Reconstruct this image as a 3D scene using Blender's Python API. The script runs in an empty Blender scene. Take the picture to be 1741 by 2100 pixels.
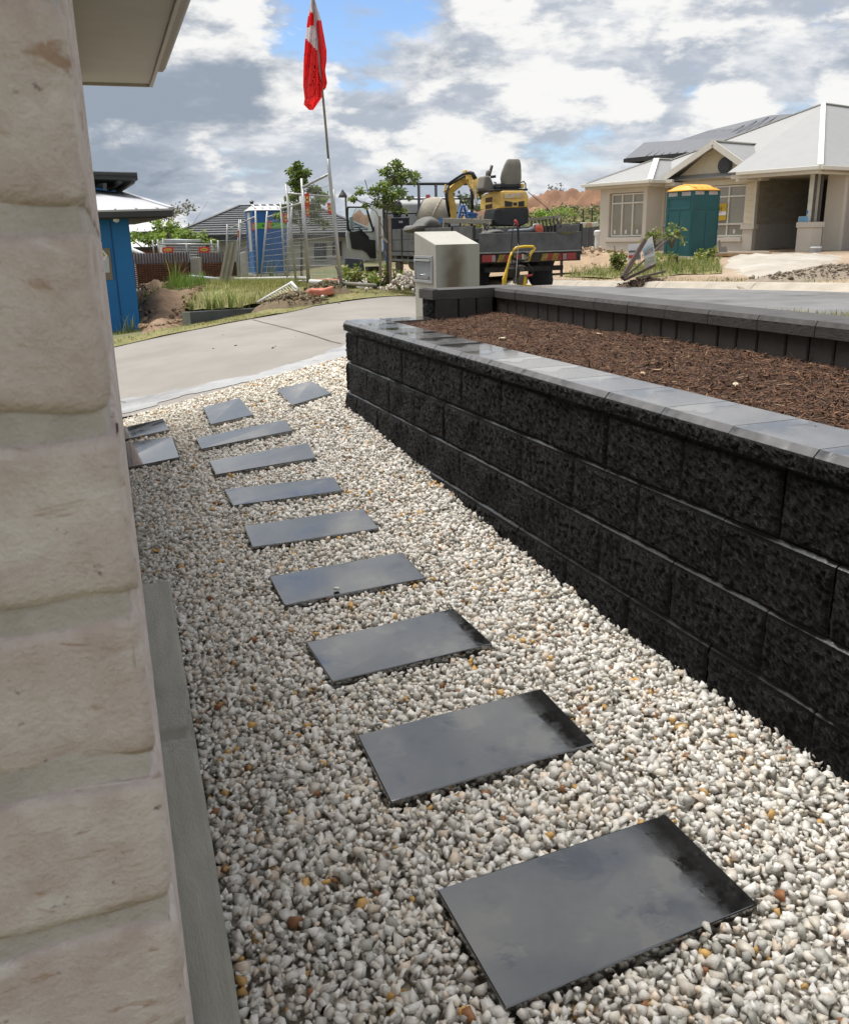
import bpy, bmesh, math, random
import numpy as np
from mathutils import Vector, Matrix, noise as mn
random.seed(7); rng = np.random.default_rng(7)
SC = bpy.context.scene
COL = SC.collection
R = math.radians

# ------------------------------------------------------------------ camera
CW, CH, F = 1741.0, 2100.0, 1842.3          # photograph units used to read positions off the picture
PITCH, ROLL, YAW, HC = R(17.1), R(1.16), R(20.7), 1.38
FW = np.array([math.sin(YAW)*math.cos(PITCH), math.cos(YAW)*math.cos(PITCH), -math.sin(PITCH)])
_r0 = np.array([math.cos(YAW), -math.sin(YAW), 0.0]); _u0 = np.cross(_r0, FW)
RT = _r0*math.cos(ROLL) - _u0*math.sin(ROLL); UP = np.cross(RT, FW)
FH = np.array([math.sin(YAW), math.cos(YAW), 0.0]); RH = _r0
CAM = np.array([0.0, 0.0, HC])
cd = bpy.data.cameras.new('camera'); cam = bpy.data.objects.new('camera', cd); COL.objects.link(cam)
cd.sensor_fit = 'HORIZONTAL'; cd.sensor_width = 36.0; cd.lens = 36.0*F/CW
cd.clip_start = 0.05; cd.clip_end = 6000
cd.dof.use_dof = True; cd.dof.focus_distance = 4.5; cd.dof.aperture_fstop = cd.lens/1.2
cam.matrix_world = Matrix(((RT[0], UP[0], -FW[0], 0), (RT[1], UP[1], -FW[1], 0), (RT[2], UP[2], -FW[2], HC), (0, 0, 0, 1)))
SC.camera = cam
SC.render.resolution_x, SC.render.resolution_y = 848, 1024
SC.render.engine = 'CYCLES'
SC.cycles.max_bounces = 6; SC.cycles.diffuse_bounces = 3; SC.cycles.glossy_bounces = 3; SC.cycles.transmission_bounces = 4; SC.cycles.caustics_reflective = False; SC.cycles.caustics_refractive = False
SC.view_settings.view_transform = 'Standard'; SC.view_settings.look = 'None'
SC.view_settings.exposure = EXPO = 0.64; SC.view_settings.gamma = 1.0; SC.view_settings.use_curve_mapping = False

# ------------------------------------------------------------------ sun and sky
SUN_AZ, SUN_EL = R(-26), R(71)              # azimuth clockwise from +Y
sd = bpy.data.lights.new('sun', 'SUN'); sd.energy = 3.5; sd.angle = R(40); sd.color = (1.0, 0.97, 0.93)
sun = bpy.data.objects.new('sun', sd); COL.objects.link(sun)
sv = Vector((math.sin(SUN_AZ)*math.cos(SUN_EL), math.cos(SUN_AZ)*math.cos(SUN_EL), math.sin(SUN_EL)))
sun.rotation_euler = sv.to_track_quat('Z', 'Y').to_euler(); sun.location = sv*40

def ray(x, y): return FW + RT*(x-CW/2)/F - UP*(y-CH/2)/F
def at(x, y, d):
    q = ray(x, y); return CAM + q*(d/(q@FH))
def gz(x, y, z):
    q = ray(x, y); return CAM + q*((z-HC)/q[2])
def onX(x, y, X):
    q = ray(x, y); return CAM + q*(X/q[0])
def Z(x0, y0, s):
    return lambda x, y: ((x0+x*s)/1.8553, (y0+y*s)/1.8553)
z1 = Z(1250, 550, .6031); z3 = Z(300, 550, .5744); zb = Z(2150, 350, .6203); z5 = Z(850, 600, .2872)
z7 = Z(2450, 680, .2298); z6 = Z(1100, 0, .381); zT = Z(1280, 720, .2412); zE = Z(1650, 580, .2298)
zW = Z(1850, 780, .2585); zL = Z(480, 900, .2872); zH = Z(330, 620, .2125); zP = Z(2780, 600, .2619)
zD = lambda x, y: (x, y)
def A(z, x, y, d): return at(*z(x, y), d)

# world: physical sky with two cloud decks laid out on the sky dome by direction
W = bpy.data.worlds.new('World'); SC.world = W; W.use_nodes = True
nt = W.node_tree; nt.nodes.clear()
def wn(t, **k):
    n = nt.nodes.new(t)
    for a, b in k.items(): setattr(n, a, b)
    return n
def wl(a, b): nt.links.new(a, b)
def wmath(op, a, b=None, c=None, clamp=False):
    n = wn('ShaderNodeMath', operation=op, use_clamp=clamp)
    for i, q in enumerate((a, b, c)):
        if q is None: continue
        if hasattr(q, 'links') or hasattr(q, 'is_linked'): wl(q, n.inputs[i])
        else: n.inputs[i].default_value = q
    return n.outputs[0]
def wramp(fac, stops):
    n = wn('ShaderNodeValToRGB'); wl(fac, n.inputs[0]); e = n.color_ramp.elements
    while len(e) < len(stops): e.new(0.5)
    for el, (p, c) in zip(e, stops): el.position = p; el.color = (c, c, c, 1) if not isinstance(c, tuple) else (*c, 1)
    return n.outputs[0]
def wnoise(vec, scale, detail, rough, off=(0, 0, 0), dist=0.0):
    m = wn('ShaderNodeMapping'); wl(vec, m.inputs[0]); m.inputs['Location'].default_value = off
    n = wn('ShaderNodeTexNoise'); wl(m.outputs[0], n.inputs[0]); n.inputs['Scale'].default_value = scale
    n.inputs['Detail'].default_value = detail; n.inputs['Roughness'].default_value = rough; n.inputs['Distortion'].default_value = dist
    return n.outputs[0]
CLD = 6.3
SKOFF = ((3.1, 1.7, 0.4), (7.3, 2.2, 1.9), (11.0, 4.4, 6.1))
sky = wn('ShaderNodeTexSky', sky_type='NISHITA', sun_disc=False, sun_elevation=SUN_EL, sun_rotation=SUN_AZ, dust_density=0.3, ozone_density=2.5)
tc = wn('ShaderNodeTexCoord'); DIR = tc.outputs['Generated']
sep = wn('ShaderNodeSeparateXYZ'); wl(DIR, sep.inputs[0])
zsq = wmath('MULTIPLY', sep.outputs[2], 2.5)
flat = wn('ShaderNodeCombineXYZ'); wl(sep.outputs[0], flat.inputs[0]); wl(sep.outputs[1], flat.inputs[1]); wl(zsq, flat.inputs[2])
PV = flat.outputs[0]
def lobe(px, py, a0, a1):            # soft patch of sky round one direction
    d = Vector(ray(px, py)).normalized()
    n = wn('ShaderNodeVectorMath', operation='DOT_PRODUCT'); wl(DIR, n.inputs[0]); n.inputs[1].default_value = d
    m = wn('ShaderNodeMapRange', interpolation_type='SMOOTHSTEP'); wl(n.outputs['Value'], m.inputs[0])
    m.inputs[1].default_value = math.cos(R(a1)); m.inputs[2].default_value = math.cos(R(a0)); m.inputs[3].default_value = 0; m.inputs[4].default_value = 1
    return m.outputs[0]
def add(*q):
    o = q[0]
    for k in q[1:]: o = wmath('ADD', o, k)
    return o
def lb(px, py, a1, w): return wmath('MULTIPLY', lobe(px, py, 0, a1), w)
def smooth(v, a, b, lo=0.0, hi=1.0):
    m = wn('ShaderNodeMapRange', interpolation_type='SMOOTHSTEP'); wl(v, m.inputs[0]); m.inputs[1].default_value = a; m.inputs[2].default_value = b; m.inputs[3].default_value = lo; m.inputs[4].default_value = hi; return m.outputs[0]
def wmix(f, a, b):
    n = wn('ShaderNodeMix', data_type='RGBA'); wl(f, n.inputs[0])
    for i, q in ((6, a), (7, b)):
        if isinstance(q, tuple): n.inputs[i].default_value = (*[c*CLD for c in q], 1)
        else: wl(q, n.inputs[i])
    return n.outputs[2]
# high broken sheet
hi_a = wnoise(PV, 8.0, 9, 0.60, SKOFF[0], 0.2); hi_b = wnoise(PV, 2.6, 6, 0.55, SKOFF[1], 0.2)
blue = add(lb(760, 60, 6, -.13), lb(1190, 372, 5, -.11), lb(580, 40, 4, -.10), lb(470, 410, 5, -.09))
cov = add(wmath('MULTIPLY', hi_a, .55), wmath('MULTIPLY', hi_b, .45), blue)
m_hi = smooth(cov, .335, .435)
c_hi = wmix(smooth(wnoise(PV, 9.0, 9, 0.62, SKOFF[2], 0.3), .41, .66), (.47, .525, .61), (.86, .875, .90))
# cumulus: density sampled twice, a little higher the second time, so tops catch light and bases go grey
def dens(dz): return add(wmath('MULTIPLY', wnoise(PV, 7.4, 10, 0.57, (2.2, 8.1, 4.7+dz*7.4), 0.12), .72), wmath('MULTIPLY', wnoise(PV, 15.0, 8, 0.6, (5.1, 3.3, 9.2+dz*15.0), 0.1), .32))
d0 = add(dens(0.0), lb(310, 185, 9, .13), lb(560, 160, 5, .08), lb(450, 60, 6, .05), lb(950, 170, 9, .06), lb(1500, 215, 3, .10), lb(330, 290, 4, .06), lb(1300, 80, 14, .03), blue); d1 = add(dens(0.045), lb(310, 165, 9, .13), blue)
m_cu = smooth(d0, .505, .590)
rel = add(wmath('SUBTRACT', d0, d1), wmath('MULTIPLY', wmath('SUBTRACT', d0, .55), -.55))
c_cu = wmix(smooth(rel, -.045, .06), wmix(smooth(rel, -.16, -.05), (.24, .285, .36), (.50, .55, .63)), (.97, .965, .95))
mixh = wn('ShaderNodeMix', data_type='RGBA'); wl(m_hi, mixh.inputs[0]); wl(c_hi, mixh.inputs[7])
mixc = wn('ShaderNodeMix', data_type='RGBA'); wl(m_cu, mixc.inputs[0]); wl(mixh.outputs[2], mixc.inputs[6]); wl(c_cu, mixc.inputs[7])
sks = wn('ShaderNodeVectorMath', operation='SCALE'); sks.inputs['Scale'].default_value = 0.88
tint = wn('ShaderNodeVectorMath', operation='MULTIPLY'); wl(sky.outputs[0], tint.inputs[0]); tint.inputs[1].default_value = (.95, 1.02, 1.14); wl(tint.outputs[0], sks.inputs[0])
wl(sks.outputs[0], mixh.inputs[6])
dk = smooth(add(wmath('MULTIPLY', hi_a, .8), wmath('MULTIPLY', wnoise(PV, 13.0, 8, 0.6, (4.4, 1.2, 7.7), 0.2), .3), lb(290, 185, 8, .21), lb(540, 165, 4, .13), lb(930, 175, 6, .09), lb(1620, 190, 11, .08)), .64, .84)
mixd = wn('ShaderNodeMix', data_type='RGBA'); wl(dk, mixd.inputs[0]); wl(mixc.outputs[2], mixd.inputs[6]); mixd.inputs[7].default_value = (.33*CLD, .385*CLD, .465*CLD, 1)
bg = wn('ShaderNodeBackground'); wl(mixd.outputs[2], bg.inputs[0]); bg.inputs[1].default_value = 0.1
wo = wn('ShaderNodeOutputWorld'); wl(bg.outputs[0], wo.inputs[0])

# ------------------------------------------------------------------ helpers
def fast_mesh(name, verts, faces, colors=None, smooth=False):
    """verts (n,3), faces (m,k) arrays; one loop size per call"""
    verts = np.asarray(verts, dtype=np.float32); faces = np.asarray(faces, dtype=np.int32)
    me = bpy.data.meshes.new(name); k = faces.shape[1]
    me.vertices.add(len(verts)); me.vertices.foreach_set('co', verts.ravel())
    me.loops.add(faces.size); me.loops.foreach_set('vertex_index', faces.ravel())
    me.polygons.add(len(faces)); me.polygons.foreach_set('loop_start', np.arange(0, faces.size, k, dtype=np.int32))
    me.polygons.foreach_set('loop_total', np.full(len(faces), k, dtype=np.int32))
    if smooth: me.polygons.foreach_set('use_smooth', np.ones(len(faces), dtype=bool))
    if colors is not None:
        at_ = me.color_attributes.new('col', 'FLOAT_COLOR', 'POINT')
        c4 = np.ones((len(verts), 4), dtype=np.float32); c4[:, :3] = colors; at_.data.foreach_set('color', c4.ravel())
    me.update(); me.validate()
    return me
def link(name, me, mats=None, parent=None, loc=(0, 0, 0)):
    o = bpy.data.objects.new(name, me); COL.objects.link(o); o.location = loc
    if parent is not None: o.parent = parent
    if mats is not None:
        for m in (mats if isinstance(mats, (list, tuple)) else [mats]):
            me.materials.append(m)
    return o
def tag(o, label=None, cat=None, group=None, kind=None):
    if label: o['label'] = label
    if cat: o['category'] = cat
    if group: o['group'] = group
    if kind: o['kind'] = kind
    return o
def thing(name, label, cat, loc, group=None, rz=0.0):
    o = bpy.data.objects.new(name, None); COL.objects.link(o); o.location = Vector(loc); o.rotation_euler = (0, 0, rz)
    o.empty_display_size = 0.2
    return tag(o, label, cat, group)
V3 = lambda p: np.array(p, dtype=float)
class MB:
    def __init__(s): s.v = []; s.f = []; s.m = []
    def add(s, vs, fs, mi=0):
        n = len(s.v); s.v += [tuple(map(float, q)) for q in vs]; s.f += [tuple(i+n for i in q) for q in fs]; s.m += [mi]*len(fs); return s
    def hexa(s, p, mi=0):        # p: 4 bottom ccw, 4 top ccw
        return s.add(p, [(3, 2, 1, 0), (4, 5, 6, 7), (0, 1, 5, 4), (1, 2, 6, 5), (2, 3, 7, 6), (3, 0, 4, 7)], mi)
    def box(s, c, sz, ax=None, mi=0):
        c = V3(c); X, Y, Zx = ax if ax is not None else (V3((1, 0, 0)), V3((0, 1, 0)), V3((0, 0, 1)))
        x, y, z = X*sz[0]/2, Y*sz[1]/2, Zx*sz[2]/2
        return s.hexa([c-x-y-z, c+x-y-z, c+x+y-z, c-x+y-z, c-x-y+z, c+x-y+z, c+x+y+z, c-x+y+z], mi)
    def bar(s, a, b, w, h, up=(0, 0, 1), mi=0):      # rectangular bar from a to b
        a, b = V3(a), V3(b); d = b-a; L = np.linalg.norm(d); d = d/L; u = V3(up); x = np.cross(d, u)
        if np.linalg.norm(x) < 1e-6: x = np.cross(d, V3((1, 0, 0)))
        x /= np.linalg.norm(x); u = np.cross(x, d)
        return s.box((a+b)/2, (w, L, h), (x, d, u), mi)
    def prism(s, poly, vec, mi=0):
        p = [V3(q) for q in poly]; n = len(p); q = [a+V3(vec) for a in p]
        return s.add(p+q, [tuple(range(n-1, -1, -1)), tuple(range(n, 2*n))]+[(i, (i+1) % n, n+(i+1) % n, n+i) for i in range(n)], mi)
    def tube(s, pts, r, n=8, cap=True, mi=0):
        pts = [V3(p) for p in pts]; rr = r if isinstance(r, (list, tuple)) else [r]*len(pts); rings = []; px = None
        for i, p in enumerate(pts):
            d = (pts[min(i+1, len(pts)-1)]-pts[max(i-1, 0)]); d = d/(np.linalg.norm(d)+1e-9)
            if px is None:
                px = np.cross(d, V3((0.31, 0.17, 0.93))); 
            px = px-d*(px@d); px /= np.linalg.norm(px)+1e-9; py = np.cross(d, px)
            rings.append([p+rr[i]*(math.cos(6.28319*k/n)*px+math.sin(6.28319*k/n)*py) for k in range(n)])
        vs = [q for g in rings for q in g]; fs = []
        for i in range(len(pts)-1):
            for k in range(n): fs.append((i*n+k, i*n+(k+1) % n, (i+1)*n+(k+1) % n, (i+1)*n+k))
        if cap: fs += [tuple(range(n-1, -1, -1)), tuple((len(pts)-1)*n+k for k in range(n))]
        return s.add(vs, fs, mi)
    def cyl(s, a, b, r, n=16, mi=0, r2=None): return s.tube([a, b], [r, r if r2 is None else r2], n, True, mi)
    def lathe(s, c, axis, prof, n=20, mi=0):         # prof: (along, radius)
        return s.tube([V3(c)+V3(axis)*a for a, _ in prof], [max(q, 1e-4) for _, q in prof], n, True, mi)
    def grid(s, P, mi=0):                             # P[i][j] points
        ni, nj = len(P), len(P[0])
        return s.add([q for row in P for q in row], [(i*nj+j, i*nj+j+1, (i+1)*nj+j+1, (i+1)*nj+j) for i in range(ni-1) for j in range(nj-1)], mi)
    def build(s, name, mats, parent=None, loc=None, smooth=False, bevel=0.0, seg=2, sub=0, solid=0.0):
        v = np.array(s.v)
        if parent is not None:
            L = (0, 0, 0); q = parent
            while q is not None: v = v-np.array(q.location); q = q.parent
        else:
            if loc is None: loc = (v[:, 0].mean(), v[:, 1].mean(), v[:, 2].min())
            v = v-np.array(loc); L = loc
        me = bpy.data.meshes.new(name); me.from_pydata(v.tolist(), [], s.f)
        mats = mats if isinstance(mats, (list, tuple)) else [mats]
        for m in mats: me.materials.append(m)
        me.polygons.foreach_set('material_index', s.m)
        bm = bmesh.new(); bm.from_mesh(me); bmesh.ops.recalc_face_normals(bm, faces=bm.faces); bm.to_mesh(me); bm.free()
        if smooth: me.polygons.foreach_set('use_smooth', [True]*len(me.polygons))
        o = link(name, me, None, parent, L)
        if solid: md = o.modifiers.new('s', 'SOLIDIFY'); md.thickness = solid; md.offset = 0
        if bevel: md = o.modifiers.new('b', 'BEVEL'); md.width = bevel; md.segments = seg; md.limit_method = 'ANGLE'; md.angle_limit = R(35)
        if sub: md = o.modifiers.new('u', 'SUBSURF'); md.levels = md.render_levels = sub
        return o
def copy_tree(o, parent=None):
    c = o.copy(); COL.objects.link(c)
    if parent is not None: c.parent = parent
    for ch in list(o.children): copy_tree(ch, c)
    return c

MATS = {}
def mat(name, col, rough=0.6, var=0.12, scale=6.0, bump=0.0, bscale=40.0, metal=0.0, spec=0.5, col2=None, attr=False, rvar=0.0, detail=5.0, alpha=None, emis=None, stretch=None, coat=0.0, wetscale=None, wetlo=0.5, wethi=0.56, wetr=0.04, wetdark=0.75, transl=0.0, dist=0.0, tl=0.0):
    if name in MATS: return MATS[name]
    m = bpy.data.materials.new(name); m.use_nodes = True; t = m.node_tree; N = t.nodes; L = t.links
    b = N['Principled BSDF']; b.inputs['Roughness'].default_value = rough; b.inputs['Metallic'].default_value = metal
    b.inputs['Specular IOR Level'].default_value = spec
    if coat: b.inputs['Coat Weight'].default_value = coat; b.inputs['Coat Roughness'].default_value = 0.05
    tcn = N.new('ShaderNodeTexCoord'); vec = tcn.outputs['Object']
    if stretch:
        mp = N.new('ShaderNodeMapping'); L.new(vec, mp.inputs[0]); mp.inputs['Scale'].default_value = stretch; vec = mp.outputs[0]
    no = N.new('ShaderNodeTexNoise'); L.new(vec, no.inputs[0]); no.inputs['Scale'].default_value = scale; no.inputs['Detail'].default_value = detail; no.inputs['Roughness'].default_value = 0.62; no.inputs['Distortion'].default_value = dist
    mx = N.new('ShaderNodeMix'); mx.data_type = 'RGBA'
    rm = N.new('ShaderNodeMapRange'); rm.inputs[1].default_value = 0.33; rm.inputs[2].default_value = 0.67; L.new(no.outputs[0], rm.inputs[0]); L.new(rm.outputs[0], mx.inputs[0])
    c2 = col2 if col2 is not None else tuple(min(1, q*(1+var)) for q in col); c1 = col if col2 is not None else tuple(q*(1-var) for q in col)
    mx.inputs[6].default_value = (*c1, 1); mx.inputs[7].default_value = (*c2, 1); out = mx.outputs[2]
    if attr:
        a = N.new('ShaderNodeAttribute'); a.attribute_name = 'col'; mm = N.new('ShaderNodeMix'); mm.data_type = 'RGBA'; mm.blend_type = 'MULTIPLY'; mm.inputs[0].default_value = 1
        L.new(out, mm.inputs[6]); L.new(a.outputs[0], mm.inputs[7]); out = mm.outputs[2]
    rough_out = None
    if rvar:
        rr = N.new('ShaderNodeMapRange'); L.new(no.outputs[0], rr.inputs[0]); rr.inputs[1].default_value = 0.3; rr.inputs[2].default_value = 0.7
        rr.inputs[3].default_value = max(0, rough-rvar); rr.inputs[4].default_value = rough+rvar; rough_out = rr.outputs[0]
    wetfac = None
    if wetscale:
        wnn = N.new('ShaderNodeTexNoise'); L.new(tcn.outputs['Object'], wnn.inputs[0]); wnn.inputs['Scale'].default_value = wetscale; wnn.inputs['Detail'].default_value = 5; wnn.inputs['Roughness'].default_value = 0.55
        wr = N.new('ShaderNodeMapRange'); L.new(wnn.outputs[0], wr.inputs[0]); wr.inputs[1].default_value = wetlo; wr.inputs[2].default_value = wethi; wetfac = wr.outputs[0]
        mr = N.new('ShaderNodeMix'); mr.data_type = 'FLOAT'; L.new(wetfac, mr.inputs[0])
        if rough_out is not None: L.new(rough_out, mr.inputs[2])
        else: mr.inputs[2].default_value = rough
        mr.inputs[3].default_value = wetr; rough_out = mr.outputs[0]
        md = N.new('ShaderNodeMix'); md.data_type = 'RGBA'; md.blend_type = 'MULTIPLY'; L.new(wetfac, md.inputs[0]); L.new(out, md.inputs[6]); md.inputs[7].default_value = (wetdark, wetdark, wetdark, 1); out = md.outputs[2]
    L.new(out, b.inputs['Base Color'])
    if rough_out is not None: L.new(rough_out, b.inputs['Roughness'])
    if bump:
        nb = N.new('ShaderNodeTexNoise'); L.new(vec, nb.inputs[0]); nb.inputs['Scale'].default_value = bscale; nb.inputs['Detail'].default_value = 6; nb.inputs['Roughness'].default_value = 0.65
        bp = N.new('ShaderNodeBump'); bp.inputs['Strength'].default_value = min(1.0, bump); bp.inputs['Distance'].default_value = 0.02*max(1.0, bump)
        hgt = nb.outputs[0]
        if wetfac is not None:
            ml = N.new('ShaderNodeMath'); ml.operation = 'MULTIPLY'; iv = N.new('ShaderNodeMath'); iv.operation = 'SUBTRACT'; iv.inputs[0].default_value = 1; L.new(wetfac, iv.inputs[1]); L.new(hgt, ml.inputs[0]); L.new(iv.outputs[0], ml.inputs[1]); hgt = ml.outputs[0]
        L.new(hgt, bp.inputs['Height']); L.new(bp.outputs[0], b.inputs['Normal'])
    if alpha is not None: b.inputs['Alpha'].default_value = alpha
    if transl: b.inputs['Transmission Weight'].default_value = transl
    if emis: b.inputs['Emission Color'].default_value = (*emis[0], 1); b.inputs['Emission Strength'].default_value = emis[1]
    if tl:                       # thin cloth and leaves let light through
        tn = N.new('ShaderNodeBsdfTranslucent'); L.new(out, tn.inputs[0]); ms = N.new('ShaderNodeMixShader'); ms.inputs[0].default_value = tl
        L.new(b.outputs[0], ms.inputs[1]); L.new(tn.outputs[0], ms.inputs[2]); L.new(ms.outputs[0], N['Material Output'].inputs[0])
    MATS[name] = m
    return m

# ------------------------------------------------------------------ terrain
from mathutils.geometry import delaunay_2d_cdt
CP = []
def zdrive(x, y): return float(np.interp(x, [-4, -1, 0, .84, 1.46, 2.23, 3.5, 6, 9], [-.32, -.12, -.03, .11, .21, .30, .33, .29, .23])) - .006*(y-8)
for x in np.arange(-4, 9.1, .8):
    for y in np.arange(7.2, 14.1, .8):
        if .96*x+.28*y < 10.4 and y < 11.9+.63*max(0, x): CP.append((x, y, zdrive(x, y)))
def nt_xy(n, t): return (.96*n-.28*t, .28*n+.96*t)          # n across the street, t along it
def zroad(t): return max(.25-.018*(t-8.54), -.15)
for n in (10.9, 12.3, 13.7, 15.1, 16.4):
    for t in np.arange(-14, 70, 1.5): CP.append((*nt_xy(n, t), zroad(t)))
for t in np.arange(-10, 60, 2.0):
    for n, dz in ((17.2, .12), (18.5, .17), (20, .22), (22, .27), (24.1, .34), (27, .42), (30, .44), (36, .46)):
        z = zroad(8.54)+dz if t < 30 else zroad(8.54)+dz-.01*(t-30)
        CP.append((*nt_xy(n, t), z))
for y in np.arange(-6, 6.2, 1.0):
    CP.append((3.2, y, .93)); CP.append((4.2, y, .86)); CP.append((6.0, y, .62)); CP.append(((10.7-.28*y)/.96-.8, y, .38))
for z_, x, y, d in [(zD, 250, 690, 16), (zD, 290, 684, 16.2), (zD, 225, 716, 11.5), (zD, 389, 667, 14.6), (zD, 545, 634, 15.6), (zD, 330, 675, 14.2),
                    (z3, 420, 1245, 15.5), (z3, 420, 1100, 17.5), (z3, 560, 1130, 16.5), (z3, 640, 1010, 18.5), (z3, 760, 985, 18.8), (z3, 600, 945, 21), (z3, 400, 955, 23), (z3, 1000, 905, 22), (z3, 1300, 905, 21),
                    (z3, 1440, 935, 19), (z3, 1500, 1000, 17.2), (z3, 1000, 1000, 18), (z3, 1200, 1030, 16.5), (z3, 860, 1080, 16.2), (z3, 380, 950, 25), (z3, 735, 915, 26), (z3, 1180, 885, 28), (z3, 1440, 905, 20),
                    (z3, 1730, 940, 17), (z3, 1250, 880, 30), (zD, 640, 583, 18), (zD, 701, 592, 16.8), (zD, 796, 588, 17.5), (zD, 845, 590, 17)]:
    CP.append(tuple(A(z_, x, y, d)))
for d, r, z in [(34, -14, -.3), (34, -6, -.1), (34, 0, .0), (45, -20, -.7), (45, -8, -.5), (45, 2, -.2), (60, -25, -.8), (60, 0, -.2), (60, 20, .8), (60, 40, 1.2), (90, -40, -1), (90, 0, 0), (90, 40, 1.5), (140, -60, -1), (140, 60, 1),
                (16, -8, -.35), (20, -9, -.4), (25, -10, -.4), (12, -6, -.3), (30, 35, 1.0), (5, -12, -.3)]:
    p = RH*r+FH*d; CP.append((p[0], p[1], z))
CP = np.array(CP)
def Tn(x, y):
    x = np.atleast_1d(np.asarray(x, float)); y = np.atleast_1d(np.asarray(y, float)); out = np.empty(x.shape)
    for i in range(0, len(x), 4000):
        d2 = (x[i:i+4000, None]-CP[None, :, 0])**2+(y[i:i+4000, None]-CP[None, :, 1])**2
        w = np.exp(-d2/1.5)+1e-5/(d2+.6)**2; out[i:i+4000] = (w*CP[None, :, 2]).sum(1)/w.sum(1)
    return out
def T(x, y): return float(Tn([x], [y])[0])
def hit(px, py, lo=5.0, hi=90.0):
    ds = np.arange(lo, hi, .15); q = ray(px, py); q = q/(q@FH); P = CAM+ds[:, None]*q; g = P[:, 2]-Tn(P[:, 0], P[:, 1])
    k = np.argmax(g < 0); return P[k] if g[k] < 0 else P[-1]
def H(z, x, y, **k): return hit(*z(x, y), **k)
def GP(z, x, y, d):                       # ground point under a pixel column at depth d
    p = A(z, x, y, d); p[2] = T(p[0], p[1]); return p

M_ground = mat('ground_soil', (.17, .125, .075), .95, col2=(.10, .13, .04), scale=.5, bump=.6, bscale=9, detail=9)
gx = np.unique(np.concatenate([np.linspace(-1500, -40, 14), np.arange(-40, -8, 2.5), np.arange(-8, 26, .35), np.arange(26, 60, 2.0), np.linspace(60, 1500, 14)]))
gy = np.unique(np.concatenate([np.linspace(-1500, -8, 10), np.arange(-8, 36, .35), np.arange(36, 90, 2.5), np.linspace(90, 1500, 14)]))
X, Y = np.meshgrid(gx, gy, indexing='ij'); Zg = Tn(X.ravel(), Y.ravel()).reshape(X.shape)-.05
bump_ = np.array([[mn.fractal(Vector((a*.35, b*.35, 0)), 1, 2, 3) for b in gy] for a in gx])
far = np.clip((np.hypot(X, Y)-30)/40, 0, 1)
Zg += .05*np.minimum(bump_, .5)*(1+4*far)
inn = (X > -6) & (X < 3.1) & (Y < 7.45); Zg[inn] = np.minimum(Zg[inn], -.45)
drv = (X > -6) & (Y > 7.3) & (Y < 12+.63*np.maximum(X, 0)) & (.96*X+.28*Y < 16.4); Zg[drv] -= .05
rd = (.96*X+.28*Y > 10.3) & (.96*X+.28*Y < 17.4) & (np.abs(-.28*X+.96*Y) < 70); Zg[rd] -= .06
ni, nj = X.shape
idx = np.arange(ni*nj).reshape(ni, nj)
fc = np.stack([idx[:-1, :-1], idx[1:, :-1], idx[1:, 1:], idx[:-1, 1:]], -1).reshape(-1, 4)
tag(link('ground', fast_mesh('ground', np.stack([X.ravel(), Y.ravel(), Zg.ravel()], 1), fc, smooth=True), M_ground), kind='structure')

def patch(name, poly, m, off=0.0, step=.3, kind='structure', rough=0.0, zf=None, parent=None, rs=3.0, taper=0.0):
    poly = [np.array(p[:2], float) for p in poly]
    dense = []
    for a, b in zip(poly, poly[1:]+poly[:1]):
        k = max(1, int(np.linalg.norm(b-a)/step)); dense += [a+(b-a)*i/k for i in range(k)]
    P = np.array(dense); n = len(P)
    xs = np.arange(P[:, 0].min(), P[:, 0].max(), step); ys = np.arange(P[:, 1].min(), P[:, 1].max(), step)
    GX, GY = np.meshgrid(xs, ys); Q = np.stack([GX.ravel(), GY.ravel()], 1)
    ins = inside(Q, P)
    dmin = np.min(np.hypot(Q[:, None, 0]-P[None, :, 0], Q[:, None, 1]-P[None, :, 1]), 1) if len(Q)*n < 3e7 else np.full(len(Q), 9)
    Q = Q[ins & (dmin > step*.4)]
    vv = [Vector(p) for p in P]+[Vector(p) for p in Q]
    v2, e2, f2, *_ = delaunay_2d_cdt(vv, [(i, (i+1) % n) for i in range(n)], [list(range(n))], 1, 1e-5)
    xy = np.array([tuple(v) for v in v2]); z = (Tn(xy[:, 0], xy[:, 1]) if zf is None else np.array([zf(a, b) for a, b in xy]))+off
    if rough: z = z+np.array([rough*mn.fractal(Vector((a*rs, b*rs, 3.1)), .9, 2, 4) for a, b in xy])
    if taper:
        dm = np.min(np.hypot(xy[:, None, 0]-P[None, :, 0], xy[:, None, 1]-P[None, :, 1]), 1); tb_ = Tn(xy[:, 0], xy[:, 1]); k_ = np.clip(dm/taper, 0, 1); z = tb_-.05+(z-tb_+.05)*(k_*(2-k_))
    tri = [f for f in f2 if len(f) == 3]
    me = fast_mesh(name, np.column_stack([xy, z]), np.array(tri), smooth=True)
    bm = bmesh.new(); bm.from_mesh(me); bmesh.ops.recalc_face_normals(bm, faces=bm.faces)
    if sum(f.normal.z for f in bm.faces) < 0: bmesh.ops.reverse_faces(bm, faces=bm.faces)
    bm.to_mesh(me); bm.free(); me.polygons.foreach_set('use_smooth', [True]*len(me.polygons))
    return tag(link(name, me, m, parent), kind=kind)
def inside(Q, P):
    r = np.zeros(len(Q), bool); n = len(P); j = n-1
    for i in range(n):
        c = ((P[i, 1] > Q[:, 1]) != (P[j, 1] > Q[:, 1])) & (Q[:, 0] < (P[j, 0]-P[i, 0])*(Q[:, 1]-P[i, 1])/(P[j, 1]-P[i, 1]+1e-12)+P[i, 0]); r ^= c; j = i
    return r

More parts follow.
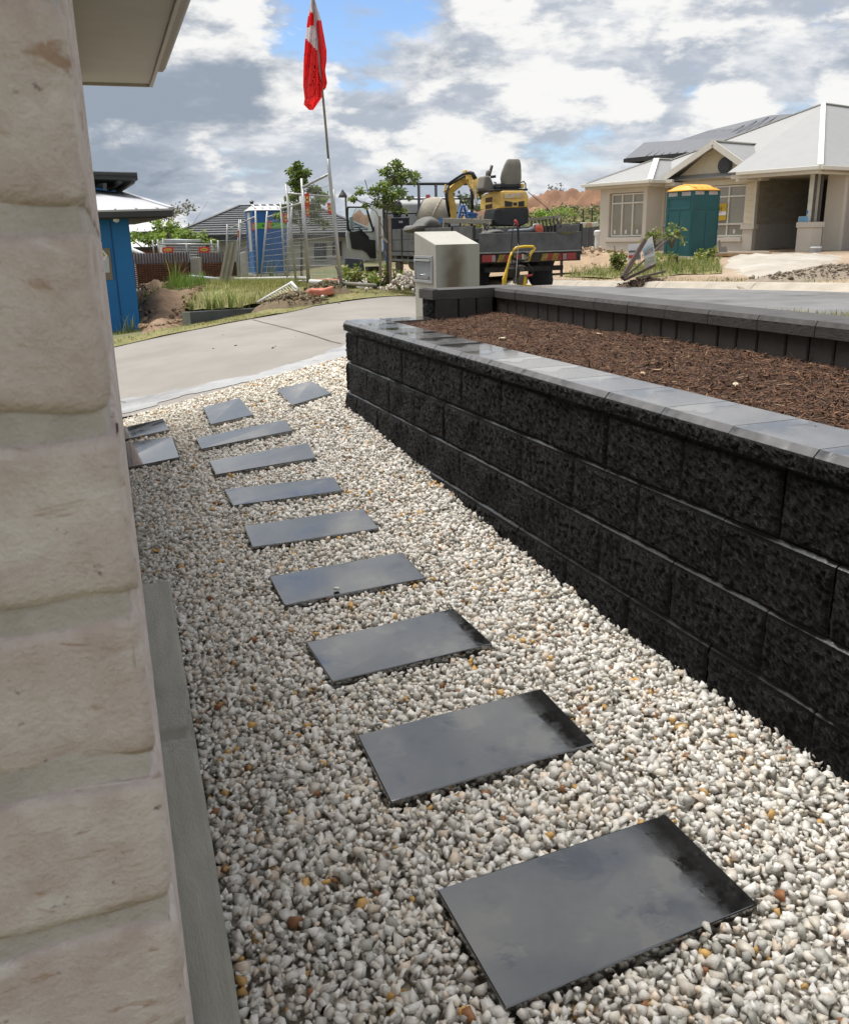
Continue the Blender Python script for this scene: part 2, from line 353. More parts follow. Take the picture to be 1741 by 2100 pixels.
# driveway and street
M_conc = mat('driveway_concrete', (.235, .212, .185), .62, var=.16, scale=1.1, bump=.15, bscale=220, detail=8, wetscale=.55, wetlo=.66, wethi=.74, wetr=.16, wetdark=.72)
M_road = mat('asphalt', (.15, .147, .145), .55, var=.22, scale=1.5, bump=.3, bscale=160, wetscale=.22, wetlo=.46, wethi=.54, wetr=.16, wetdark=.65)
M_kerb = mat('kerb_concrete', (.38, .335, .27), .8, var=.15, scale=2.5, bump=.2, bscale=60)
edge_far = [hit(228, 716), hit(330, 690), hit(430, 671), hit(540, 649), hit(640, 628), hit(740, 614), hit(850, 606)]
rj0 = nt_xy(10.72, 13.4); rj1 = nt_xy(10.72, 4.6)
drive_poly = [(-5, 7.55), (-5, edge_far[0][1]+.3)]+[tuple(p[:2]) for p in edge_far]+[(edge_far[-1][0]+1.2, edge_far[-1][1]+.2), rj0, rj1, (6.2, 7.3), (3.6, 6.35), (2.62, 6.3), (2.62, 7.55)]
DRV = patch('driveway', drive_poly, M_conc, 0.0, .14)
# saw-cut joint and a wet strip with sky sheen painted into its pale colour
jn = MB(); a, b = H(z3, 1150, 1160), H(z3, 1741, 1325)
M_joint = mat('joint_dark', (.10, .085, .07), .9)
pts = [hit(*z3(1150+591*k/8, 1160+165*k/8)) for k in range(9)]
for p, q in zip(pts, pts[1:]):
    d = (q-p)[:2]; nn = np.array([-d[1], d[0]])/np.linalg.norm(d)*.008
    jn.add([(p[0]-nn[0], p[1]-nn[1], T(*p[:2])+.007), (q[0]-nn[0], q[1]-nn[1], T(*q[:2])+.007), (q[0]+nn[0], q[1]+nn[1], T(*q[:2])+.007), (p[0]+nn[0], p[1]+nn[1], T(*p[:2])+.007)], [(0, 1, 2, 3)])
jn.build('control_joint', M_joint, DRV)
M_sheen = mat('painted_sky_sheen', (.40, .395, .385), .28, var=.10, scale=3.0, rvar=.1, spec=.7)
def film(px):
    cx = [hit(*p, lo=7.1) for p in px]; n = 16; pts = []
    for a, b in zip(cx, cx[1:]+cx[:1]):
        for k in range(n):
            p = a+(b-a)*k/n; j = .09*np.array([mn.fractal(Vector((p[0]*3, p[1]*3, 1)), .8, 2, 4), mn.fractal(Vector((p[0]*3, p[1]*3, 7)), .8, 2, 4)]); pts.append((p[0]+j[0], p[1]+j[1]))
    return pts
def sheen_patch(name, px):
    o = patch(name, film(px), M_sheen, .005, .14, kind=None, parent=DRV); return o
sheen_patch('wet_sheen_strip', [(244, 852), (246, 822), (330, 812), (430, 790), (520, 769), (620, 742), (718, 706), (718, 742), (640, 758), (550, 776), (470, 795), (380, 812), (330, 832)])
#sheen_patch('wet_sheen_strip', [(520, 703), (560, 690), (600, 683), (650, 676), (672, 677), (640, 687), (600, 697), (560, 702)])
street = [nt_xy(10.72, t) for t in np.arange(-12, 62, 2)]+[nt_xy(16.2, t) for t in np.arange(60, -14, -2)]
patch('road', street, M_road, -.012, .5)
def strip(name, n0, n1, t0, t1, prof, m, label=None, step=1.2, gap=0.0):
    ts = np.arange(t0, t1+.01, step); mb = MB(); P = []
    for t in ts:
        P.append([(*nt_xy(n, t), zroad(t)+h) for n, h in prof])
    mb.grid(P); return mb
kb = thing('kerb', 'pale concrete kerb along the far side of the street', 'kerb', (*nt_xy(16.3, 10), zroad(10)))
kb['kind'] = 'structure'
for k, t in enumerate(np.arange(-6, 26, 2.4)):
    mb = strip('k', 0, 0, t+.006, t+2.394, [(16.1, -.08), (16.1, .012), (16.42, .028), (16.58, .13), (16.78, .145), (16.8, -.08)], M_kerb, step=2.388)
    mb.build('kerb_stone', M_kerb, kb, smooth=False)
# footpath slab strip and lot soil on the far side
M_sand = mat('pale_sand', (.46, .425, .375), .95, col2=(.33, .29, .235), scale=.9, bump=.8, bscale=7, detail=9)
M_dirt2 = mat('tan_soil', (.26, .185, .12), .95, col2=(.37, .285, .20), scale=.8, bump=.8, bscale=8, detail=9)
lot = [H(zb, 0, 1075), H(zb, 250, 985), H(zb, 640, 1010), H(zb, 1020, 1010), H(zb, 1741, 990), H(zb, 1741, 1215), H(zb, 1000, 1175), H(zb, 300, 1110)]
patch('building_lot', [nt_xy(16.82, 3), nt_xy(33, 3), nt_xy(33, 26), nt_xy(16.82, 26)], M_dirt2, 0.01, .5, rough=.05, rs=1.6)
sandp = [(960, 1010), (1741, 1000), (1741, 1110), (1420, 1130), (1250, 1165), (1000, 1130), (930, 1080)]
patch('sand_spread', [tuple(H(zb, *p)[:2]) for p in sandp], M_sand, .10, .16, rough=.07, rs=3.2, taper=1.1)

# ------------------------------------------------------------------ gravel bed
def wprof(y): return float(np.interp(y, [2.4, 3.03, 4.37, 6.04, 7.0, 7.8], [0, .023, .11, .246, .285, .31]))
def zgrav(x, y):
    k = min(max((x-.1)/1.64, -.2), 1.35); return wprof(y)*k-.03*max(0, 1-max(k, 0))
def house_x(y): return .012+(y-.41)*.036
gpoly = [(-.02, .5), (1.80, .5), (1.80, 6.12), (2.62, 6.12), (2.62, 7.56), (.2, 7.56)]
M_bed = mat('gravel_bed', (.42, .37, .30), .95, bump=.5, bscale=60, scale=20)
def stone_variants(k, npts):
    out = []
    for i in range(k):
        bm = bmesh.new(); sx, sy, sz = rng.uniform(.8, 1.2), rng.uniform(.62, .95), rng.uniform(.45, .8)
        for j in range(npts):
            p = rng.normal(size=3); p /= np.linalg.norm(p); p = np.sign(p)*np.abs(p)**.8; bm.verts.new((p[0]*sx*.5, p[1]*sy*.5, p[2]*sz*.5))
        r_ = bmesh.ops.convex_hull(bm, input=bm.verts); bmesh.ops.delete(bm, geom=[g for g in r_['geom_interior'] if isinstance(g, bmesh.types.BMVert)], context='VERTS')
        bmesh.ops.triangulate(bm, faces=bm.faces); bm.verts.index_update()
        out.append((np.array([v.co[:] for v in bm.verts]), np.array([[v.index for v in f.verts] for f in bm.faces]))); bm.free()
    return out
def rotmats(n, flat=.5):
    q = rng.normal(size=(n, 4)); q[:, 1:3] *= flat; q /= np.linalg.norm(q, axis=1)[:, None]; w, x, y, z = q.T
    return np.stack([1-2*(y*y+z*z), 2*(x*y-z*w), 2*(x*z+y*w), 2*(x*y+z*w), 1-2*(x*x+z*z), 2*(y*z-x*w), 2*(x*z-y*w), 2*(y*z+x*w), 1-2*(x*x+y*y)], 1).reshape(n, 3, 3)
def scatter_solids(name, pts, sizes, cols, variants, m, flat=.5):
    V, Fc, C = [], [], []; base = 0; ch = rng.integers(0, len(variants), len(pts)); Rm = rotmats(len(pts), flat)
    for k, (vv, ff) in enumerate(variants):
        ids = np.where(ch == k)[0]
        if not len(ids): continue
        P = np.einsum('nij,vj->nvi', Rm[ids], vv)*sizes[ids][:, None, None]+pts[ids][:, None, :]
        nv = len(vv); V.append(P.reshape(-1, 3)); Fc.append((ff[None]+(np.arange(len(ids))*nv)[:, None, None]+base).reshape(-1, 3)); base += nv*len(ids)
        cc = np.repeat(cols[ids][:, None, :], nv, 1)*rng.uniform(.90, 1.06, (len(ids), nv, 1)); C.append(cc.reshape(-1, 3))
    return fast_mesh(name, np.concatenate(V), np.concatenate(Fc), np.concatenate(C))
PAV = [[(895, 1825), (1365, 1670), (1555, 1855), (1035, 2070)], [(732, 1508), (1110, 1412), (1220, 1525), (800, 1645)], [(627, 1318), (930, 1247), (1010, 1320), (680, 1398)],
       [(553, 1182), (825, 1132), (873, 1185), (583, 1240)], [(500, 1078), (745, 1043), (778, 1083), (518, 1122)], [(460, 1003), (685, 978), (702, 1005), (478, 1037)],
       [(429, 945), (632, 907), (647, 938), (443, 973)], [(402, 898), (585, 860), (600, 882), (413, 920)], [(416, 835), (492, 815), (520, 850), (432, 870)], [(568, 798), (638, 780), (680, 806), (600, 830)],
       [(180, 918), (353, 895), (368, 937), (197, 972)], [(180, 893), (335, 858), (347, 881), (185, 916)]]
def zhit(px, py, off):
    q = ray(px, py); q = q/(q@FH); ds = np.arange(.9, 10, .01)
    for d in ds:
        p = CAM+q*d
        if p[2] < zgrav(p[0], p[1])+off: return p
    return p
PQ = []
TOPZ = .030
for c in PAV:
    q = [zhit(*p, TOPZ) for p in c]; cen = sum(q)/4; ex = (q[1]-q[0]+q[2]-q[3])/2; ey = (q[1]-q[2]+q[0]-q[3])/2
    # square it up: keep the long axis, make the other perpendicular in plan
    L, D = np.linalg.norm(ex[:2]), np.linalg.norm(ey[:2]); th = math.atan2(ex[1], ex[0]); th2 = math.atan2(ey[1], ey[0])-math.pi/2
    PQ.append((q, cen))
paver_xy = [np.array([p[:2] for p in q]) for q, _ in PQ]
def in_pavers(P, grow=.004):
    r = np.zeros(len(P), bool)
    for q in paver_xy:
        c = q.mean(0); r |= inside(P, c+(q-c)*(1+grow/.2))
    return r
def gravel_points(sp, zlo, zhi, y0=.55, y1=7.58):
    xs = np.arange(-.05, 2.66, sp); ys = np.arange(y0, y1, sp*.9); GX, GY = np.meshgrid(xs, ys); P = np.stack([GX.ravel(), GY.ravel()], 1)
    P += rng.uniform(-.45, .45, P.shape)*sp
    k = (P[:, 0] > house_x(P[:, 1])+.005) & ((P[:, 0] < 1.735) | ((P[:, 1] > 6.12) & (P[:, 0] < 2.6)))
    foot = (P[:, 1] < 3.72) & (P[:, 0] < house_x(P[:, 1])+.070+.0135*(P[:, 1]-.41)); k &= ~foot
    P = P[k]; P = P[~in_pavers(P)]
    z = np.array([zgrav(a, b) for a, b in P])+np.array([.010*mn.noise(Vector((a*5, b*5, 0))) for a, b in P])+rng.uniform(zlo, zhi, len(P))
    return np.column_stack([P, z])
PALETTE = np.array([(.93, .90, .84), (.86, .82, .75), (.73, .69, .62), (.82, .75, .64), (.58, .565, .51), (.46, .445, .39), (.86, .72, .58), (.70, .42, .14), (.34, .15, .06), (.29, .28, .24)])
PROB = np.array([.27, .24, .15, .12, .08, .045, .08, .018, .008, .012]); PROB /= PROB.sum()
g1 = gravel_points(.0205, -.012, -.002); g2 = gravel_points(.0225, .0, .009); g3 = gravel_points(.041, .007, .015)
gp = np.concatenate([g1, g2, g3]); ng = len(gp)
gs = rng.lognormal(math.log(.0258), .31, ng).clip(.012, .046); gs[:len(g1)] *= 1.05
gc = PALETTE[rng.choice(len(PALETTE), ng, p=PROB)]*rng.uniform(.82, 1.12, (ng, 1))
yel = ((gp[:, 1] > 5.6)*np.clip((gp[:, 1]-5.6)/1.2, 0, 1))[:, None]; gc = gc*(1-yel*np.array([.0, .02, .07]))      # creamier stones by the driveway
M_stone = mat('quartz_pebbles', (.86, .86, .85), .42, col2=(1.0, 1.0, 1.0), scale=90, attr=True, bump=.25, bscale=260, spec=.5)
patch('gravel_base', gpoly, M_bed, -.022, .1, zf=zgrav)
GV = tag(link('gravel', scatter_solids('gravel', gp, gs, gc, stone_variants(18, 9)+stone_variants(8, 12), M_stone), M_stone), 'white and grey quartz pebbles with a few orange ones', 'gravel', kind='stuff')

# stepping pavers
M_paver = mat('wet_black_paver', (.016, .0155, .0155), .055, var=.35, scale=60, rvar=.025, bump=.025, bscale=320, detail=7, spec=.9, coat=1.0, wetscale=9.0, wetlo=.40, wethi=.60, wetr=.03, wetdark=.9)
M_paver.node_tree.nodes['Principled BSDF'].inputs['IOR'].default_value = 1.75
plabels = ['largest wet black paver, nearest the camera in the pebble path', 'second wet black paver from the camera, right end mirroring the block wall', 'third wet black paver counted from the camera',
           'fourth wet black paver counted from the camera, one pebble lying on it', 'fifth wet black paver, with a red reflection near its right end', 'sixth wet paver from the camera, shining pale',
           'seventh wet paver from the camera along the pebble path', 'eighth and farthest long paver of the main path', 'squarish paver between the main path and the driveway, left of the pale one', 'pale shining paver closest to the end of the black block wall',
           'paver beside the brick wall, the nearer of the two there', 'paver beside the brick wall, the one next to the driveway']
def paver(q, label):
    cen = sum(q)/4; mb = MB(); n1, n2 = 2, 2
    low = [p-np.array([0, 0, .045]) for p in q]
    mb.hexa([low[3], low[2], low[1], low[0], q[3], q[2], q[1], q[0]])
    o = mb.build('stepping_paver', M_paver, loc=tuple(cen-np.array([0, 0, .045])), bevel=.004, seg=3)
    tag(o, label, 'paver', 'stepping pavers laid in the pebbles')
for (q, c), lb in zip(PQ, plabels): paver(q, lb)
pb = zhit(690, 1213, TOPZ)
vv, ff = stone_variants(1, 16)[0]
mb = MB(); mb.add([pb+np.array([0, 0, .011])+p*.03 for p in vv], [tuple(f) for f in ff]); tag(mb.build('pebble', mat('pebble_grey', (.55, .53, .48), .5)), 'single pale pebble lying on the fourth paver', 'pebble')

# ------------------------------------------------------------------ block retaining walls
M_block = mat('wet_charcoal_block', (.0014, .0013, .0012), .31, spec=.27, col2=(.010, .0092, .0086), scale=230, bump=.7, bscale=320, rvar=.14, detail=8)
M_ledge = mat('wet_block_ledge', (.05, .05, .05), .16, var=.2, scale=9, spec=.9, bump=.05, bscale=60)
M_cap = mat('charcoal_capping', (.12, .116, .114), .20, var=.18, scale=8, rvar=.08, bump=.06, bscale=170, detail=7, spec=1.0, coat=.5, wetscale=2.6, wetlo=.535, wethi=.575, wetr=.03, wetdark=.40)
M_cap2 = mat('dry_charcoal_capping', (.060, .055, .052), .62, var=.18, scale=9, bump=.2, bscale=150, detail=7)
M_soldier = mat('smooth_charcoal_block', (.043, .039, .036), .75, var=.25, scale=7, bump=.3, bscale=120, detail=7)
def split_block(L, Hh, D, seed, rough=.013, nx=52, nz=26, lip=.006):
    """block with a rock-split face towards -X; spans y 0..L, z 0..Hh, x 0..D"""
    mb = MB(); P = []
    for i in range(nz+1):
        row = []
        for j in range(nx+1):
            y, z = L*j/nx, (Hh-.010)*i/nz; e = min(j, nx-j)/1.6; e2 = min(i, nz-i)/1.5; edge = min(1, e, e2+.12)
            n_ = mn.fractal(Vector((y*62+seed*7.1, z*62, seed*3.3)), .45, 2.2, 5)+random.uniform(-.28, .28)
            big_ = mn.noise(Vector((y*5+seed, z*6, seed)))
            x = -(rough*.55+rough*.52*n_+rough*.9*big_)*edge
            if e == 0 or e2 == 0: x = .004
            row.append((x, y, z))
        P.append(row)
    mb.grid(P); a = [(0.004, 0, 0), (D, 0, 0), (D, 0, Hh), (0.016, 0, Hh), (0.004, L, 0), (D, L, 0), (D, L, Hh), (0.016, L, Hh)]; mb.add([(.004, 0, Hh-.010), (.004, L, Hh-.010), (.016, L, Hh), (.016, 0, Hh)], [(0, 1, 2, 3)], 1)
    mb.add(a, [(0, 1, 2, 3), (7, 6, 5, 4), (4, 5, 1, 0), (1, 5, 6, 2)]); mb.add([a[3], a[2], a[6], a[7]], [(0, 1, 2, 3)], 1)
    me = bpy.data.meshes.new('block'); me.from_pydata(mb.v, [], mb.f); me.polygons.foreach_set('material_index', mb.m); bm = bmesh.new(); bm.from_mesh(me); bmesh.ops.recalc_face_normals(bm, faces=bm.faces); bm.to_mesh(me); bm.free()
    me.materials.append(M_block); me.materials.append(M_ledge)
    return me
BL, BH, BD = .4385, .2070, .24
BV = [split_block(BL-.005, BH-.004, BD, k) for k in range(16)]
lw = thing('block_wall', 'low garden wall of wet black split-face blocks beside the pebbles', 'retaining wall', (1.86, 3.5, -.06))
def put(me, parent, loc, rz=0.0, name='block'):
    o = bpy.data.objects.new(name, me); COL.objects.link(o); o.parent = parent; o.location = Vector(loc)-parent.location; o.rotation_euler = (0, 0, rz); return o
CZ = [.5625, .3555, .1485, -.0585, -.2655]
YEND = 6.06
part_me = {}
for c, z0 in enumerate(CZ):
    off = (1.848 if c % 2 == 0 else 1.632)-BL*4; X0 = 1.742-.008*c; y = off
    while y < YEND-.02:
        ye = min(y+BL, YEND); L_ = ye-y
        if ye > .2:
            if L_ > BL-.01: me = BV[random.randrange(16)]
            else:
                me = split_block(L_-.007, BH-.005, BD, c+20)
            put(me, lw, (X0+random.uniform(-.002, .002), y+.0035, z0))
        y += BL
    # return of the wall round its far end
    x = X0+.245; k = 0
    while x < 2.75:
        L_ = min(BL, 2.78-x) if k or c % 2 else BL*.55
        me = split_block(L_-.007, BH-.005, .20, c*3+k+40, rough=.009)
        put(me, lw, (x+.0035, YEND+.018, z0), -math.pi/2); x += L_; k += 1
# capping stones: chamfered front edge, split front face
def cap_stone(L, D, Hh, seed, ch=.017, rough=.011):
    mb = MB(); nx, nz = 48, 8; P = []; hz = Hh-.020
    for i in range(nz+1):
        row = []
        for j in range(nx+1):
            y, z = L*j/nx, hz*i/nz; edge = min(1, min(j, nx-j)/1.0, (nz-i)/1.0+.25)
            x = -(rough*.5+rough*.6*(mn.fractal(Vector((y*55+seed*5.3, z*55, seed)), .5, 2.1, 4)+random.uniform(-.3, .3)))*edge
            if i == nz: x = -.001-.002*mn.noise(Vector((y*30, seed, 2)))
            row.append((x, y, z))
        P.append(row)
    top = [(ch*1.0+.002*mn.noise(Vector((P[nz][j][1]*20, seed, 0))), P[nz][j][1], Hh) for j in range(nx+1)]
    mb.grid(P, 1); P.append(top); P.append([(D, p[1], Hh) for p in top])
    mb.grid(P[-3:]); mb.add([(D, 0, 0), (D, L, 0), (D, L, Hh), (D, 0, Hh)], [(0, 1, 2, 3)])
    n = nx+1
    mb.add([P[i][0] for i in range(nz+1)]+[top[0], (D, 0, Hh), (D, 0, 0)], [tuple(range(nz+4))]); mb.add([P[i][nx] for i in range(nz+1)]+[top[nx], (D, L, Hh), (D, L, 0)], [tuple(range(nz+4))])
    mb.add([(0, 0, 0), (D, 0, 0), (D, L, 0), (0, L, 0)], [(0, 1, 2, 3)])
    me = bpy.data.meshes.new('capping_stone'); me.from_pydata(mb.v, [], mb.f); me.polygons.foreach_set('material_index', mb.m); bm = bmesh.new(); bm.from_mesh(me); bmesh.ops.recalc_face_normals(bm, faces=bm.faces); bm.to_mesh(me); bm.free()
    return me
CL = .332
capv = [cap_stone(CL-.004, .262, .0655, k) for k in range(5)]
for me in capv: (me.materials.append(M_cap), me.materials.append(M_block))
y = 1.742-CL*5
k = 0
while y+CL < 5.80:
    put(capv[k % 5], lw, (1.731+random.uniform(-.0015, .0015), y+.002, .7700), 0, 'capping_stone'); y += CL; k += 1
me = cap_stone(6.085-y-.002, .262, .0655, 9); (me.materials.append(M_cap), me.materials.append(M_block)); put(me, lw, (1.731, y+.002, .7700), 0, 'capping_stone')
x = 1.98
for k in range(3):
    L_ = [.30, .30, .22][k]; me = cap_stone(L_-.004, .262, .0655, 12+k); (me.materials.append(M_cap), me.materials.append(M_block)); put(me, lw, (x+.002, 6.087, .7700), -math.pi/2, 'capping_stone'); x += L_

# upper tier
XB, YI = 2.76, 5.80
uw = thing('upper_block_wall', 'raised rear garden wall of charcoal blocks with flat capping behind the mulch', 'retaining wall', (2.9, 4.0, .7))
s_w = [.175, .128, .135]
def soldier(w, h, d):
    mb = MB(); c = .006; mb.prism([(c, 0, 0), (w-c, 0, 0), (w, c, 0), (w, d, 0), (0, d, 0), (0, c, 0)], (0, 0, h)); return mb
sol = {}
for w in s_w:
    mb = soldier(w-.008, .27, .12); me = bpy.data.meshes.new('block'); me.from_pydata(mb.v, [], mb.f); me.materials.append(M_soldier); sol[w] = me
    bm = bmesh.new(); bm.from_mesh(me); bmesh.ops.recalc_face_normals(bm, faces=bm.faces); bm.to_mesh(me); bm.free()
y = YI; k = 0
while y > .6:                                   # long run, inner faces towards -X
    w = s_w[k % 3]; put(sol[w], uw, (XB+random.uniform(-.002, .002), y, .692), -math.pi/2); y -= w; k += 1
x = XB-.02; k = 0
while x > 2.44:                                 # short end run, inner faces towards -Y
    w = s_w[(k+1) % 3]; x -= w; put(sol[w], uw, (x, YI, .692)); k += 1
me = split_block(.235, .195, x-2.31, 77, rough=.02); put(me, uw, (2.31, YI+.01, .8365))
bk = MB(); bk.box((XB+.19, 3.2, .82), (.13, 5.6, .27)); bk.box((2.62, YI+.19, .90), (.50, .12, .13)); bk.build('core', M_soldier, uw)
ucv = [cap_stone(CL-.004, .262, .064, k+30, ch=.010, rough=.0012) for k in range(4)]
for me in ucv: (me.materials.append(M_cap2), me.materials.append(M_cap2))
y = YI+.015; k = 0
while y > .6:
    put(ucv[k % 4], uw, (XB-.018+random.uniform(-.002, .002), y-CL+.002, .9635), 0, 'capping_stone'); y -= CL; k += 1
me = cap_stone(.46, .262, .064, 44, ch=.01, rough=.004); (me.materials.append(M_cap2), me.materials.append(M_cap2)); put(me, uw, (2.282, YI+.262, .9640), 0, 'capping_stone').rotation_euler = (0, 0, -math.pi/2)
me = cap_stone(.262, .262, .064, 45, ch=.01, rough=.004); (me.materials.append(M_cap2), me.materials.append(M_cap2)); put(me, uw, (2.744, YI+.02, .9645), 0, 'capping_stone')

# mulch
def zmulch(x, y): return .800+.05*(x-1.96)/.8+.014*mn.noise(Vector((x*3, y*3, 2)))+.008*mn.noise(Vector((x*9, y*9, 4)))
M_mbase = mat('mulch_bed', (.045, .024, .014), .95, var=.5, scale=60, bump=1.0, bscale=90)
patch('mulch_bed', [(1.96, .7), (2.775, .7), (2.775, 5.82), (2.3, 5.82), (1.96, 5.84)], M_mbase, 0, .06, zf=zmulch)
nm = 34000
mx_, my_ = rng.uniform(1.955, 2.76, nm), rng.uniform(.9, 5.82, nm)
mz = np.array([zmulch(a, b) for a, b in zip(mx_, my_)])+rng.uniform(-.004, .013, nm)
Lm = rng.lognormal(math.log(.034), .45, nm).clip(.01, .11); wm = rng.uniform(.0014, .0046, nm)
th = rng.uniform(0, 6.283, nm); ti = rng.normal(0, .32, nm)
dv = np.stack([np.cos(th)*np.cos(ti), np.sin(th)*np.cos(ti), np.sin(ti)], 1); sv_ = np.stack([-np.sin(th), np.cos(th), np.zeros(nm)], 1); uv_ = np.cross(dv, sv_)
c0 = np.stack([mx_, my_, mz], 1); bend = rng.normal(0, .12, nm)[:, None]*Lm[:, None]
V = []
for f_, b_ in ((-.5, 0), (0, 1), (.5, 0)):
    ctr = c0+dv*(Lm*f_)[:, None]+sv_*bend*b_
    tp = 1.0 if b_ else .55
    for a_, q in ((1, 0), (-.5, .8), (-.5, -.8)): V.append(ctr+sv_*(wm*q*tp)[:, None]+uv_*(wm*.55*a_*tp)[:, None])
V = np.stack(V, 1)
ft = np.array([(0, 1, 4, 3), (1, 2, 5, 4), (2, 0, 3, 5), (3, 4, 7, 6), (4, 5, 8, 7), (5, 3, 6, 8)])
mp_ = np.array([(.13, .060, .030), (.17, .082, .042), (.085, .040, .022), (.22, .12, .062), (.055, .028, .018), (.33, .22, .13)])
mc = mp_[rng.choice(6, nm, p=[.3, .25, .2, .12, .1, .03])]*rng.uniform(.7, 1.25, (nm, 1))
M_mulch = mat('bark_fibre', (.85, .85, .85), .8, attr=True, col2=(1, 1, 1), scale=60)
tag(link('mulch', fast_mesh('mulch', V.reshape(-1, 3), (ft[None]+(np.arange(nm)*9)[:, None, None]).reshape(-1, 4), np.repeat(mc[:, None], 9, 1).reshape(-1, 3)), M_mulch), 'reddish brown shredded bark mulch in the planter', 'mulch', kind='stuff')
# bark chips and dry leaves lying on the mulch
M_chip = mat('bark_chip', (.40, .27, .17), .8, var=.3, scale=40); M_leaf = mat('dry_leaf', (.55, .47, .33), .7, var=.2, scale=30)
z2 = Z(1700, 1000, .8788)
for (px, py), L_, W_, m, nm_, lb, ct in [((540, 268), .055, .035, M_leaf, 'dry_leaf', 'pale curled leaf on the mulch near the rear wall', 'leaf'), ((240, 326), .05, .03, M_leaf, 'dry_leaf', 'pinkish white scrap of leaf on the mulch at the far left', 'leaf'),
        ((1250, 522), .055, .02, M_leaf, 'dry_leaf', 'long pale dry leaf lying in the middle of the mulch', 'leaf'), ((910, 460), .035, .018, M_chip, 'bark_chip', 'small tan bark chip right of the mulch centre', 'bark chip'),
        ((850, 472), .045, .02, M_chip, 'bark_chip', 'flat brown bark chip beside the capping', 'bark chip'), ((660, 328), .05, .02, M_chip, 'bark_chip', 'tan bark chip towards the rear wall', 'bark chip')]:
    p = gz(*z2(px, py), .84); p[2] = zmulch(p[0], p[1])+.016; a_ = random.uniform(0, 3); P = []
    for i in range(5):
        u_ = i/4-.5; hw = W_*.5*math.sqrt(max(.05, 1-(2*u_)**2)); c, s_ = math.cos(a_), math.sin(a_)
        P.append([(p[0]+c*u_*L_-s_*q*hw, p[1]+s_*u_*L_+c*q*hw, p[2]+.010*abs(q)+.012*u_*u_) for q in (-1, 0, 1)])
    mb = MB(); mb.grid(P); tag(mb.build(nm_, m, smooth=True, solid=.002), lb, ct)

# ------------------------------------------------------------------ brick house beside the camera
HD = np.array([.036, 1, 0]); HD /= np.linalg.norm(HD); HN = np.array([HD[1], -HD[0], 0])      # along the side wall, out of it
def brick_material():
    m = bpy.data.materials.new('rumbled_brick'); m.use_nodes = True; t = m.node_tree; N, L = t.nodes, t.links; b = N['Principled BSDF']; b.inputs['Roughness'].default_value = .92
    tcn = N.new('ShaderNodeTexCoord'); oi = N.new('ShaderNodeObjectInfo'); ad = N.new('ShaderNodeVectorMath'); ad.operation = 'ADD'; L.new(tcn.outputs['Object'], ad.inputs[0]); L.new(oi.outputs['Location'], ad.inputs[1])
    def nz_(sc, de, st=None, di=0.0):
        v = ad.outputs[0]
        if st: mp = N.new('ShaderNodeMapping'); L.new(v, mp.inputs[0]); mp.inputs['Scale'].default_value = st; v = mp.outputs[0]
        n = N.new('ShaderNodeTexNoise'); L.new(v, n.inputs[0]); n.inputs['Scale'].default_value = sc; n.inputs['Detail'].default_value = de; n.inputs['Roughness'].default_value = .65; n.inputs['Distortion'].default_value = di; return n.outputs[0]
    def rng_(s, a, c, lo=0.0, hi=1.0): r = N.new('ShaderNodeMapRange'); L.new(s, r.inputs[0]); r.inputs[1].default_value = a; r.inputs[2].default_value = c; r.inputs[3].default_value = lo; r.inputs[4].default_value = hi; return r.outputs[0]
    def mx(f, c1, c2):
        q = N.new('ShaderNodeMix'); q.data_type = 'RGBA'; L.new(f, q.inputs[0])
        for i, c in ((6, c1), (7, c2)):
            if isinstance(c, tuple): q.inputs[i].default_value = (*c, 1)
            else: L.new(c, q.inputs[i])
        return q.outputs[2]
    base = mx(rng_(nz_(24, 8), .35, .66), (.59, .475, .435), (.78, .695, .655))
    base = mx(rng_(nz_(11, 6, (1, 1, 2.5), 1.2), .56, .70), base, (.82, .77, .735))                     # chalky slurry smears
    base = mx(rng_(nz_(13, 5, (1, 1, 3.5), 2.0), .60, .68), base, (.48, .33, .25))                     # rusty drag marks
    base = mx(rng_(nz_(95, 3), .66, .74), base, (.12, .085, .075))                                     # dark iron specks
    L.new(base, b.inputs['Base Color']); bp = N.new('ShaderNodeBump'); bp.inputs['Strength'].default_value = .5; bp.inputs['Distance'].default_value = .007
    a2 = N.new('ShaderNodeMath'); a2.operation = 'ADD'; L.new(nz_(330, 4), a2.inputs[0]); L.new(nz_(26, 6, (1, 1, 2), 1.0), a2.inputs[1]); L.new(a2.outputs[0], bp.inputs['Height']); L.new(bp.outputs[0], b.inputs['Normal'])
    return m
M_brick = brick_material()
M_mortar = mat('grey_mortar', (.585, .53, .49), .95, var=.12, scale=30, bump=.5, bscale=120)
hs = thing('brick_house', 'pale rumbled brick house wall with eave at the left edge', 'house', (.1, 3.5, -.1))
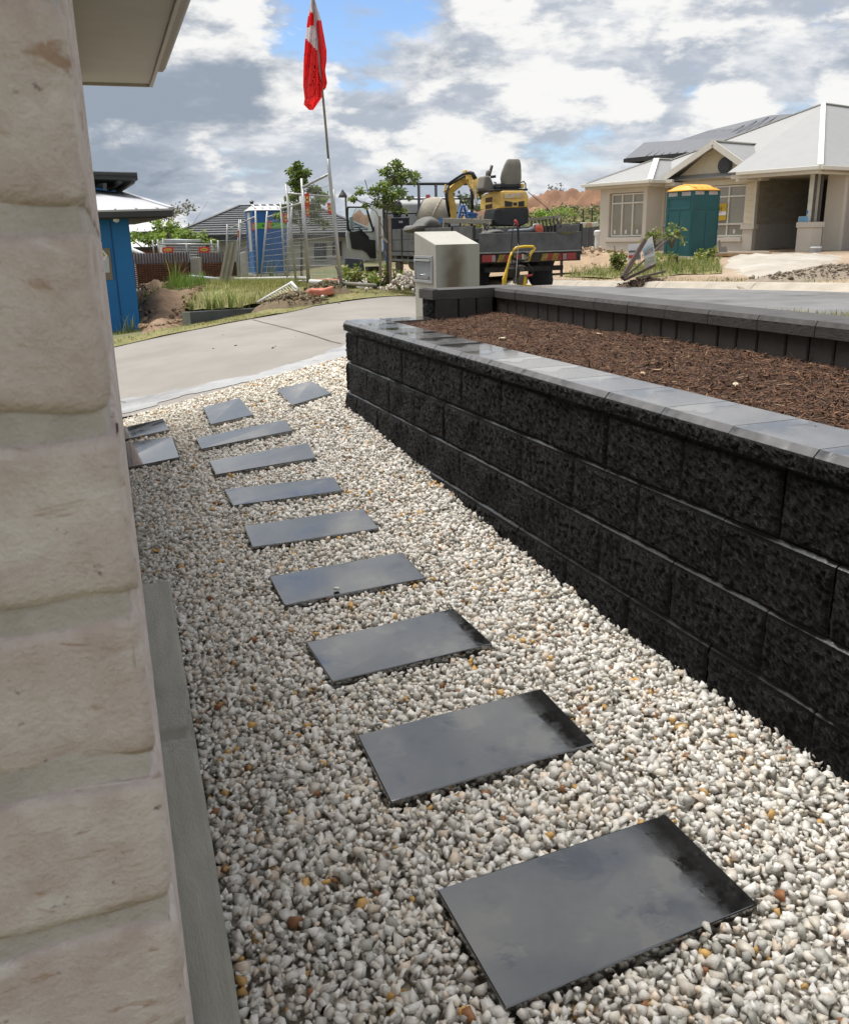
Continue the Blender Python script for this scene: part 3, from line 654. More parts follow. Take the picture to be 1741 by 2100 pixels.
def brick_mesh(L, seed, Hb=.0755, D=.105):
    """occupies x 0..L along, y 0..-D inward face at y=0 outward(-?), z 0..Hb ; outward faces +y? built with outward = -y"""
    mb = MB(); nx, ny, nz = max(6, int(L/.009)), 8, 10; pts = {}
    def disp(p):
        x, y, z = p; n = Vector((x*30+seed*9, y*30, z*30)); k = .0016*mn.fractal(n, .8, 2, 3)
        ex = min(x, L-x); ez = min(z, Hb-z); ey = min(y, D-y)
        cx, cy, cz = L/2, D/2, Hb/2; rr = .006; q = np.array([x, y, z]); c = np.clip(q, [rr, rr, rr], [L-rr, D-rr, Hb-rr]); d = q-c; n_ = np.linalg.norm(d)
        if n_ > 1e-9: q = c+d/n_*min(n_, rr+k*1.6)
        wob = .0035*mn.fractal(Vector((x*14+seed*3, z*14, seed+y*14)), .9, 2, 2)
        return q+np.array([k, k+wob*.4, wob*.8*(1 if abs(z-cz) > Hb*.3 else 0)])
    def face(o, a, b, na, nb):
        mb.grid([[disp(np.array(o)+np.array(a)*i/na+np.array(b)*j/nb) for j in range(nb+1)] for i in range(na+1)])
    face((0, 0, 0), (L, 0, 0), (0, 0, Hb), nx, nz); face((0, 0, 0), (0, D, 0), (0, 0, Hb), ny, nz); face((L, 0, 0), (0, D, 0), (0, 0, Hb), ny, nz); face((0, 0, Hb), (L, 0, 0), (0, D, 0), nx, 3); face((0, 0, 0), (L, 0, 0), (0, D, 0), nx, 3)
    me = bpy.data.meshes.new('brick'); me.from_pydata([tuple(q) for q in mb.v], [], mb.f); bm = bmesh.new(); bm.from_mesh(me); bmesh.ops.remove_doubles(bm, verts=bm.verts, dist=.0004); bmesh.ops.recalc_face_normals(bm, faces=bm.faces); bm.to_mesh(me); bm.free()
    me.polygons.foreach_set('use_smooth', [True]*len(me.polygons)); me.materials.append(M_brick); return me
bsv = [brick_mesh(.230, k) for k in range(5)]; bhv = [brick_mesh(.110, k+9) for k in range(4)]
CS = .0855; zc0 = 1.0475-CS*12+.005
corner = np.array([.012, .41, 0])
ang = math.atan2(HD[1], HD[0])
nb_obj = 0; rest = MB()
Lside = 6.85
for c in range(29):
    zc = zc0+CS*c
    # front return: faces the camera (-Y)
    seq = [.23]*5; x = corner[0]-.0
    first = .23 if c % 2 else .11
    for k in range(4):
        L_ = first if k == 0 else .23; x -= L_
        if 10 <= c <= 19 and k == 0:
            put(random.choice(bsv if L_ > .2 else bhv), hs, (x+.001*random.uniform(-1, 1), corner[1]+random.uniform(-.002, .002), zc), 0, 'brick'); nb_obj += 1
        else: rest.box((x+L_/2, corner[1]+.053, zc+.038), (L_-.002, .106, .0755))
        x -= .010
    y = .11+.010 if c % 2 else .23+.010
    yy = y if c % 2 == 0 else y
    # side run, faces +X
    s_ = .116 if c % 2 else .0
    s_ = .120 if first > .2 else .0
    k = 0
    while s_ < Lside:
        L_ = .23; p = corner+HD*s_
        if s_ == 0 and first < .2: L_ = .23
        if s_+L_ > Lside: L_ = Lside-s_
        if nb_obj < 298 and L_ > .2 and s_ < 2.4 and 6 <= c <= 24:
            put(random.choice(bsv), hs, tuple(p+np.array([0, 0, zc])+HN*random.uniform(-.002, .001)), ang, 'brick'); nb_obj += 1
        elif L_ > .05:
            m_ = p+HD*L_/2-HN*.053; rest.box((m_[0], m_[1], zc+.038), (L_-.002, .106, .0755), (HD, -HN, V3((0, 0, 1))))
        s_ += L_+.010; k += 1
# side bricks are modelled with their outer face on local -y, so turn that towards +X
for o in list(hs.children):
    if o.name.startswith('brick') and abs(o.rotation_euler.z) > .1: o.location = Vector(o.location)
tag(rest.build('brickwork', M_brick, hs, bevel=.005, seg=2), kind='stuff')
mo = MB(); z0_, z1_ = zc0-.01, zc0+CS*29
a = corner+HD*.012-HN*.003+V3((0, .0, 0)); b = corner+HD*(Lside-.01)-HN*.003
mo.prism([(a[0], a[1], z0_), (b[0], b[1], z0_), (b[0]-.10, b[1], z0_), (a[0]-.10, a[1]+.05, z0_), (-.95, corner[1]+.10, z0_), (-.95, corner[1]+.003, z0_), (a[0]-.002, corner[1]+.003, z0_)], (0, 0, z1_-z0_))
mo.build('mortar', M_mortar, hs)
# eave: soffit, fascia, gutter, roof
ev0 = corner+HD*-.6+HN*.47; ev1 = np.array([.736, 7.577, 0]); EN = .47
def hp(s_, n_, z): p = corner+HD*s_+HN*n_; return (p[0], p[1], z)
M_soffit = mat('soffit_sheet', (.40, .385, .33), .7, var=.05, scale=3); M_fascia = mat('fascia_paint', (.40, .365, .32), .5, var=.05, scale=4); M_gutter = mat('gutter_brown', (.20, .165, .14), .4, var=.06, scale=5)
ZS = 2.50; SE = 7.17; NE = .470
mb = MB(); mb.hexa([hp(-1.2, -.9, ZS), hp(-1.2, NE, ZS), hp(SE, NE, ZS), hp(SE, -.9, ZS), hp(-1.2, -.9, ZS+.012), hp(-1.2, NE, ZS+.012), hp(SE, NE, ZS+.012), hp(SE, -.9, ZS+.012)]); mb.build('soffit', M_soffit, hs)
mb = MB(); mb.hexa([hp(-1.2, NE+.002, ZS-.02), hp(-1.2, NE+.022, ZS-.02), hp(SE+.02, NE+.022, ZS-.02), hp(SE+.02, NE+.002, ZS-.02), hp(-1.2, NE+.002, ZS+.17), hp(-1.2, NE+.022, ZS+.17), hp(SE+.02, NE+.022, ZS+.17), hp(SE+.02, NE+.002, ZS+.17)])
mb.hexa([hp(SE+.002, -.9, ZS-.02), hp(SE+.002, NE, ZS-.02), hp(SE+.02, NE, ZS-.02), hp(SE+.02, -.9, ZS-.02), hp(SE+.002, -.9, ZS+.17), hp(SE+.002, NE, ZS+.17), hp(SE+.02, NE, ZS+.17), hp(SE+.02, -.9, ZS+.17)]); mb.build('fascia', M_fascia, hs)
mb = MB(); g0, g1_ = -1.2, SE-.05
prof = [(NE+.024, ZS+.075), (NE+.10, ZS+.075), (NE+.125, ZS+.10), (NE+.125, ZS+.175), (NE+.024, ZS+.175)]
mb.prism([hp(g0, n_, z) for n_, z in prof], tuple(HD*(g1_-g0))); mb.build('gutter', M_gutter, hs, bevel=.006)
mb = MB(); mb.hexa([hp(-1.2, NE+.05, ZS+.18), hp(SE+.02, NE+.05, ZS+.18), hp(SE-1.6, -3.2, ZS+1.6), hp(-1.2, -3.2, ZS+1.6), hp(-1.2, NE+.05, ZS+.2), hp(SE+.02, NE+.05, ZS+.2), hp(SE-1.6, -3.2, ZS+1.62), hp(-1.2, -3.2, ZS+1.62)]); mb.build('roof', mat('roof_sheet', (.17, .165, .16), .4), hs)
# damp concrete footing along the wall
M_foot = mat('damp_concrete', (.44, .42, .35), .50, col2=(.33, .32, .27), scale=5, rvar=.15, bump=.35, bscale=70, stretch=(3, .5, 1), wetscale=2.2, wetlo=.56, wethi=.66, wetr=.14, wetdark=.75)
ft_ = MB(); P = []
for s_ in np.linspace(.02, 3.30, 60):
    z = zgrav(.2, .41+s_)+.030; w_ = .070+.0135*s_+.003*mn.noise(Vector((s_*5, 0, 0)))
    P.append([hp(s_, -.01, z-.2), hp(s_, -.01, z+.004*mn.noise(Vector((s_*3, 1, 0)))), hp(s_, w_-.012, z+.003*mn.noise(Vector((s_*6, 2, 0)))), hp(s_, w_, z-.010), hp(s_, w_+.004, z-.2)])
ft_.grid(P); ft_.add(P[-1], [(0, 1, 2, 3, 4)]); ft_.add(P[0], [(0, 1, 2, 3, 4)])
tag(ft_.build('concrete_footing', M_foot), 'damp grey concrete strip footing along the brick wall', 'footing')

# ------------------------------------------------------------------ letterbox pillar
UPV = V3((0, 0, 1))
M_render = mat('pillar_render', (.41, .40, .35), .85, var=.07, scale=5, bump=.3, bscale=220)
def stain_material():
    m = bpy.data.materials.new('stained_render'); m.use_nodes = True; t = m.node_tree; N, L = t.nodes, t.links; b = N['Principled BSDF']; b.inputs['Roughness'].default_value = .85
    tcn = N.new('ShaderNodeTexCoord'); mp = N.new('ShaderNodeMapping'); L.new(tcn.outputs['Object'], mp.inputs[0])
    mp.inputs['Location'].default_value = (.25, 0, -.90*2.3); mp.inputs['Scale'].default_value = (7.5, 0.0, 2.3)
    gr = N.new('ShaderNodeTexGradient'); gr.gradient_type = 'SPHERICAL'; L.new(mp.outputs[0], gr.inputs[0])
    no = N.new('ShaderNodeTexNoise'); L.new(tcn.outputs['Object'], no.inputs[0]); no.inputs['Scale'].default_value = 7; no.inputs['Detail'].default_value = 8
    ml = N.new('ShaderNodeMath'); ml.operation = 'MULTIPLY'; L.new(gr.outputs[0], ml.inputs[0]); L.new(no.outputs[0], ml.inputs[1])
    rp = N.new('ShaderNodeMapRange'); rp.inputs[1].default_value = .03; rp.inputs[2].default_value = .40; L.new(ml.outputs[0], rp.inputs[0])
    mx = N.new('ShaderNodeMix'); mx.data_type = 'RGBA'; L.new(rp.outputs[0], mx.inputs[0]); mx.inputs[6].default_value = (.41, .40, .35, 1); mx.inputs[7].default_value = (.17, .14, .105, 1); L.new(mx.outputs[2], b.inputs['Base Color'])
    return m
LB0 = V3((2.60, 6.53, .2)); lbw, lbd = .36, .46
lb_ = thing('letterbox_pillar', 'grey rendered letterbox pillar with sloping top and metal mail door', 'letterbox', (2.78, 6.76, .2))
mb = MB(); x0, x1, y0, y1 = 2.60, 2.96, 6.53, 6.99; zf, zbk = 1.315, 1.413
mb.add([(x0, y0, .1), (x1, y0, .1), (x1, y1, .1), (x0, y1, .1), (x0, y0, zf), (x1, y0, zf), (x1, y1, zbk), (x0, y1, zbk)], [(3, 2, 1, 0), (4, 5, 6, 7), (1, 2, 6, 5), (2, 3, 7, 6), (3, 0, 4, 7)])
mb.add([(x0, y0, .1), (x1, y0, .1), (x1, y0, zf), (x0, y0, zf)], [(0, 1, 2, 3)], 1)
mb.build('pillar', [M_render, stain_material()], lb_, bevel=.006)
M_alu = mat('brushed_aluminium', (.55, .55, .54), .38, metal=.6, var=.05, scale=4, stretch=(1, 1, 20)); M_alud = mat('door_sheet', (.40, .41, .41), .35, metal=.5, var=.05, scale=8)
def lbp(px, py, off): p = onX(*zT(px, py), x0); p[0] -= off; return p
fr = [onX(*zT(*q), x0) for q in [(1250, 1450), (1505, 1475), (1520, 1050), (1255, 1045)]]
yA, yB = max(p[1] for p in fr), min(p[1] for p in fr); zA, zB = min(p[2] for p in fr), max(p[2] for p in fr)
mb = MB(); w_ = .018
for (ya, yb, za, zb_) in [(yB, yA, zA, zA+w_), (yB, yA, zB-w_, zB), (yB, yB+w_, zA+w_, zB-w_), (yA-w_, yA, zA+w_, zB-w_)]: mb.box((x0-.005, (ya+yb)/2, (za+zb_)/2), (.012, yb-ya, zb_-za))
mb.box((x0-.012, (yA+yB)/2, zB-.034), (.022, yA-yB-.04, .014)); mb.build('door_frame', M_alu, lb_, bevel=.002)
mb = MB(); mb.box((x0-.002, (yA+yB)/2, (zA+zB)/2-.01), (.006, yA-yB-.038, zB-zA-.075)); door = mb.build('mail_door', M_alud, lb_, bevel=.002)
q = onX(*zT(1360, 1352), x0); mb = MB(); mb.cyl(q+V3((.002, 0, 0)), q-V3((.022, 0, 0)), .009, 12); mb.build('door_knob', mat('chrome', (.75, .75, .75), .15, metal=1.0), lb_, smooth=False)
q = onX(*zT(1465, 1392), x0); mb = MB(); mb.box(q-V3((.006, 0, 0)), (.002, .024, .014)); mb.build('lock_mark', mat('black_print', (.03, .03, .03), .6), lb_)

# ------------------------------------------------------------------ tray truck
TK = 1.10
_tf = FH*.928-RH*.371; _ts = RH*.928+FH*.371; T0 = RH*1.02*TK+FH*17*TK
ZR = T(*(T0+_ts*1.2+_tf*2)[:2]); ZR = .215
def tr(s, t, z): p = T0+_ts*s+_tf*t; return np.array([p[0], p[1], ZR+z])
def trp(z, x, y, t=None, s=None):
    q = ray(*z(x, y))
    if t is not None: k = ((t-(CAM-T0)@_tf))/(q@_tf)
    else: k = ((s-(CAM-T0)@_ts))/(q@_ts)
    p = CAM+q*k; return p
def trl(z, x, y, t=None, s=None):
    p = trp(z, x, y, t, s); return ((p-T0)@_ts, (p-T0)@_tf, p[2]-ZR)
TAX = (_ts, _tf, UPV)
def tbox(mb, s0, s1, t0, t1, z0, z1, mi=0):
    return mb.hexa([tr(s0, t0, z0), tr(s1, t0, z0), tr(s1, t1, z0), tr(s0, t1, z0), tr(s0, t0, z1), tr(s1, t0, z1), tr(s1, t1, z1), tr(s0, t1, z1)], mi)
truck = thing('tray_truck', 'dark flat-tray truck loaded with tools, cab door open, parked on the street', 'truck', tr(1.2, 2.7, 0))
M_tray = mat('worn_grey_steel', (.095, .095, .093), .6, var=.3, scale=4, bump=.1, bscale=50); M_trayd = mat('dark_steel', (.045, .047, .05), .55, var=.3, scale=5); M_blk = mat('black_paint', (.014, .014, .015), .5, var=.3, scale=6)
M_rub = mat('tyre_rubber', (.018, .017, .017), .85, var=.25, scale=12, bump=.3, bscale=60); M_und = mat('grimy_chassis', (.03, .024, .018), .85, var=.5, scale=8, bump=.5, bscale=30)
M_white = mat('cab_white', (.52, .53, .52), .4, var=.08, scale=3); M_glass = mat('cab_glass', (.30, .38, .38), .06, var=.05, scale=2, spec=.8)
M_red = mat('red_reflector', (.30, .03, .022), .35, var=.1); M_yel = mat('yellow_marker', (.50, .34, .02), .5, var=.1); M_lwh = mat('lens_white', (.32, .22, .21), .3)
WT, LT, ZD = 2.42, 5.35, .83
mb = MB(); tbox(mb, 0, WT, 0, LT, ZD-.10, ZD); mb.build('tray_floor', M_trayd, truck)
mb = MB(); tbox(mb, .06, WT, -.045, -.005, ZD+.0, ZD+.36); mb.build('tail_board', M_tray, truck, bevel=.008)
mb = MB(); tbox(mb, .06, WT, -.055, .0, ZD-.03, ZD+.0); mb.build('tail_rail', mat('pale_steel_edge', (.26, .26, .24), .5), truck)
# side boards, two planks each, in two bays
for s0, nm_ in ((-.035, 0), (WT+.005, 1)):
    for t0, t1 in ((.05, 1.02), (1.12, 2.7), (2.78, 4.0), (4.06, LT)):
        for za_, zb_ in ((ZD+.0, ZD+.245), (ZD+.255, ZD+.50)):
            mb = MB(); tbox(mb, s0, s0+.03, t0, t1, za_, zb_); mb.build('side_plank', M_tray, truck, bevel=.006)
    for t0 in (-.02, 1.04, 2.71, 4.005):
        mb = MB(); tbox(mb, s0-.015, s0+.035, t0, t0+.06, ZD-.1, ZD+.52); mb.build('side_post', M_blk, truck, bevel=.006)
mb = MB(); tbox(mb, -.04, -.0, .0, LT, ZD-.11, ZD-.02); tbox(mb, -.03, .0, .1, LT, ZD-.24, ZD-.19)
for k in range(12): tbox(mb, -.028, -.004, .3+k*.42, .34+k*.42, ZD-.19, ZD-.11)
mb.build('side_rail', M_tray, truck)
# rear marker board and lamps
mb = MB(); tbox(mb, .05, WT, -.03, .0, ZD-.22, ZD-.04); board = mb.build('marker_board', M_und, truck)
for k, (a, b) in enumerate([(.12, .42), (1.98, 2.30)]):
    mb = MB(); tbox(mb, a, b, -.06, -.032, ZD-.20, ZD-.06); o = mb.build('tail_lamp', M_red, truck, bevel=.01)
    mb = MB(); tbox(mb, (b-.08 if k == 0 else a), (b if k == 0 else a+.08), -.064, -.0605, ZD-.19, ZD-.07); mb.build('lens', M_lwh, o)
for base_ in (.46, 1.46):
    for k in range(4):
        s_ = base_+k*.13; mb = MB(); mb.prism([tr(s_, -.034, ZD-.20), tr(s_+.13, -.034, ZD-.20), tr(s_+.19, -.034, ZD-.06), tr(s_+.06, -.034, ZD-.06)], tuple(-_tf*.004)); mb.build('chevron', mat('worn_red_stripe', (.25, .035, .025), .7, var=.4, scale=14) if k % 2 else mat('worn_yellow_stripe', (.25, .17, .03), .7, var=.4, scale=14), board)
# chassis, axle, wheels, flaps
mb = MB(); tbox(mb, .75, .85, .2, 7.2, .50, .70); tbox(mb, 1.55, 1.65, .2, 7.2, .50, .70)
for k in range(6): tbox(mb, .85, 1.55, .5+k*1.0, .6+k*1.0, .52, .66)
tbox(mb, .3, 2.1, .12, .2, .42, .52); mb.build('chassis', M_und, truck)
def wheel(mb_t, mb_r, c, axis, r, w):
    prof = [(-w/2, r*.55), (-w/2, r*.93), (-w*.3, r), (w*.3, r), (w/2, r*.93), (w/2, r*.55)]
    mb_t.lathe(c, axis, prof, 28); mb_r.lathe(c, axis, [(-w*.42, .02), (-w*.42, r*.56), (w*.42, r*.56), (w*.42, .02)], 20)
for s_, t_, r_ in ((.40, 1.35, .38), (2.0, 1.35, .38), (.28, 6.1, .38), (2.12, 6.1, .38)):
    a_, b_ = MB(), MB(); wheel(a_, b_, tr(s_, t_, r_), _ts, r_, .40 if t_ < 3 else .22)
    w_o = a_.build('wheel', M_rub, truck, smooth=False); b_.build('rim', M_und, w_o)
for s0, s1 in ((.18, .72), (1.66, 2.26)):
    mb = MB(); P = []
    for i in range(7):
        z = .09+.60*i/6; bow = .05*math.sin(i*.9+s0*3); e_ = .05 if i == 0 else 0
        P.append([tr(s0+e_+(s1-s0-2*e_)*j/5, .80+bow+.03*math.sin(j*1.3+i), z) for j in range(6)])
    mb.grid(P); mb.build('mud_flap', M_rub, truck, smooth=True, solid=.012)
# tanks, hoses and gear under the left side
M_tank = mat('oily_steel', (.10, .085, .065), .5, var=.4, scale=9, metal=.3)
mb = MB(); mb.lathe(tr(.22, 3.3, .52), _tf, [(0, .02), (.02, .15), (.62, .15), (.64, .02)], 18); mb.build('air_tank', M_tank, truck)
mb = MB()
for k in range(4): mb.lathe(tr(.16, 4.2+k*.16, .58), _ts, [(0, .03), (.01, .075), (.16, .075), (.17, .03)], 14)
mb.build('valve_set', mat('brass_grime', (.28, .23, .13), .5, var=.4, scale=12), truck)
mb = MB(); tbox(mb, .1, .62, 2.2, 3.0, .28, .62); mb.build('battery_box', M_und, truck, bevel=.02)
mb = MB(); mb.lathe(tr(.1, 4.75, .45), _ts, [(0, .16), (.05, .22), (.10, .16)], 20); mb.build('hose_reel', M_tank, truck)
# head board and ladder rack
rk = MB(); ZT_ = 2.42
for s_ in (.0, .95, 1.42, WT): rk.tube([tr(s_, LT, ZD), tr(s_, LT, ZT_)], .035, 8)
for z, r_ in ((ZT_, .035), (2.06, .02), (1.72, .02), (1.38, .02)): rk.tube([tr(-.02, LT, z), tr(WT+.02, LT, z)], r_, 8)
rk.tube([tr(WT-.35, LT-.05, 1.25), tr(WT-.35, LT-.05, 2.0), tr(WT-.28, LT-.05, 2.06), tr(WT, LT-.05, 2.06)], .02, 8)
rk.build('ladder_rack', M_blk, truck, smooth=True)
# cab with rear window and the swung-open door
cb = MB()
prof = [(5.55, .75), (5.55, 1.95), (5.75, 2.12), (6.75, 2.10), (7.05, 1.5), (7.25, 1.2), (7.25, .55), (6.5, .55), (6.5, .78), (5.7, .78)]
cb.prism([tr(.16, t_, z) for t_, z in prof], tuple(_ts*2.08)); cab = cb.build('cab', M_white, truck, bevel=.05, seg=3)
mb = MB(); tbox(mb, 1.05, 1.75, 5.535, 5.548, 1.42, 1.82); o = mb.build('rear_window', M_glass, cab, bevel=.005)
mb = MB(); 
for a_ in ((1.02, 1.05, 1.39, 1.85), (1.75, 1.78, 1.39, 1.85), (1.05, 1.75, 1.39, 1.42), (1.05, 1.75, 1.82, 1.85)): tbox(mb, a_[0], a_[1], 5.53, 5.549, a_[2], a_[3])
mb.build('window_seal', M_blk, o)
dt = 6.55
def dp(x, y, off=0): return trp(zT, x, y, t=dt)+_tf*off
outer = [(150, 290), (185, 265), (440, 268), (490, 290), (545, 470), (600, 640), (650, 780), (660, 1100), (620, 1125), (530, 1120), (480, 1060), (400, 985), (330, 985), (240, 980), (185, 930), (155, 700), (180, 620), (165, 480)]
inner = [(190, 300), (205, 290), (440, 292), (475, 310), (520, 480), (570, 640), (560, 660), (240, 660), (205, 600), (190, 480)]
mb = MB(); n = 10
ring_o = [(150, 290), (185, 265), (440, 268), (490, 290), (545, 470), (600, 650), (570, 672), (240, 672), (170, 640), (165, 480)]
po = [dp(*p) for p in ring_o]; pi_ = [dp(*p) for p in inner]
for i in range(n):
    j = (i+1) % n; mb.hexa([po[i], po[j], pi_[j], pi_[i], po[i]+_tf*.05, po[j]+_tf*.05, pi_[j]+_tf*.05, pi_[i]+_tf*.05])
dr = mb.build('cab_door', M_blk, truck)
lowp = [(170, 645), (240, 672), (570, 672), (600, 650), (650, 780), (660, 1100), (620, 1125), (530, 1120), (480, 1060), (400, 985), (330, 985), (240, 980), (185, 930), (155, 720)]
mb = MB(); mb.prism([dp(*p, .02) for p in lowp], tuple(_tf*.05)); mb.build('door_skin', M_white, dr, bevel=.006)
panel = [(215, 672), (390, 640), (480, 720), (520, 790), (620, 800), (640, 900), (640, 1080), (530, 1080), (480, 1000), (400, 950), (300, 945), (240, 930), (205, 700)]
mb = MB(); mb.prism([dp(*p, -.03) for p in panel], tuple(_tf*.055)); mb.build('door_trim', mat('cab_trim', (.020, .022, .020), .7, var=.3, scale=9), dr, bevel=.01)
mb = MB(); mb.tube([dp(*p, -.05) for p in [(245, 650), (250, 605), (275, 595), (340, 597), (380, 640), (440, 700), (500, 760)]], .018, 8); mb.build('door_handle', M_blk, dr, smooth=True)
mb = MB(); mb.prism([dp(*p, .025) for p in [(195, 300), (440, 296), (470, 315), (515, 480), (560, 655), (240, 658), (205, 600), (192, 480)]], tuple(_tf*.006)); g_ = mb.build('door_glass', mat('clear_glass', (.8, .9, .9), .02, var=.02, transl=.95, spec=.6), dr)
mb = MB(); mb.tube([dp(300, 290, -.08), dp(225, 430, -.1)], .012, 6); mb.prism([dp(*p, -.14) for p in [(185, 435), (240, 430), (235, 625), (190, 625)]], tuple(_tf*.05)); mb.build('wing_mirror', mat('mirror_case', (.35, .42, .40), .15, metal=.4), dr, bevel=.01)
mb = MB(); mb.tube([dp(680, 290, .1), dp(610, 620, .05), dp(640, 700, .0), dp(655, 1100, 0)], .035, 8); mb.build('door_pillar', M_blk, truck, smooth=True)
mb = MB(); mb.prism([dp(*p, .35) for p in [(200, 1080), (480, 1100), (520, 1290), (480, 1330), (230, 1350), (200, 1300)]], tuple(_tf*.05)); mb.build('front_panel', mat('blue_grey_panel', (.075, .085, .115), .5, var=.1, scale=3), truck, bevel=.02)
mb = MB(); tbox(mb, -.18, .16, 6.2, 6.45, .25, .42); mb.build('cab_step', M_und, truck, bevel=.01)

# ------------------------------------------------------------------ load on the tray
def tthing(name, label, cat, s, t, z=ZD): return thing(name, label, cat, tr(s, t, z))
M_navy = mat('navy_toolbox', (.018, .022, .032), .45, var=.15, scale=3)
s_a, _, _ = trl(zT, 870, 700, t=4.7); s_b, _, z_b = trl(zT, 1150, 445, t=4.7)
tb = tthing('tool_box', 'navy blue steel tool box on the tray behind the cab', 'tool box', (s_a+s_b)/2, 4.9)
mb = MB(); tbox(mb, s_a, s_b, 4.7, 5.25, ZD, z_b-.03); mb.build('body', M_navy, tb, bevel=.012)
mb = MB(); tbox(mb, s_a-.012, s_b+.012, 4.69, 5.26, z_b-.028, z_b); mb.build('lid', M_navy, tb, bevel=.008)
mb = MB(); tbox(mb, (s_a+s_b)/2-.05, (s_a+s_b)/2+.05, 4.675, 4.689, z_b-.12, z_b-.07); mb.build('latch', M_alu, tb)
c = trp(zT, 960, 440, t=4.95); pm = thing('water_pump', 'black petrol pump standing on the navy tool box', 'pump', c)
mb = MB(); mb.lathe(c+V3((0, 0, .0)), UPV, [(0, .10), (.06, .10), (.08, .14), (.20, .15), (.24, .13), (.26, .14), (.36, .10), (.40, .04)], 18); mb.build('motor', M_blk, pm, smooth=False)
mb = MB(); mb.tube([c+_ts*.12+V3((0, 0, .12)), c+_ts*.24+V3((0, 0, .16)), c+_ts*.26+V3((0, 0, .02))], .03, 8); mb.build('pipe', M_und, pm, smooth=True)
# concrete mixer
mx_t = 3.6; c = trp(zT, 1545, 400, t=mx_t); mixr = tthing('concrete_mixer', 'beige concrete mixer drum crusted with dry cement on the tray', 'concrete mixer', *trl(zT, 1545, 400, t=mx_t)[:2])
M_crust = mat('cement_crust', (.40, .355, .285), .95, col2=(.29, .265, .22), scale=7, bump=.5, bscale=25)
k_ = np.linalg.norm(trp(zT, 1290, 400, t=mx_t)-c); ax_ = -_ts*.80+_tf*.38+UPV*.45; ax_ /= np.linalg.norm(ax_)
mb = MB(); mb.lathe(c, ax_, [(-k_*1.0, .02), (-k_*.97, k_*.38), (-k_*.82, k_*.66), (-k_*.55, k_*.88), (-k_*.15, k_*.99), (k_*.2, k_*.98), (k_*.5, k_*.86), (k_*.78, k_*.62), (k_*.9, k_*.5)], 22); drum = mb.build('drum', M_crust, mixr, smooth=True)
mb = MB(); mb.lathe(c, ax_, [(k_*.87, k_*.52), (k_*.95, k_*.52)], 22); mb.build('drum_mouth', mat('blue_rim', (.13, .16, .20), .5), mixr)
mb = MB(); mb.lathe(c, ax_, [(-k_*.05, k_*1.0), (k_*.02, k_*1.03), (k_*.07, k_*.99)], 22); mb.build('ring_gear', M_crust, drum)
q = trp(zT, 1445, 165, t=mx_t+.3); mb = MB(); mb.tube([q+V3((0, 0, -.12)), q, q+V3((0, 0, .12))], [.07, .065, .05], 10); mb.build('red_cap', mat('red_plastic', (.32, .06, .05), .5), mixr)
mb = MB()
for sg in (-.35, .35):
    mb.tube([c+_ts*sg+V3((0, 0, -.1)), tr(*(np.array(trl(zT, 1545, 400, t=mx_t)[:2])+np.array([sg*1.2, .25])), ZD)], .025, 8); mb.tube([c+_ts*sg+V3((0, 0, -.1)), tr(*(np.array(trl(zT, 1545, 400, t=mx_t)[:2])+np.array([sg*1.2, -.25])), ZD)], .025, 8)
mb.build('stand', M_und, mixr)
# grey tarpaulin bunched in front of the mixer
M_tarp = mat('grey_tarpaulin', (.115, .11, .10), .7, var=.25, scale=5, bump=.3, bscale=30)
def heap(name, label, cat, z_, poly, t0, t1, m, amp=.05, seed=0):
    """soft bundle whose outline follows poly and which has depth t0..t1"""
    pts = [trl(z_, *p, t=t0) for p in poly]; cs, cz_ = sum(p[0] for p in pts)/len(pts), sum(p[2] for p in pts)/len(pts); mb = MB(); P = []
    nk = 9
    for k in range(nk+1):
        a_ = math.pi*k/nk; f_ = math.sin(a_)**.6 if 0 < k < nk else .02; tt = t0+(t1-t0)*(1-math.cos(a_))/2; row = []
        for i, p in enumerate(pts+[pts[0]]):
            ii = i % len(pts); nn = amp*mn.noise(Vector((ii*.9+seed, k*.8, seed)))
            row.append(tr(cs+(p[0]-cs)*(f_+nn*.5), tt, max(ZD+.003, cz_+(p[2]-cz_)*(f_+nn))))
        P.append(row)
    mb.grid(P); o = mb.build(name, m, smooth=True, sub=1, loc=tuple(tr(cs, (t0+t1)/2, ZD))); tag(o, label, cat); return o
heap('tarpaulin', 'crumpled grey tarpaulin under the mixer drum', 'tarpaulin', zT, [(1150, 640), (1170, 580), (1240, 550), (1330, 590), (1420, 430), (1560, 400), (1700, 470), (1741, 560), (1741, 660), (1400, 690), (1180, 690)], 2.6, 3.3, M_tarp, .16, 3)
heap('tarpaulin', 'small dark tarpaulin bundle behind the tail board', 'tarpaulin', zE, [(870, 1345), (900, 1300), (1000, 1270), (1160, 1262), (1220, 1300), (1240, 1345)], .15, .6, M_tarp, .14, 8)
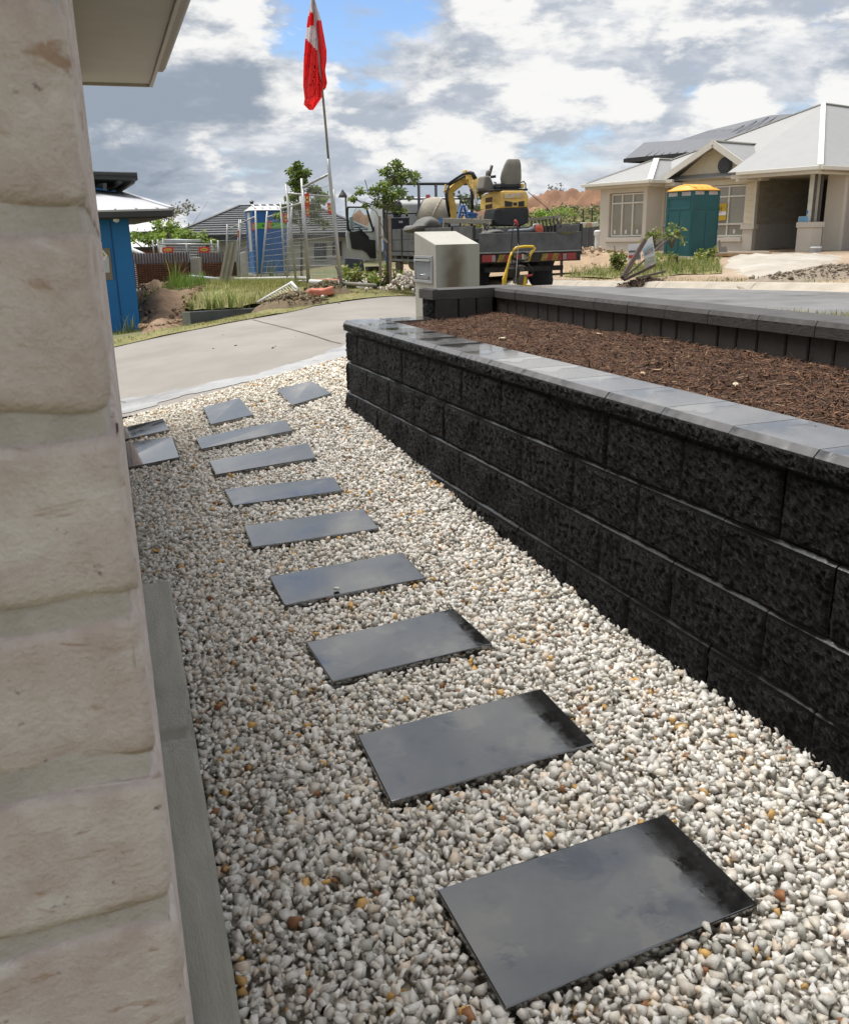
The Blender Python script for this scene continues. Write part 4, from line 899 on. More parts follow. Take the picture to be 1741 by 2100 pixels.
# timber trestle and planks
M_pine = mat('weathered_timber', (.27, .25, .20), .8, var=.25, scale=5, stretch=(1, 1, 8)); M_bpl = mat('blue_plastic', (.05, .16, .42), .45, var=.08)
q0, q1 = trp(zE, 110, 1120, t=2.2), trp(zE, 950, 1145, t=.9)
tre = thing('trestle', 'grey timber trestle with blue end lying across the left of the tray', 'trestle', tr(.2, 1.6, ZD))
mb = MB(); mb.bar(q0, q1, .05, .10); mb.build('beam', M_pine, tre, bevel=.006)
mb = MB(); mb.bar(q0, q0+(q1-q0)*.06, .056, .106); mb.build('blue_end', M_bpl, tre)
for f_ in (.10, .9):
    for sg in (-1, 1):
        b_ = q0+(q1-q0)*f_; mb = MB(); mb.bar(b_, V3((b_[0], b_[1], ZR+ZD))+_ts*sg*.14, .04, .06); mb.build('leg', M_pine, tre)
c = trp(zE, 420, 1260, t=1.7); c = V3((c[0], c[1], ZR+ZD)); mb = MB(); mb.lathe(c, UPV, [(0, .13), (.01, .14), (.34, .17), (.36, .175), (.36, .155), (.05, .13)], 20); bk_ = thing('bucket', 'pale blue plastic bucket behind the trestle on the tray', 'bucket', c); mb.build('tub', mat('pale_blue_plastic', (.32, .45, .66), .5), bk_, smooth=False)
mb = MB(); mb.tube([c+_ts*.17*math.cos(a_)+_tf*.03+V3((0, 0, .35+.12*math.sin(a_))) for a_ in np.linspace(0, math.pi, 9)], .005, 6); mb.build('handle', M_alu, bk_)
# blue step ladder
sl = thing('step_ladder', 'blue step ladder standing on the tray beneath the digger arm', 'ladder', trp(zE, 480, 1100, t=3.0))
mb = MB(); 
mb.bar(trp(zE, 400, 1105, t=2.9), trp(zE, 460, 865, t=3.0), .03, .05); mb.bar(trp(zE, 560, 1100, t=2.9), trp(zE, 500, 865, t=3.0), .03, .05); mb.build('front_frame', M_bpl, sl)
mb = MB(); mb.bar(trp(zE, 430, 1100, t=3.5), trp(zE, 470, 860, t=3.05), .03, .05); mb.bar(trp(zE, 590, 1100, t=3.5), trp(zE, 510, 860, t=3.05), .03, .05); mb.build('rear_frame', M_alu, sl)
for y_ in (930, 985, 1040): mb = MB(); mb.bar(trp(zE, 455-(y_-865)*.25, y_, t=2.95), trp(zE, 505+(y_-865)*.25, y_, t=2.95), .06, .02); mb.build('step', M_bpl, sl)
mb = MB(); mb.bar(trp(zE, 545, 1005, t=3.2), trp(zE, 690, 1025, t=3.2), .3, .035); mb.bar(trp(zE, 560, 1025, t=3.2), trp(zE, 680, 1045, t=3.2), .26, .12); bt = mb.build('blue_crate', M_bpl); tag(bt, 'shallow blue plastic crate beside the step ladder', 'crate')
# wheelbarrow standing on its nose
wb = thing('wheelbarrow', 'wheelbarrow with red-hubbed rubber wheel leaning against the digger', 'wheelbarrow', trp(zE, 790, 1240, t=.55))
c = trp(zE, 790, 1075, t=.6); rw = np.linalg.norm(trp(zE, 790, 965, t=.6)-c); wax = -_ts*.75-_tf*.66
a_, b_ = MB(), MB(); a_.lathe(c, wax, [(-.06, rw*.52), (-.06, rw*.85), (-.03, rw), (.03, rw), (.06, rw*.85), (.06, rw*.52)], 26); wl_ = a_.build('wheel', M_rub, wb); b_.lathe(c, wax, [(-.05, .02), (-.05, rw*.20), (-.02, rw*.5), (.02, rw*.5), (.05, .2*rw), (.05, .02)], 16); b_.build('hub', mat('rusty_red_hub', (.28, .06, .04), .5), wl_)
a_ = MB()
for k in range(6):
    an = k*math.pi/3; ux = np.cross(wax, UPV); ux /= np.linalg.norm(ux); a_.bar(c+wax*.045, c+wax*.045+(ux*math.cos(an)+UPV*math.sin(an))*rw*.5, .03, .02)
a_.build('spoke', mat('cream_rim', (.45, .40, .33), .5), wl_)
mb = MB(); mb.tube([trp(zE, 690, 590, t=1.25), trp(zE, 700, 800, t=1.0), trp(zE, 725, 960, t=.75)], .025, 8); mb.build('handle_tube', M_tank, wb, smooth=True)
for a_, b_ in (((940, 1150), (870, 1320)), ((830, 1150), (850, 1260))): mb = MB(); mb.tube([trp(zE, *a_, t=.3), trp(zE, *b_, t=.35)], .015, 8); mb.build('leg', M_tank, wb, smooth=True)
# black ladder rails at the right of the tray
ld = thing('ladder', 'black slatted steel ramp leaning on the right side of the tray', 'ramp', trp(zW, 830, 385, t=1.2))
r0, r1 = trp(zW, 630, 215, t=1.9), trp(zW, 1100, 160, t=.9)
mb = MB(); mb.bar(r0, r1, .05, .06); mb.build('rail', M_pine, ld)
for k in range(8):
    f_ = .08+k*.115; p = r0+(r1-r0)*f_; mb = MB(); mb.bar(p-V3((0, 0, .03)), V3((p[0], p[1], ZR+ZD+.01))+(_ts*.05-_tf*.1), .045, .02); mb.build('slat', M_tank, ld)
mb = MB(); mb.tube([trp(zW, 1050, 220, t=.9), trp(zW, 1160, 360, t=.7)], .015, 6); mb.build('brace', M_blk, ld)
# leaf blower
bl = thing('leaf_blower', 'red and grey leaf blower lying behind the tail board', 'leaf blower', trp(zW, 740, 395, t=.2))
mb = MB(); mb.tube([trp(zW, 330, 385, t=.22), trp(zW, 620, 372, t=.22), trp(zW, 690, 350, t=.22)], [.035, .045, .06], 10); mb.build('blower_tube', mat('grey_plastic', (.14, .15, .17), .5), bl, smooth=True)
c = trp(zW, 760, 360, t=.22); mb = MB(); mb.lathe(c-_tf*.08, _tf, [(0, .05), (.02, .10), (.16, .10), (.18, .05)], 16); mb.build('motor_housing', mat('orange_red_plastic', (.50, .10, .05), .45), bl)
mb = MB(); mb.tube([trp(zW, 690, 345, t=.22), trp(zW, 700, 290, t=.22), trp(zW, 760, 285, t=.22), trp(zW, 820, 340, t=.22)], .028, 8); mb.build('handle', mat('pale_grey_plastic', (.33, .32, .29), .5), bl, smooth=True)
mb = MB(); mb.prism([trp(zW, 1040, 385, t=-.06), trp(zW, 1330, 385, t=-.06), trp(zW, 1320, 400, t=-.06), trp(zW, 1210, 430, t=-.06), trp(zW, 1130, 430, t=-.06)], tuple(_tf*.02)); tag(mb.build('strap_cloth', mat('olive_cloth', (.13, .12, .06), .9, var=.2)), 'olive cloth hanging over the right of the tail board', 'cloth')

# ------------------------------------------------------------------ mini excavator on the tray
M_cy = mat('machine_yellow', (.76, .50, .13), .5, var=.14, scale=4, bump=.05, bscale=30); M_cw = mat('counterweight', (.020, .022, .023), .6, var=.4, scale=6, bump=.2, bscale=30)
M_seat = mat('seat_cover', (.20, .185, .155), .9, var=.15, scale=5, bump=.25, bscale=60)
TR_ = .95                                     # rear face of the machine, metres in front of the tail board
def ep(x, y, dt_=0.0): return trp(zE, x, y, t=TR_+dt_)
ex = thing('mini_excavator', 'yellow mini excavator with grey covered seat, tied down on the truck tray', 'excavator', V3((*ep(1290, 1250, .6)[:2], ZR+ZD)))
def eprism(name, pts, d0, d1, m, bevel=.01, parent=None, smooth=False):
    mb = MB(); mb.prism([ep(*p, d0)*1.0 for p in pts], tuple(_tf*(d1-d0))); return mb.build(name, m, parent or ex, bevel=bevel, seg=3, smooth=smooth)
eprism('counterweight', [(1020, 925), (1570, 905), (1580, 960), (1575, 1160), (1440, 1215), (1060, 1210), (985, 1130), (1000, 1000)], 0, .5, M_cw, .03)
hood = eprism('engine_hood', [(1120, 640), (1150, 625), (1500, 622), (1545, 650), (1575, 720), (1578, 905), (1120, 918)], .02, .55, M_cy, .035)
side = [ep(1120, 640, .02), ep(1120, 918, .02), ep(1050, 925, .10), ep(920, 960, .35), ep(770, 945, .75), ep(765, 830, .78), ep(790, 730, .75), ep(850, 680, .55), ep(980, 640, .2)]
mb = MB(); mb.prism(side, tuple(_tf*.03+_ts*.25)); mb.build('side_cover', M_cy, ex, bevel=.02, seg=3)
eprism('hood_panel', [(1170, 680), (1500, 660), (1500, 745), (1175, 755)], -.004, .03, mat('hood_decal', (.60, .56, .50), .6, col2=(.60, .40, .10), scale=14), .0, hood)
for a_ in ([(1180, 795), (1305, 815), (1300, 890), (1185, 892)], [(1405, 810), (1500, 795), (1500, 888), (1408, 890)], [(1322, 822), (1380, 822), (1380, 872), (1322, 872)]): eprism('grille', a_, .006, .03, M_blk, .0, hood)
for a_ in ([(865, 750), (965, 730), (965, 815), (865, 825)], [(860, 865), (965, 845), (965, 920), (860, 935)]):
    pts = [ep(*p, .33 if p[0] < 900 else .19) for p in a_]; mb = MB(); mb.prism([p-_ts*.012 for p in pts], tuple(_ts*.02)); mb.build('side_vent', mat('vent_brown', (.07, .035, .018), .8), ex)
eprism('deck_rim', [(1000, 600), (1560, 590), (1560, 625), (1000, 632)], .05, .9, M_blk, .01)
# covered seat: back and base
P = []
for (x0_, x1_, y_), (da, db) in zip([(1130, 1445, 575), (1110, 1440, 500), (1100, 1452, 420), (1120, 1450, 320), (1165, 1445, 200), (1205, 1430, 125), (1230, 1405, 102)], [(.20, .66), (.20, .40), (.19, .38), (.20, .38), (.22, .38), (.24, .38), (.27, .36)]):
    row = []
    for k in range(14):
        an = 2*math.pi*k/14; cx = (x0_+x1_)/2; hx = (x1_-x0_)/2; sx_ = math.copysign(abs(math.cos(an))**.45, math.cos(an)); sy_ = math.copysign(abs(math.sin(an))**.45, math.sin(an))
        row.append(ep(cx+hx*sx_, y_, (da+db)/2+(db-da)/2*sy_))
    P.append(row+[row[0]])
mb = MB(); mb.grid(P); mb.add(P[-1][:-1], [tuple(range(14))]); mb.build('seat_back', M_seat, ex, smooth=True)
eprism('seat_base', [(1110, 500), (1440, 500), (1450, 590), (1090, 590)], .2, .75, M_blk, .03)
eprism('control_console', [(815, 600), (850, 380), (930, 375), (965, 440), (1005, 540), (1000, 620), (900, 650)], .45, .80, M_seat, .04)
mb = MB(); mb.tube([ep(895, 390, .6), ep(900, 320, .6), ep(930, 310, .6)], .05, 10); mb.build('lever_boot', M_seat, ex, smooth=True)
mb = MB(); mb.tube([ep(920, 385, .6), ep(940, 310, .6), ep(962, 210, .6)], [.025, .03, .035], 10); mb.tube([ep(920, 330, .6), ep(890, 310, .6)], .03, 8); mb.build('control_lever', M_blk, ex, smooth=True)
mb = MB(); mb.tube([ep(940, 400, .55), ep(1030, 390, .5)], .03, 8); mb.tube([ep(1015, 580, .5), ep(1028, 490, .5), ep(1000, 490, .5)], .015, 6); mb.build('armrest', M_blk, ex, smooth=True)
for pts in ([(1440, 490), (1490, 475), (1520, 510), (1525, 630)], [(765, 610), (755, 500), (790, 485), (830, 490)], [(775, 720), (765, 610)]):
    mb = MB(); mb.tube([ep(*p, .35 if pts[0][0] > 1000 else .75) for p in pts], .014, 8); mb.build('hand_rail', M_blk, ex, smooth=True)
eprism('work_lamp', [(1445, 510), (1505, 505), (1505, 580), (1450, 590)], .3, .38, M_cy, .015)
# boom: curved box section, arm, cylinders
def beam(name, ctr, wid, d, m, th=.14):
    mb = MB(); n = len(ctr); L_, R_ = [], []
    for i, (x, y) in enumerate(ctr):
        a, b = ctr[max(0, i-1)], ctr[min(n-1, i+1)]; dx, dy = b[0]-a[0], b[1]-a[1]; l = math.hypot(dx, dy); nx_, ny_ = -dy/l, dx/l; w = wid[i]/2
        L_.append((x+nx_*w, y+ny_*w)); R_.append((x-nx_*w, y-ny_*w))
    for i in range(n-1):
        dd = [d[i], d[i+1]]
        q = [ep(*L_[i], dd[0]), ep(*L_[i+1], dd[1]), ep(*R_[i+1], dd[1]), ep(*R_[i], dd[0])]; mb.hexa(q+[p+_tf*th for p in q])
    return mb.build(name, m, ex, bevel=.012)
beam('boom', [(800, 700), (720, 560), (650, 440), (560, 400), (470, 470), (370, 560), (280, 640)], [190, 170, 175, 190, 130, 110, 100], [.85, .95, 1.05, 1.15, 1.3, 1.4, 1.5], M_cy)
beam('boom_peak', [(600, 420), (560, 350), (530, 280)], [130, 80, 20], [1.1, 1.15, 1.16], M_cy)
beam('dipper_arm', [(230, 600), (290, 740), (330, 900), (350, 1090)], [90, 105, 95, 70], [1.5, 1.5, 1.5, 1.5], M_cy, .13)
mb = MB(); mb.tube([ep(590, 330, 1.12), ep(490, 350, 1.2), ep(380, 420, 1.32), ep(225, 530, 1.5)], .028, 8); mb.tube([ep(520, 380, 1.12), ep(380, 460, 1.3), ep(230, 560, 1.5)], .022, 8); mb.build('boom_ram', M_blk, ex, smooth=True)
mb = MB(); mb.tube([ep(585, 330, 1.05), ep(640, 340, 1.0), ep(690, 430, .95)], .045, 8); mb.tube([ep(610, 600, .9), ep(640, 700, .9), ep(640, 930, .95)], .028, 8); mb.build('lift_ram', M_cw, ex, smooth=True)
mb = MB(); mb.tube([ep(250, 540, 1.45), ep(205, 700, 1.48), ep(220, 850, 1.48), ep(265, 1060, 1.48)], .03, 8); mb.tube([ep(235, 620, 1.45), ep(225, 760, 1.45), ep(260, 960, 1.45)], .018, 8); mb.build('hydraulic_hose', M_blk, ex, smooth=True)
mb = MB(); mb.tube([ep(200, 520, 1.5), ep(185, 620, 1.5), ep(215, 640, 1.5)], .022, 8); mb.build('linkage', M_cy, ex)
eprism('maker_plate', [(605, 480), (630, 485), (628, 560), (602, 555)], 1.03, 1.05, mat('decal_pale', (.55, .50, .42), .5), 0)
for sg in (0, 1):
    s0 = [.98, 1.78][sg]; mb = MB(); pr = [(TR_-.05, .13), (TR_+.08, .02), (TR_+1.25, .02), (TR_+1.38, .13), (TR_+1.30, .27), (TR_+.03, .27)]
    mb.prism([tr(s0, t_, ZD+z) for t_, z in pr], tuple(_ts*.22)); tk = mb.build('track', M_rub, ex, bevel=.03, seg=3)
    mb = MB()
    for k in range(12): tbox(mb, s0-.005, s0+.225, TR_+.06+k*.1, TR_+.10+k*.1, ZD+.004, ZD+.018)
    mb.build('track_pad', M_rub, tk)
mb = MB(); tbox(mb, 1.2, 1.8, TR_+.2, TR_+1.1, ZD+.12, ZD+.34); mb.build('undercarriage', M_und, ex)
mb = MB(); mb.tube([ep(1565, 650, .1), ep(1741, 800, -.3), trp(zW, 900, 40, t=.3), trp(zW, 1100, 330, t=.0)], .008, 6); tag(mb.build('tie_down_strap', M_und), 'thin tie-down line from the excavator to the tail board', 'strap')

# ------------------------------------------------------------------ pressure washer on its trolley behind the truck
TW = -1.35
def wp(x, y, d=0.0): return trp(zW, x, y, t=TW+d)
c = wp(480, 1180); wz = c[2]; pw = thing('pressure_washer', 'yellow framed petrol pressure washer standing behind the truck', 'pressure washer', V3((c[0], c[1], T(c[0], c[1]))))
M_wy = mat('washer_yellow', (.66, .42, .02), .4, var=.08)
for dd in (0, .42):
    mb = MB(); mb.tube([wp(260, 1200, dd), wp(300, 960, dd), wp(350, 760, dd), wp(385, 680, dd)], .022, 10); 
    if dd == 0: mb.tube([wp(385, 680), wp(440, 625), wp(560, 608), wp(690, 608), wp(715, 635), wp(690, 665), wp(650, 720), wp(620, 820)], .026, 10)
    mb.build('frame_tube', M_wy, pw, smooth=True)
mb = MB(); mb.prism([wp(250, 1200, -.02), wp(250, 1090, -.02), wp(300, 940, -.02), wp(320, 950, -.02), wp(300, 1100, -.02), wp(280, 1200, -.02)], tuple(_tf*.05)); mb.build('frame_plate', M_wy, pw)
mb = MB(); mb.prism([wp(545, 1190), wp(560, 1050), wp(600, 1040), wp(590, 1170), wp(680, 1175), wp(680, 1240), wp(520, 1240)], tuple(_tf*.3)); mb.build('base_plate', M_wy, pw, bevel=.005)
mb = MB(); mb.lathe(wp(385, 1060, .15), UPV, [(0, .12), (.04, .14), (.16, .15), (.20, .12), (.26, .11), (.30, .06)], 16); mb.build('engine', M_und, pw, bevel=.005)
mb = MB(); mb.box(wp(500, 1090, .15), (.2, .25, .16), TAX); mb.box(wp(430, 930, .15), (.26, .22, .12), TAX); mb.build('pump_block', M_tank, pw, bevel=.015)
mb = MB(); mb.box(wp(575, 770, .1), (.10, .12, .16), TAX); mb.build('detergent_tank', mat('milky_plastic', (.42, .40, .33), .5), pw, bevel=.02)
for sg in (0, .34):
    a_, b_ = MB(), MB(); cw = wp(740, 1130, sg); cw[2] = pw.location[2]+.13; a_.lathe(cw, _tf, [(-.04, .08), (-.04, .11), (-.02, .13), (.02, .13), (.04, .11), (.04, .08)], 20); w_o = a_.build('wheel', M_rub, pw); b_.lathe(cw, _tf, [(-.03, .01), (-.03, .075), (.03, .075), (.03, .01)], 14); b_.build('hub', M_tank, w_o)
mb = MB(); loops = []
for k in range(60):
    an = k*.42; loops.append(wp(500+130*math.cos(an)+k*.5, 770+55*math.sin(an)-k*.4, .02+.05*math.sin(k*.7)))
mb.tube(loops, .010, 6); mb.tube([wp(380, 880), wp(370, 600), wp(385, 380), wp(430, 235)], .010, 6); mb.tube([wp(615, 860), wp(680, 950), wp(685, 1020), wp(600, 1040)], .010, 6); mb.build('hose', M_blk, pw, smooth=True)
mb = MB(); mb.tube([wp(425, 1180, -.05), wp(450, 850, -.05), wp(470, 560, -.05), wp(475, 420, -.05)], .008, 6); mb.build('lance', M_alu, pw, smooth=True)
mb = MB(); mb.tube([wp(475, 580, -.05), wp(472, 440, -.05), wp(470, 370, -.05), wp(455, 290, -.05)], [.012, .022, .022, .02], 8); mb.build('lance_grip', M_blk, pw, smooth=True)
mb = MB(); mb.tube([wp(456, 295, -.05), wp(440, 250, -.05), wp(420, 215, -.05)], [.024, .028, .02], 8); mb.tube([wp(590, 1045, -.05), wp(675, 1025, -.05)], .018, 8); mb.build('red_handle', mat('red_grip', (.42, .03, .03), .5), pw, smooth=True)

# ------------------------------------------------------------------ left-hand neighbours
def pprism(name, z_, pts, d, th, m, parent=None, bevel=0.0, label=None, cat=None, smooth=False):
    """outline read off the picture at depth d, given real thickness th away from the camera"""
    mb = MB(); dd = d if isinstance(d, (list, tuple)) else [d]*len(pts)
    mb.prism([A(z_, *p, q) for p, q in zip(pts, dd)], tuple(FH*th)); o = mb.build(name, m, parent, bevel=bevel, smooth=smooth)
    if label: tag(o, label, cat)
    return o
M_blue = mat('bright_blue_wrap', (.0, .135, .37), .55, var=.07, scale=1.5, bump=.06, bscale=8); M_dkf = mat('dark_fascia', (.028, .029, .030), .5, var=.15, scale=2); M_lroof = mat('pale_metal_roof', (.46, .46, .48), .45, var=.06, scale=1.5)
def zlock(p, z): return V3((p[0], p[1], z))
bh = thing('blue_house', 'bright blue walled building with pale roof and black fascia', 'house', V3((*A(zD, 250, 690, 16.5)[:2], -.45)))
cr = A(zH, 745, 985, 16); zt = cr[2]; bd = -RH*.995+FH*.10
sdv = FH*.93-RH*.37                                    # side wall runs away from the camera
mb = MB(); lw0 = [zlock(cr+bd*.0, -.6), zlock(cr+bd*7, -.6), zlock(cr+bd*7+sdv*6, -.6), zlock(cr+sdv*6, -.6)]; mb.hexa(lw0+[zlock(p, zt+.1) for p in lw0]); mb.build('wall', M_blue, bh)
sm = cr+bd*.33; mb = MB(); mb.bar(zlock(sm-FH*.006, -.5), zlock(sm-FH*.006, zt), .016, .012, up=FH); mb.build('corner_batten', mat('blue_seam', (.0, .06, .19), .6), bh)
e0 = A(zH, 1528, 835, 15.5); ze = e0[2]; el = zlock(e0+bd*8, ze); eb = zlock(e0+sdv*8, ze)
zlow = A(zH, 1475, 975, 15.6)[2]
mb = MB(); mb.hexa([zlock(e0, ze-.10), zlock(el, ze-.10), zlock(el+FH*.14, ze-.10), zlock(e0+FH*.14+RH*-.02, ze-.10), e0, el, el+FH*.14, e0+FH*.14]); mb.build('gutter', M_dkf, bh, bevel=.01)
e1 = e0-RH*.12+FH*.10; mb = MB(); mb.hexa([zlock(e1, zlow), zlock(e1+bd*8, zlow), zlock(e1+bd*8+FH*.5, zlow), zlock(e1+sdv*6, zlow), zlock(e1, ze-.02), zlock(e1+bd*8, ze-.02), zlock(e1+bd*8+FH*.5, ze-.02), zlock(e1+sdv*6, ze-.02)]); mb.build('eave', M_dkf, bh)
h1 = A(zH, 600, 540, 18.6); h2 = A(zH, -700, 380, 18.6); mb = MB(); mb.add([e0+V3((0, 0, .01)), el, h2, h1], [(0, 1, 2, 3)]); mb.add([e0+V3((0, 0, .01)), eb, h1+sdv*3, h1], [(0, 1, 2, 3)]); mb.build('roof', M_lroof, bh, solid=.03)
for k in range(9):
    f_ = .03+k*.045; a_, b_ = e0+(el-e0)*f_, h1+(h2-h1)*(f_*.6); mb = MB(); mb.bar(a_+V3((0, 0, .03)), a_+(b_-a_)*.93+V3((0, 0, .03)), .03, .02); mb.build('roof_rib', M_lroof, bh)
mb = MB(); mb.bar(e0+V3((0, 0, .035)), h1+V3((0, 0, .035)), .09, .03); mb.build('hip_cap', M_lroof, bh)
us = [A(zH, 918, 320, 17.2), A(zH, 600, 545, 18.7), A(zH, 75, 455, 19.2), A(zH, -700, 440, 19.2), A(zH, -700, 280, 17.2)]
fh_ = A(zH, 910, 170, 17.2)[2]-A(zH, 918, 320, 17.2)[2]
mb = MB(); mb.prism([p+V3((0, 0, .02)) for p in us], (0, 0, fh_*.92)); cl = mb.build('upper_roof', M_dkf, bh)
mb = MB(); mb.bar(us[0]+V3((0, 0, fh_*.82))-FH*.03, us[4]+V3((0, 0, fh_*.82))-FH*.03, .06, fh_*.38); mb.build('upper_gutter', M_dkf, cl, bevel=.01)
M_brk = mat('bracket_grey', (.12, .125, .12), .6)
for a_, b_ in (((400, 470), (600, 325)), ((210, 390), (330, 385)), ((330, 385), (325, 450)), ((560, 500), (830, 330))): mb = MB(); mb.bar(A(zH, *a_, 18.3), A(zH, *b_, 17.4), .06, .06); mb.build('roof_bracket', M_brk, cl)
pprism('clerestory_wall', zH, [(-100, 300), (205, 320), (205, 400), (600, 540), (75, 470), (-100, 440)], 18.75, .05, mat('shade_panel', (.05, .055, .06), .7), bh)
sl_ = MB(); c = A(zH, 520, 945, 15.75); sl_.lathe(c, UPV, [(-.10, .02), (-.08, .05), (.02, .055), (.05, .03)], 12); sl_.box(c+V3((-.06, 0, .03)), (.06, .06, .06)); sl_.build('security_lamp', mat('white_plastic', (.72, .71, .68), .5), bh)
def wallpt(z_, x, y, off=.012): 
    q = ray(*z_(x, y)); n_ = np.cross(bd, UPV); k = ((cr-CAM)@n_)/(q@n_); return CAM+q*k-FH*off
def wpan(name, z_, pts, m, off, parent): mb = MB(); mb.prism([wallpt(z_, *p, off) for p in pts], tuple(FH*.006)); return mb.build(name, m, parent)
nbd = thing('notice_board', 'brown notice board with papers fixed to the blue wall', 'notice board', wallpt(z3, 190, 895, .02))
wpan('board', z3, [(60, 683), (207, 685), (230, 895), (60, 893)], mat('hardboard', (.20, .165, .12), .8, var=.1), .014, nbd)
M_paper = mat('paper', (.72, .72, .74), .7, var=.05)
pp = wpan('paper', z3, [(128, 700), (165, 698), (195, 735), (150, 798), (125, 790)], M_paper, .024, nbd); wpan('paper', z3, [(120, 800), (200, 740), (207, 845), (122, 850)], mat('paper_grey', (.50, .51, .52), .7), .019, nbd)
wpan('warning_triangle', z3, [(150, 742), (163, 710), (182, 738)], M_yel, .03, pp)
# traced hip roofs of the houses further back
def hip_house(name, label, z_, eL, eR, rL, rR, d, run, wall_to, roof_m, wall_m, fas_m, courses=0, over=.5):
    a, b = A(z_, *eL, d), A(z_, *eR, d); ze_ = (a[2]+b[2])/2; a[2] = b[2] = ze_; r0, r1 = A(z_, *rL, d+run), A(z_, *rR, d+run); zr_ = (r0[2]+r1[2])/2; r0[2] = r1[2] = zr_
    hs_ = thing(name, label, 'house', V3((*((a+b)/2+FH*run)[:2], wall_to)))
    a2, b2 = a+FH*2*run, b+FH*2*run; mb = MB()
    if courses:
        for (p, q, s1, s0) in ((a, b, r1, r0),):
            for k in range(courses):
                f0, f1 = k/courses, (k+1)/courses; up_ = V3((0, 0, .045))
                P0, P1 = p+(s0-p)*f0, q+(s1-q)*f0; Q0, Q1 = p+(s0-p)*f1, q+(s1-q)*f1
                mb.add([P0+up_, P1+up_, Q1, Q0, P0, P1], [(0, 1, 2, 3), (4, 5, 1, 0)])
    else: mb.add([a, b, r1, r0], [(0, 1, 2, 3)])
    mb.add([b, b2, r1], [(0, 1, 2)]); mb.add([b2, a2, r0, r1], [(0, 1, 2, 3)]); mb.add([a2, a, r0], [(0, 1, 2)]); rf = mb.build('roof', roof_m, hs_)
    for p, q in ((a, r0), (b, r1), (r0, r1)): mb = MB(); mb.bar(p+V3((0, 0, .04)), q+V3((0, 0, .04)), .16, .06); mb.build('ridge_cap', roof_m, rf)
    mb = MB(); up_ = V3((0, 0, -.18)); mb.hexa([a+up_, b+up_, b2+up_, a2+up_, a-V3((0, 0, .01)), b-V3((0, 0, .01)), b2-V3((0, 0, .01)), a2-V3((0, 0, .01))]); mb.build('fascia', fas_m, hs_)
    wa, wb_ = a+RH*over+FH*over, b-RH*over+FH*over; wc, wd_ = b2-RH*over-FH*over, a2+RH*over-FH*over; mb = MB(); mb.hexa([zlock(p, wall_to) for p in (wa, wb_, wc, wd_)]+[zlock(p, ze_-.19) for p in (wa, wb_, wc, wd_)]); mb.build('wall', wall_m, hs_)
    return hs_, rf
M_tile = mat('grey_roof_tile', (.085, .088, .092), .6, var=.25, scale=6, bump=.2, bscale=20); M_cream = mat('pale_wall', (.46, .44, .40), .8, var=.05); M_greyw = mat('grey_wall', (.10, .098, .095), .7, var=.08); M_wroof = mat('white_metal_roof', (.56, .55, .54), .45, var=.05)
M_win = mat('far_window', (.03, .035, .04), .1)
gh, rf_ = hip_house('tiled_house', 'low house with dark grey tiled hip roof behind the blue toilet', z3, (590, 607), (1960, 580), (1060, 412), (1545, 398), 36, 5.2, -.9, M_tile, M_cream, M_dkf, 13)
mb = MB(); v_ = A(z3, 1146, 395, 41); mb.tube([v_+V3((0, 0, -.3)), v_+V3((0, 0, .0)), v_+V3((0, 0, .12)), v_+V3((0, 0, .18))], [.05, .05, .10, .02], 10); mb.build('roof_vent', M_tank, rf_)
for a_, b_, c_, d_ in ((835, 635, 860, 690), (1560, 655, 1640, 760), (1680, 640, 1741, 740), (780, 625, 812, 700)):
    f_ = pprism('window', z3, [(a_, b_), (c_, b_), (c_, d_), (a_, d_)], 36.42, .05, M_win, gh); pprism('window_frame', z3, [(a_-6, d_), (c_+6, d_), (c_+6, d_+8), (a_-6, d_+8)], 36.4, .06, M_white, f_)
mb = MB(); mb.tube([A(z3, 812, 620, 36.3), A(z3, 815, 720, 36.3)], .05, 8); mb.tube([A(z3, 780, 608, 36), A(z3, 812, 622, 36.3)], .05, 8); mb.build('downpipe', M_white, gh)
hip_house('white_roof_house', 'distant house with pale hip roof right beside the blue building', zH, (500, 1225), (1560, 1215), (650, 985), (945, 990), 44, 5, -1.2, M_wroof, M_greyw, M_dkf)
hip_house('pale_roof_shed', 'small pale-roofed building lowest beside the blue wall', zH, (640, 1518), (1230, 1512), (800, 1345), (900, 1340), 38, 2.5, -1.3, M_wroof, M_wroof, M_wroof, over=.2)
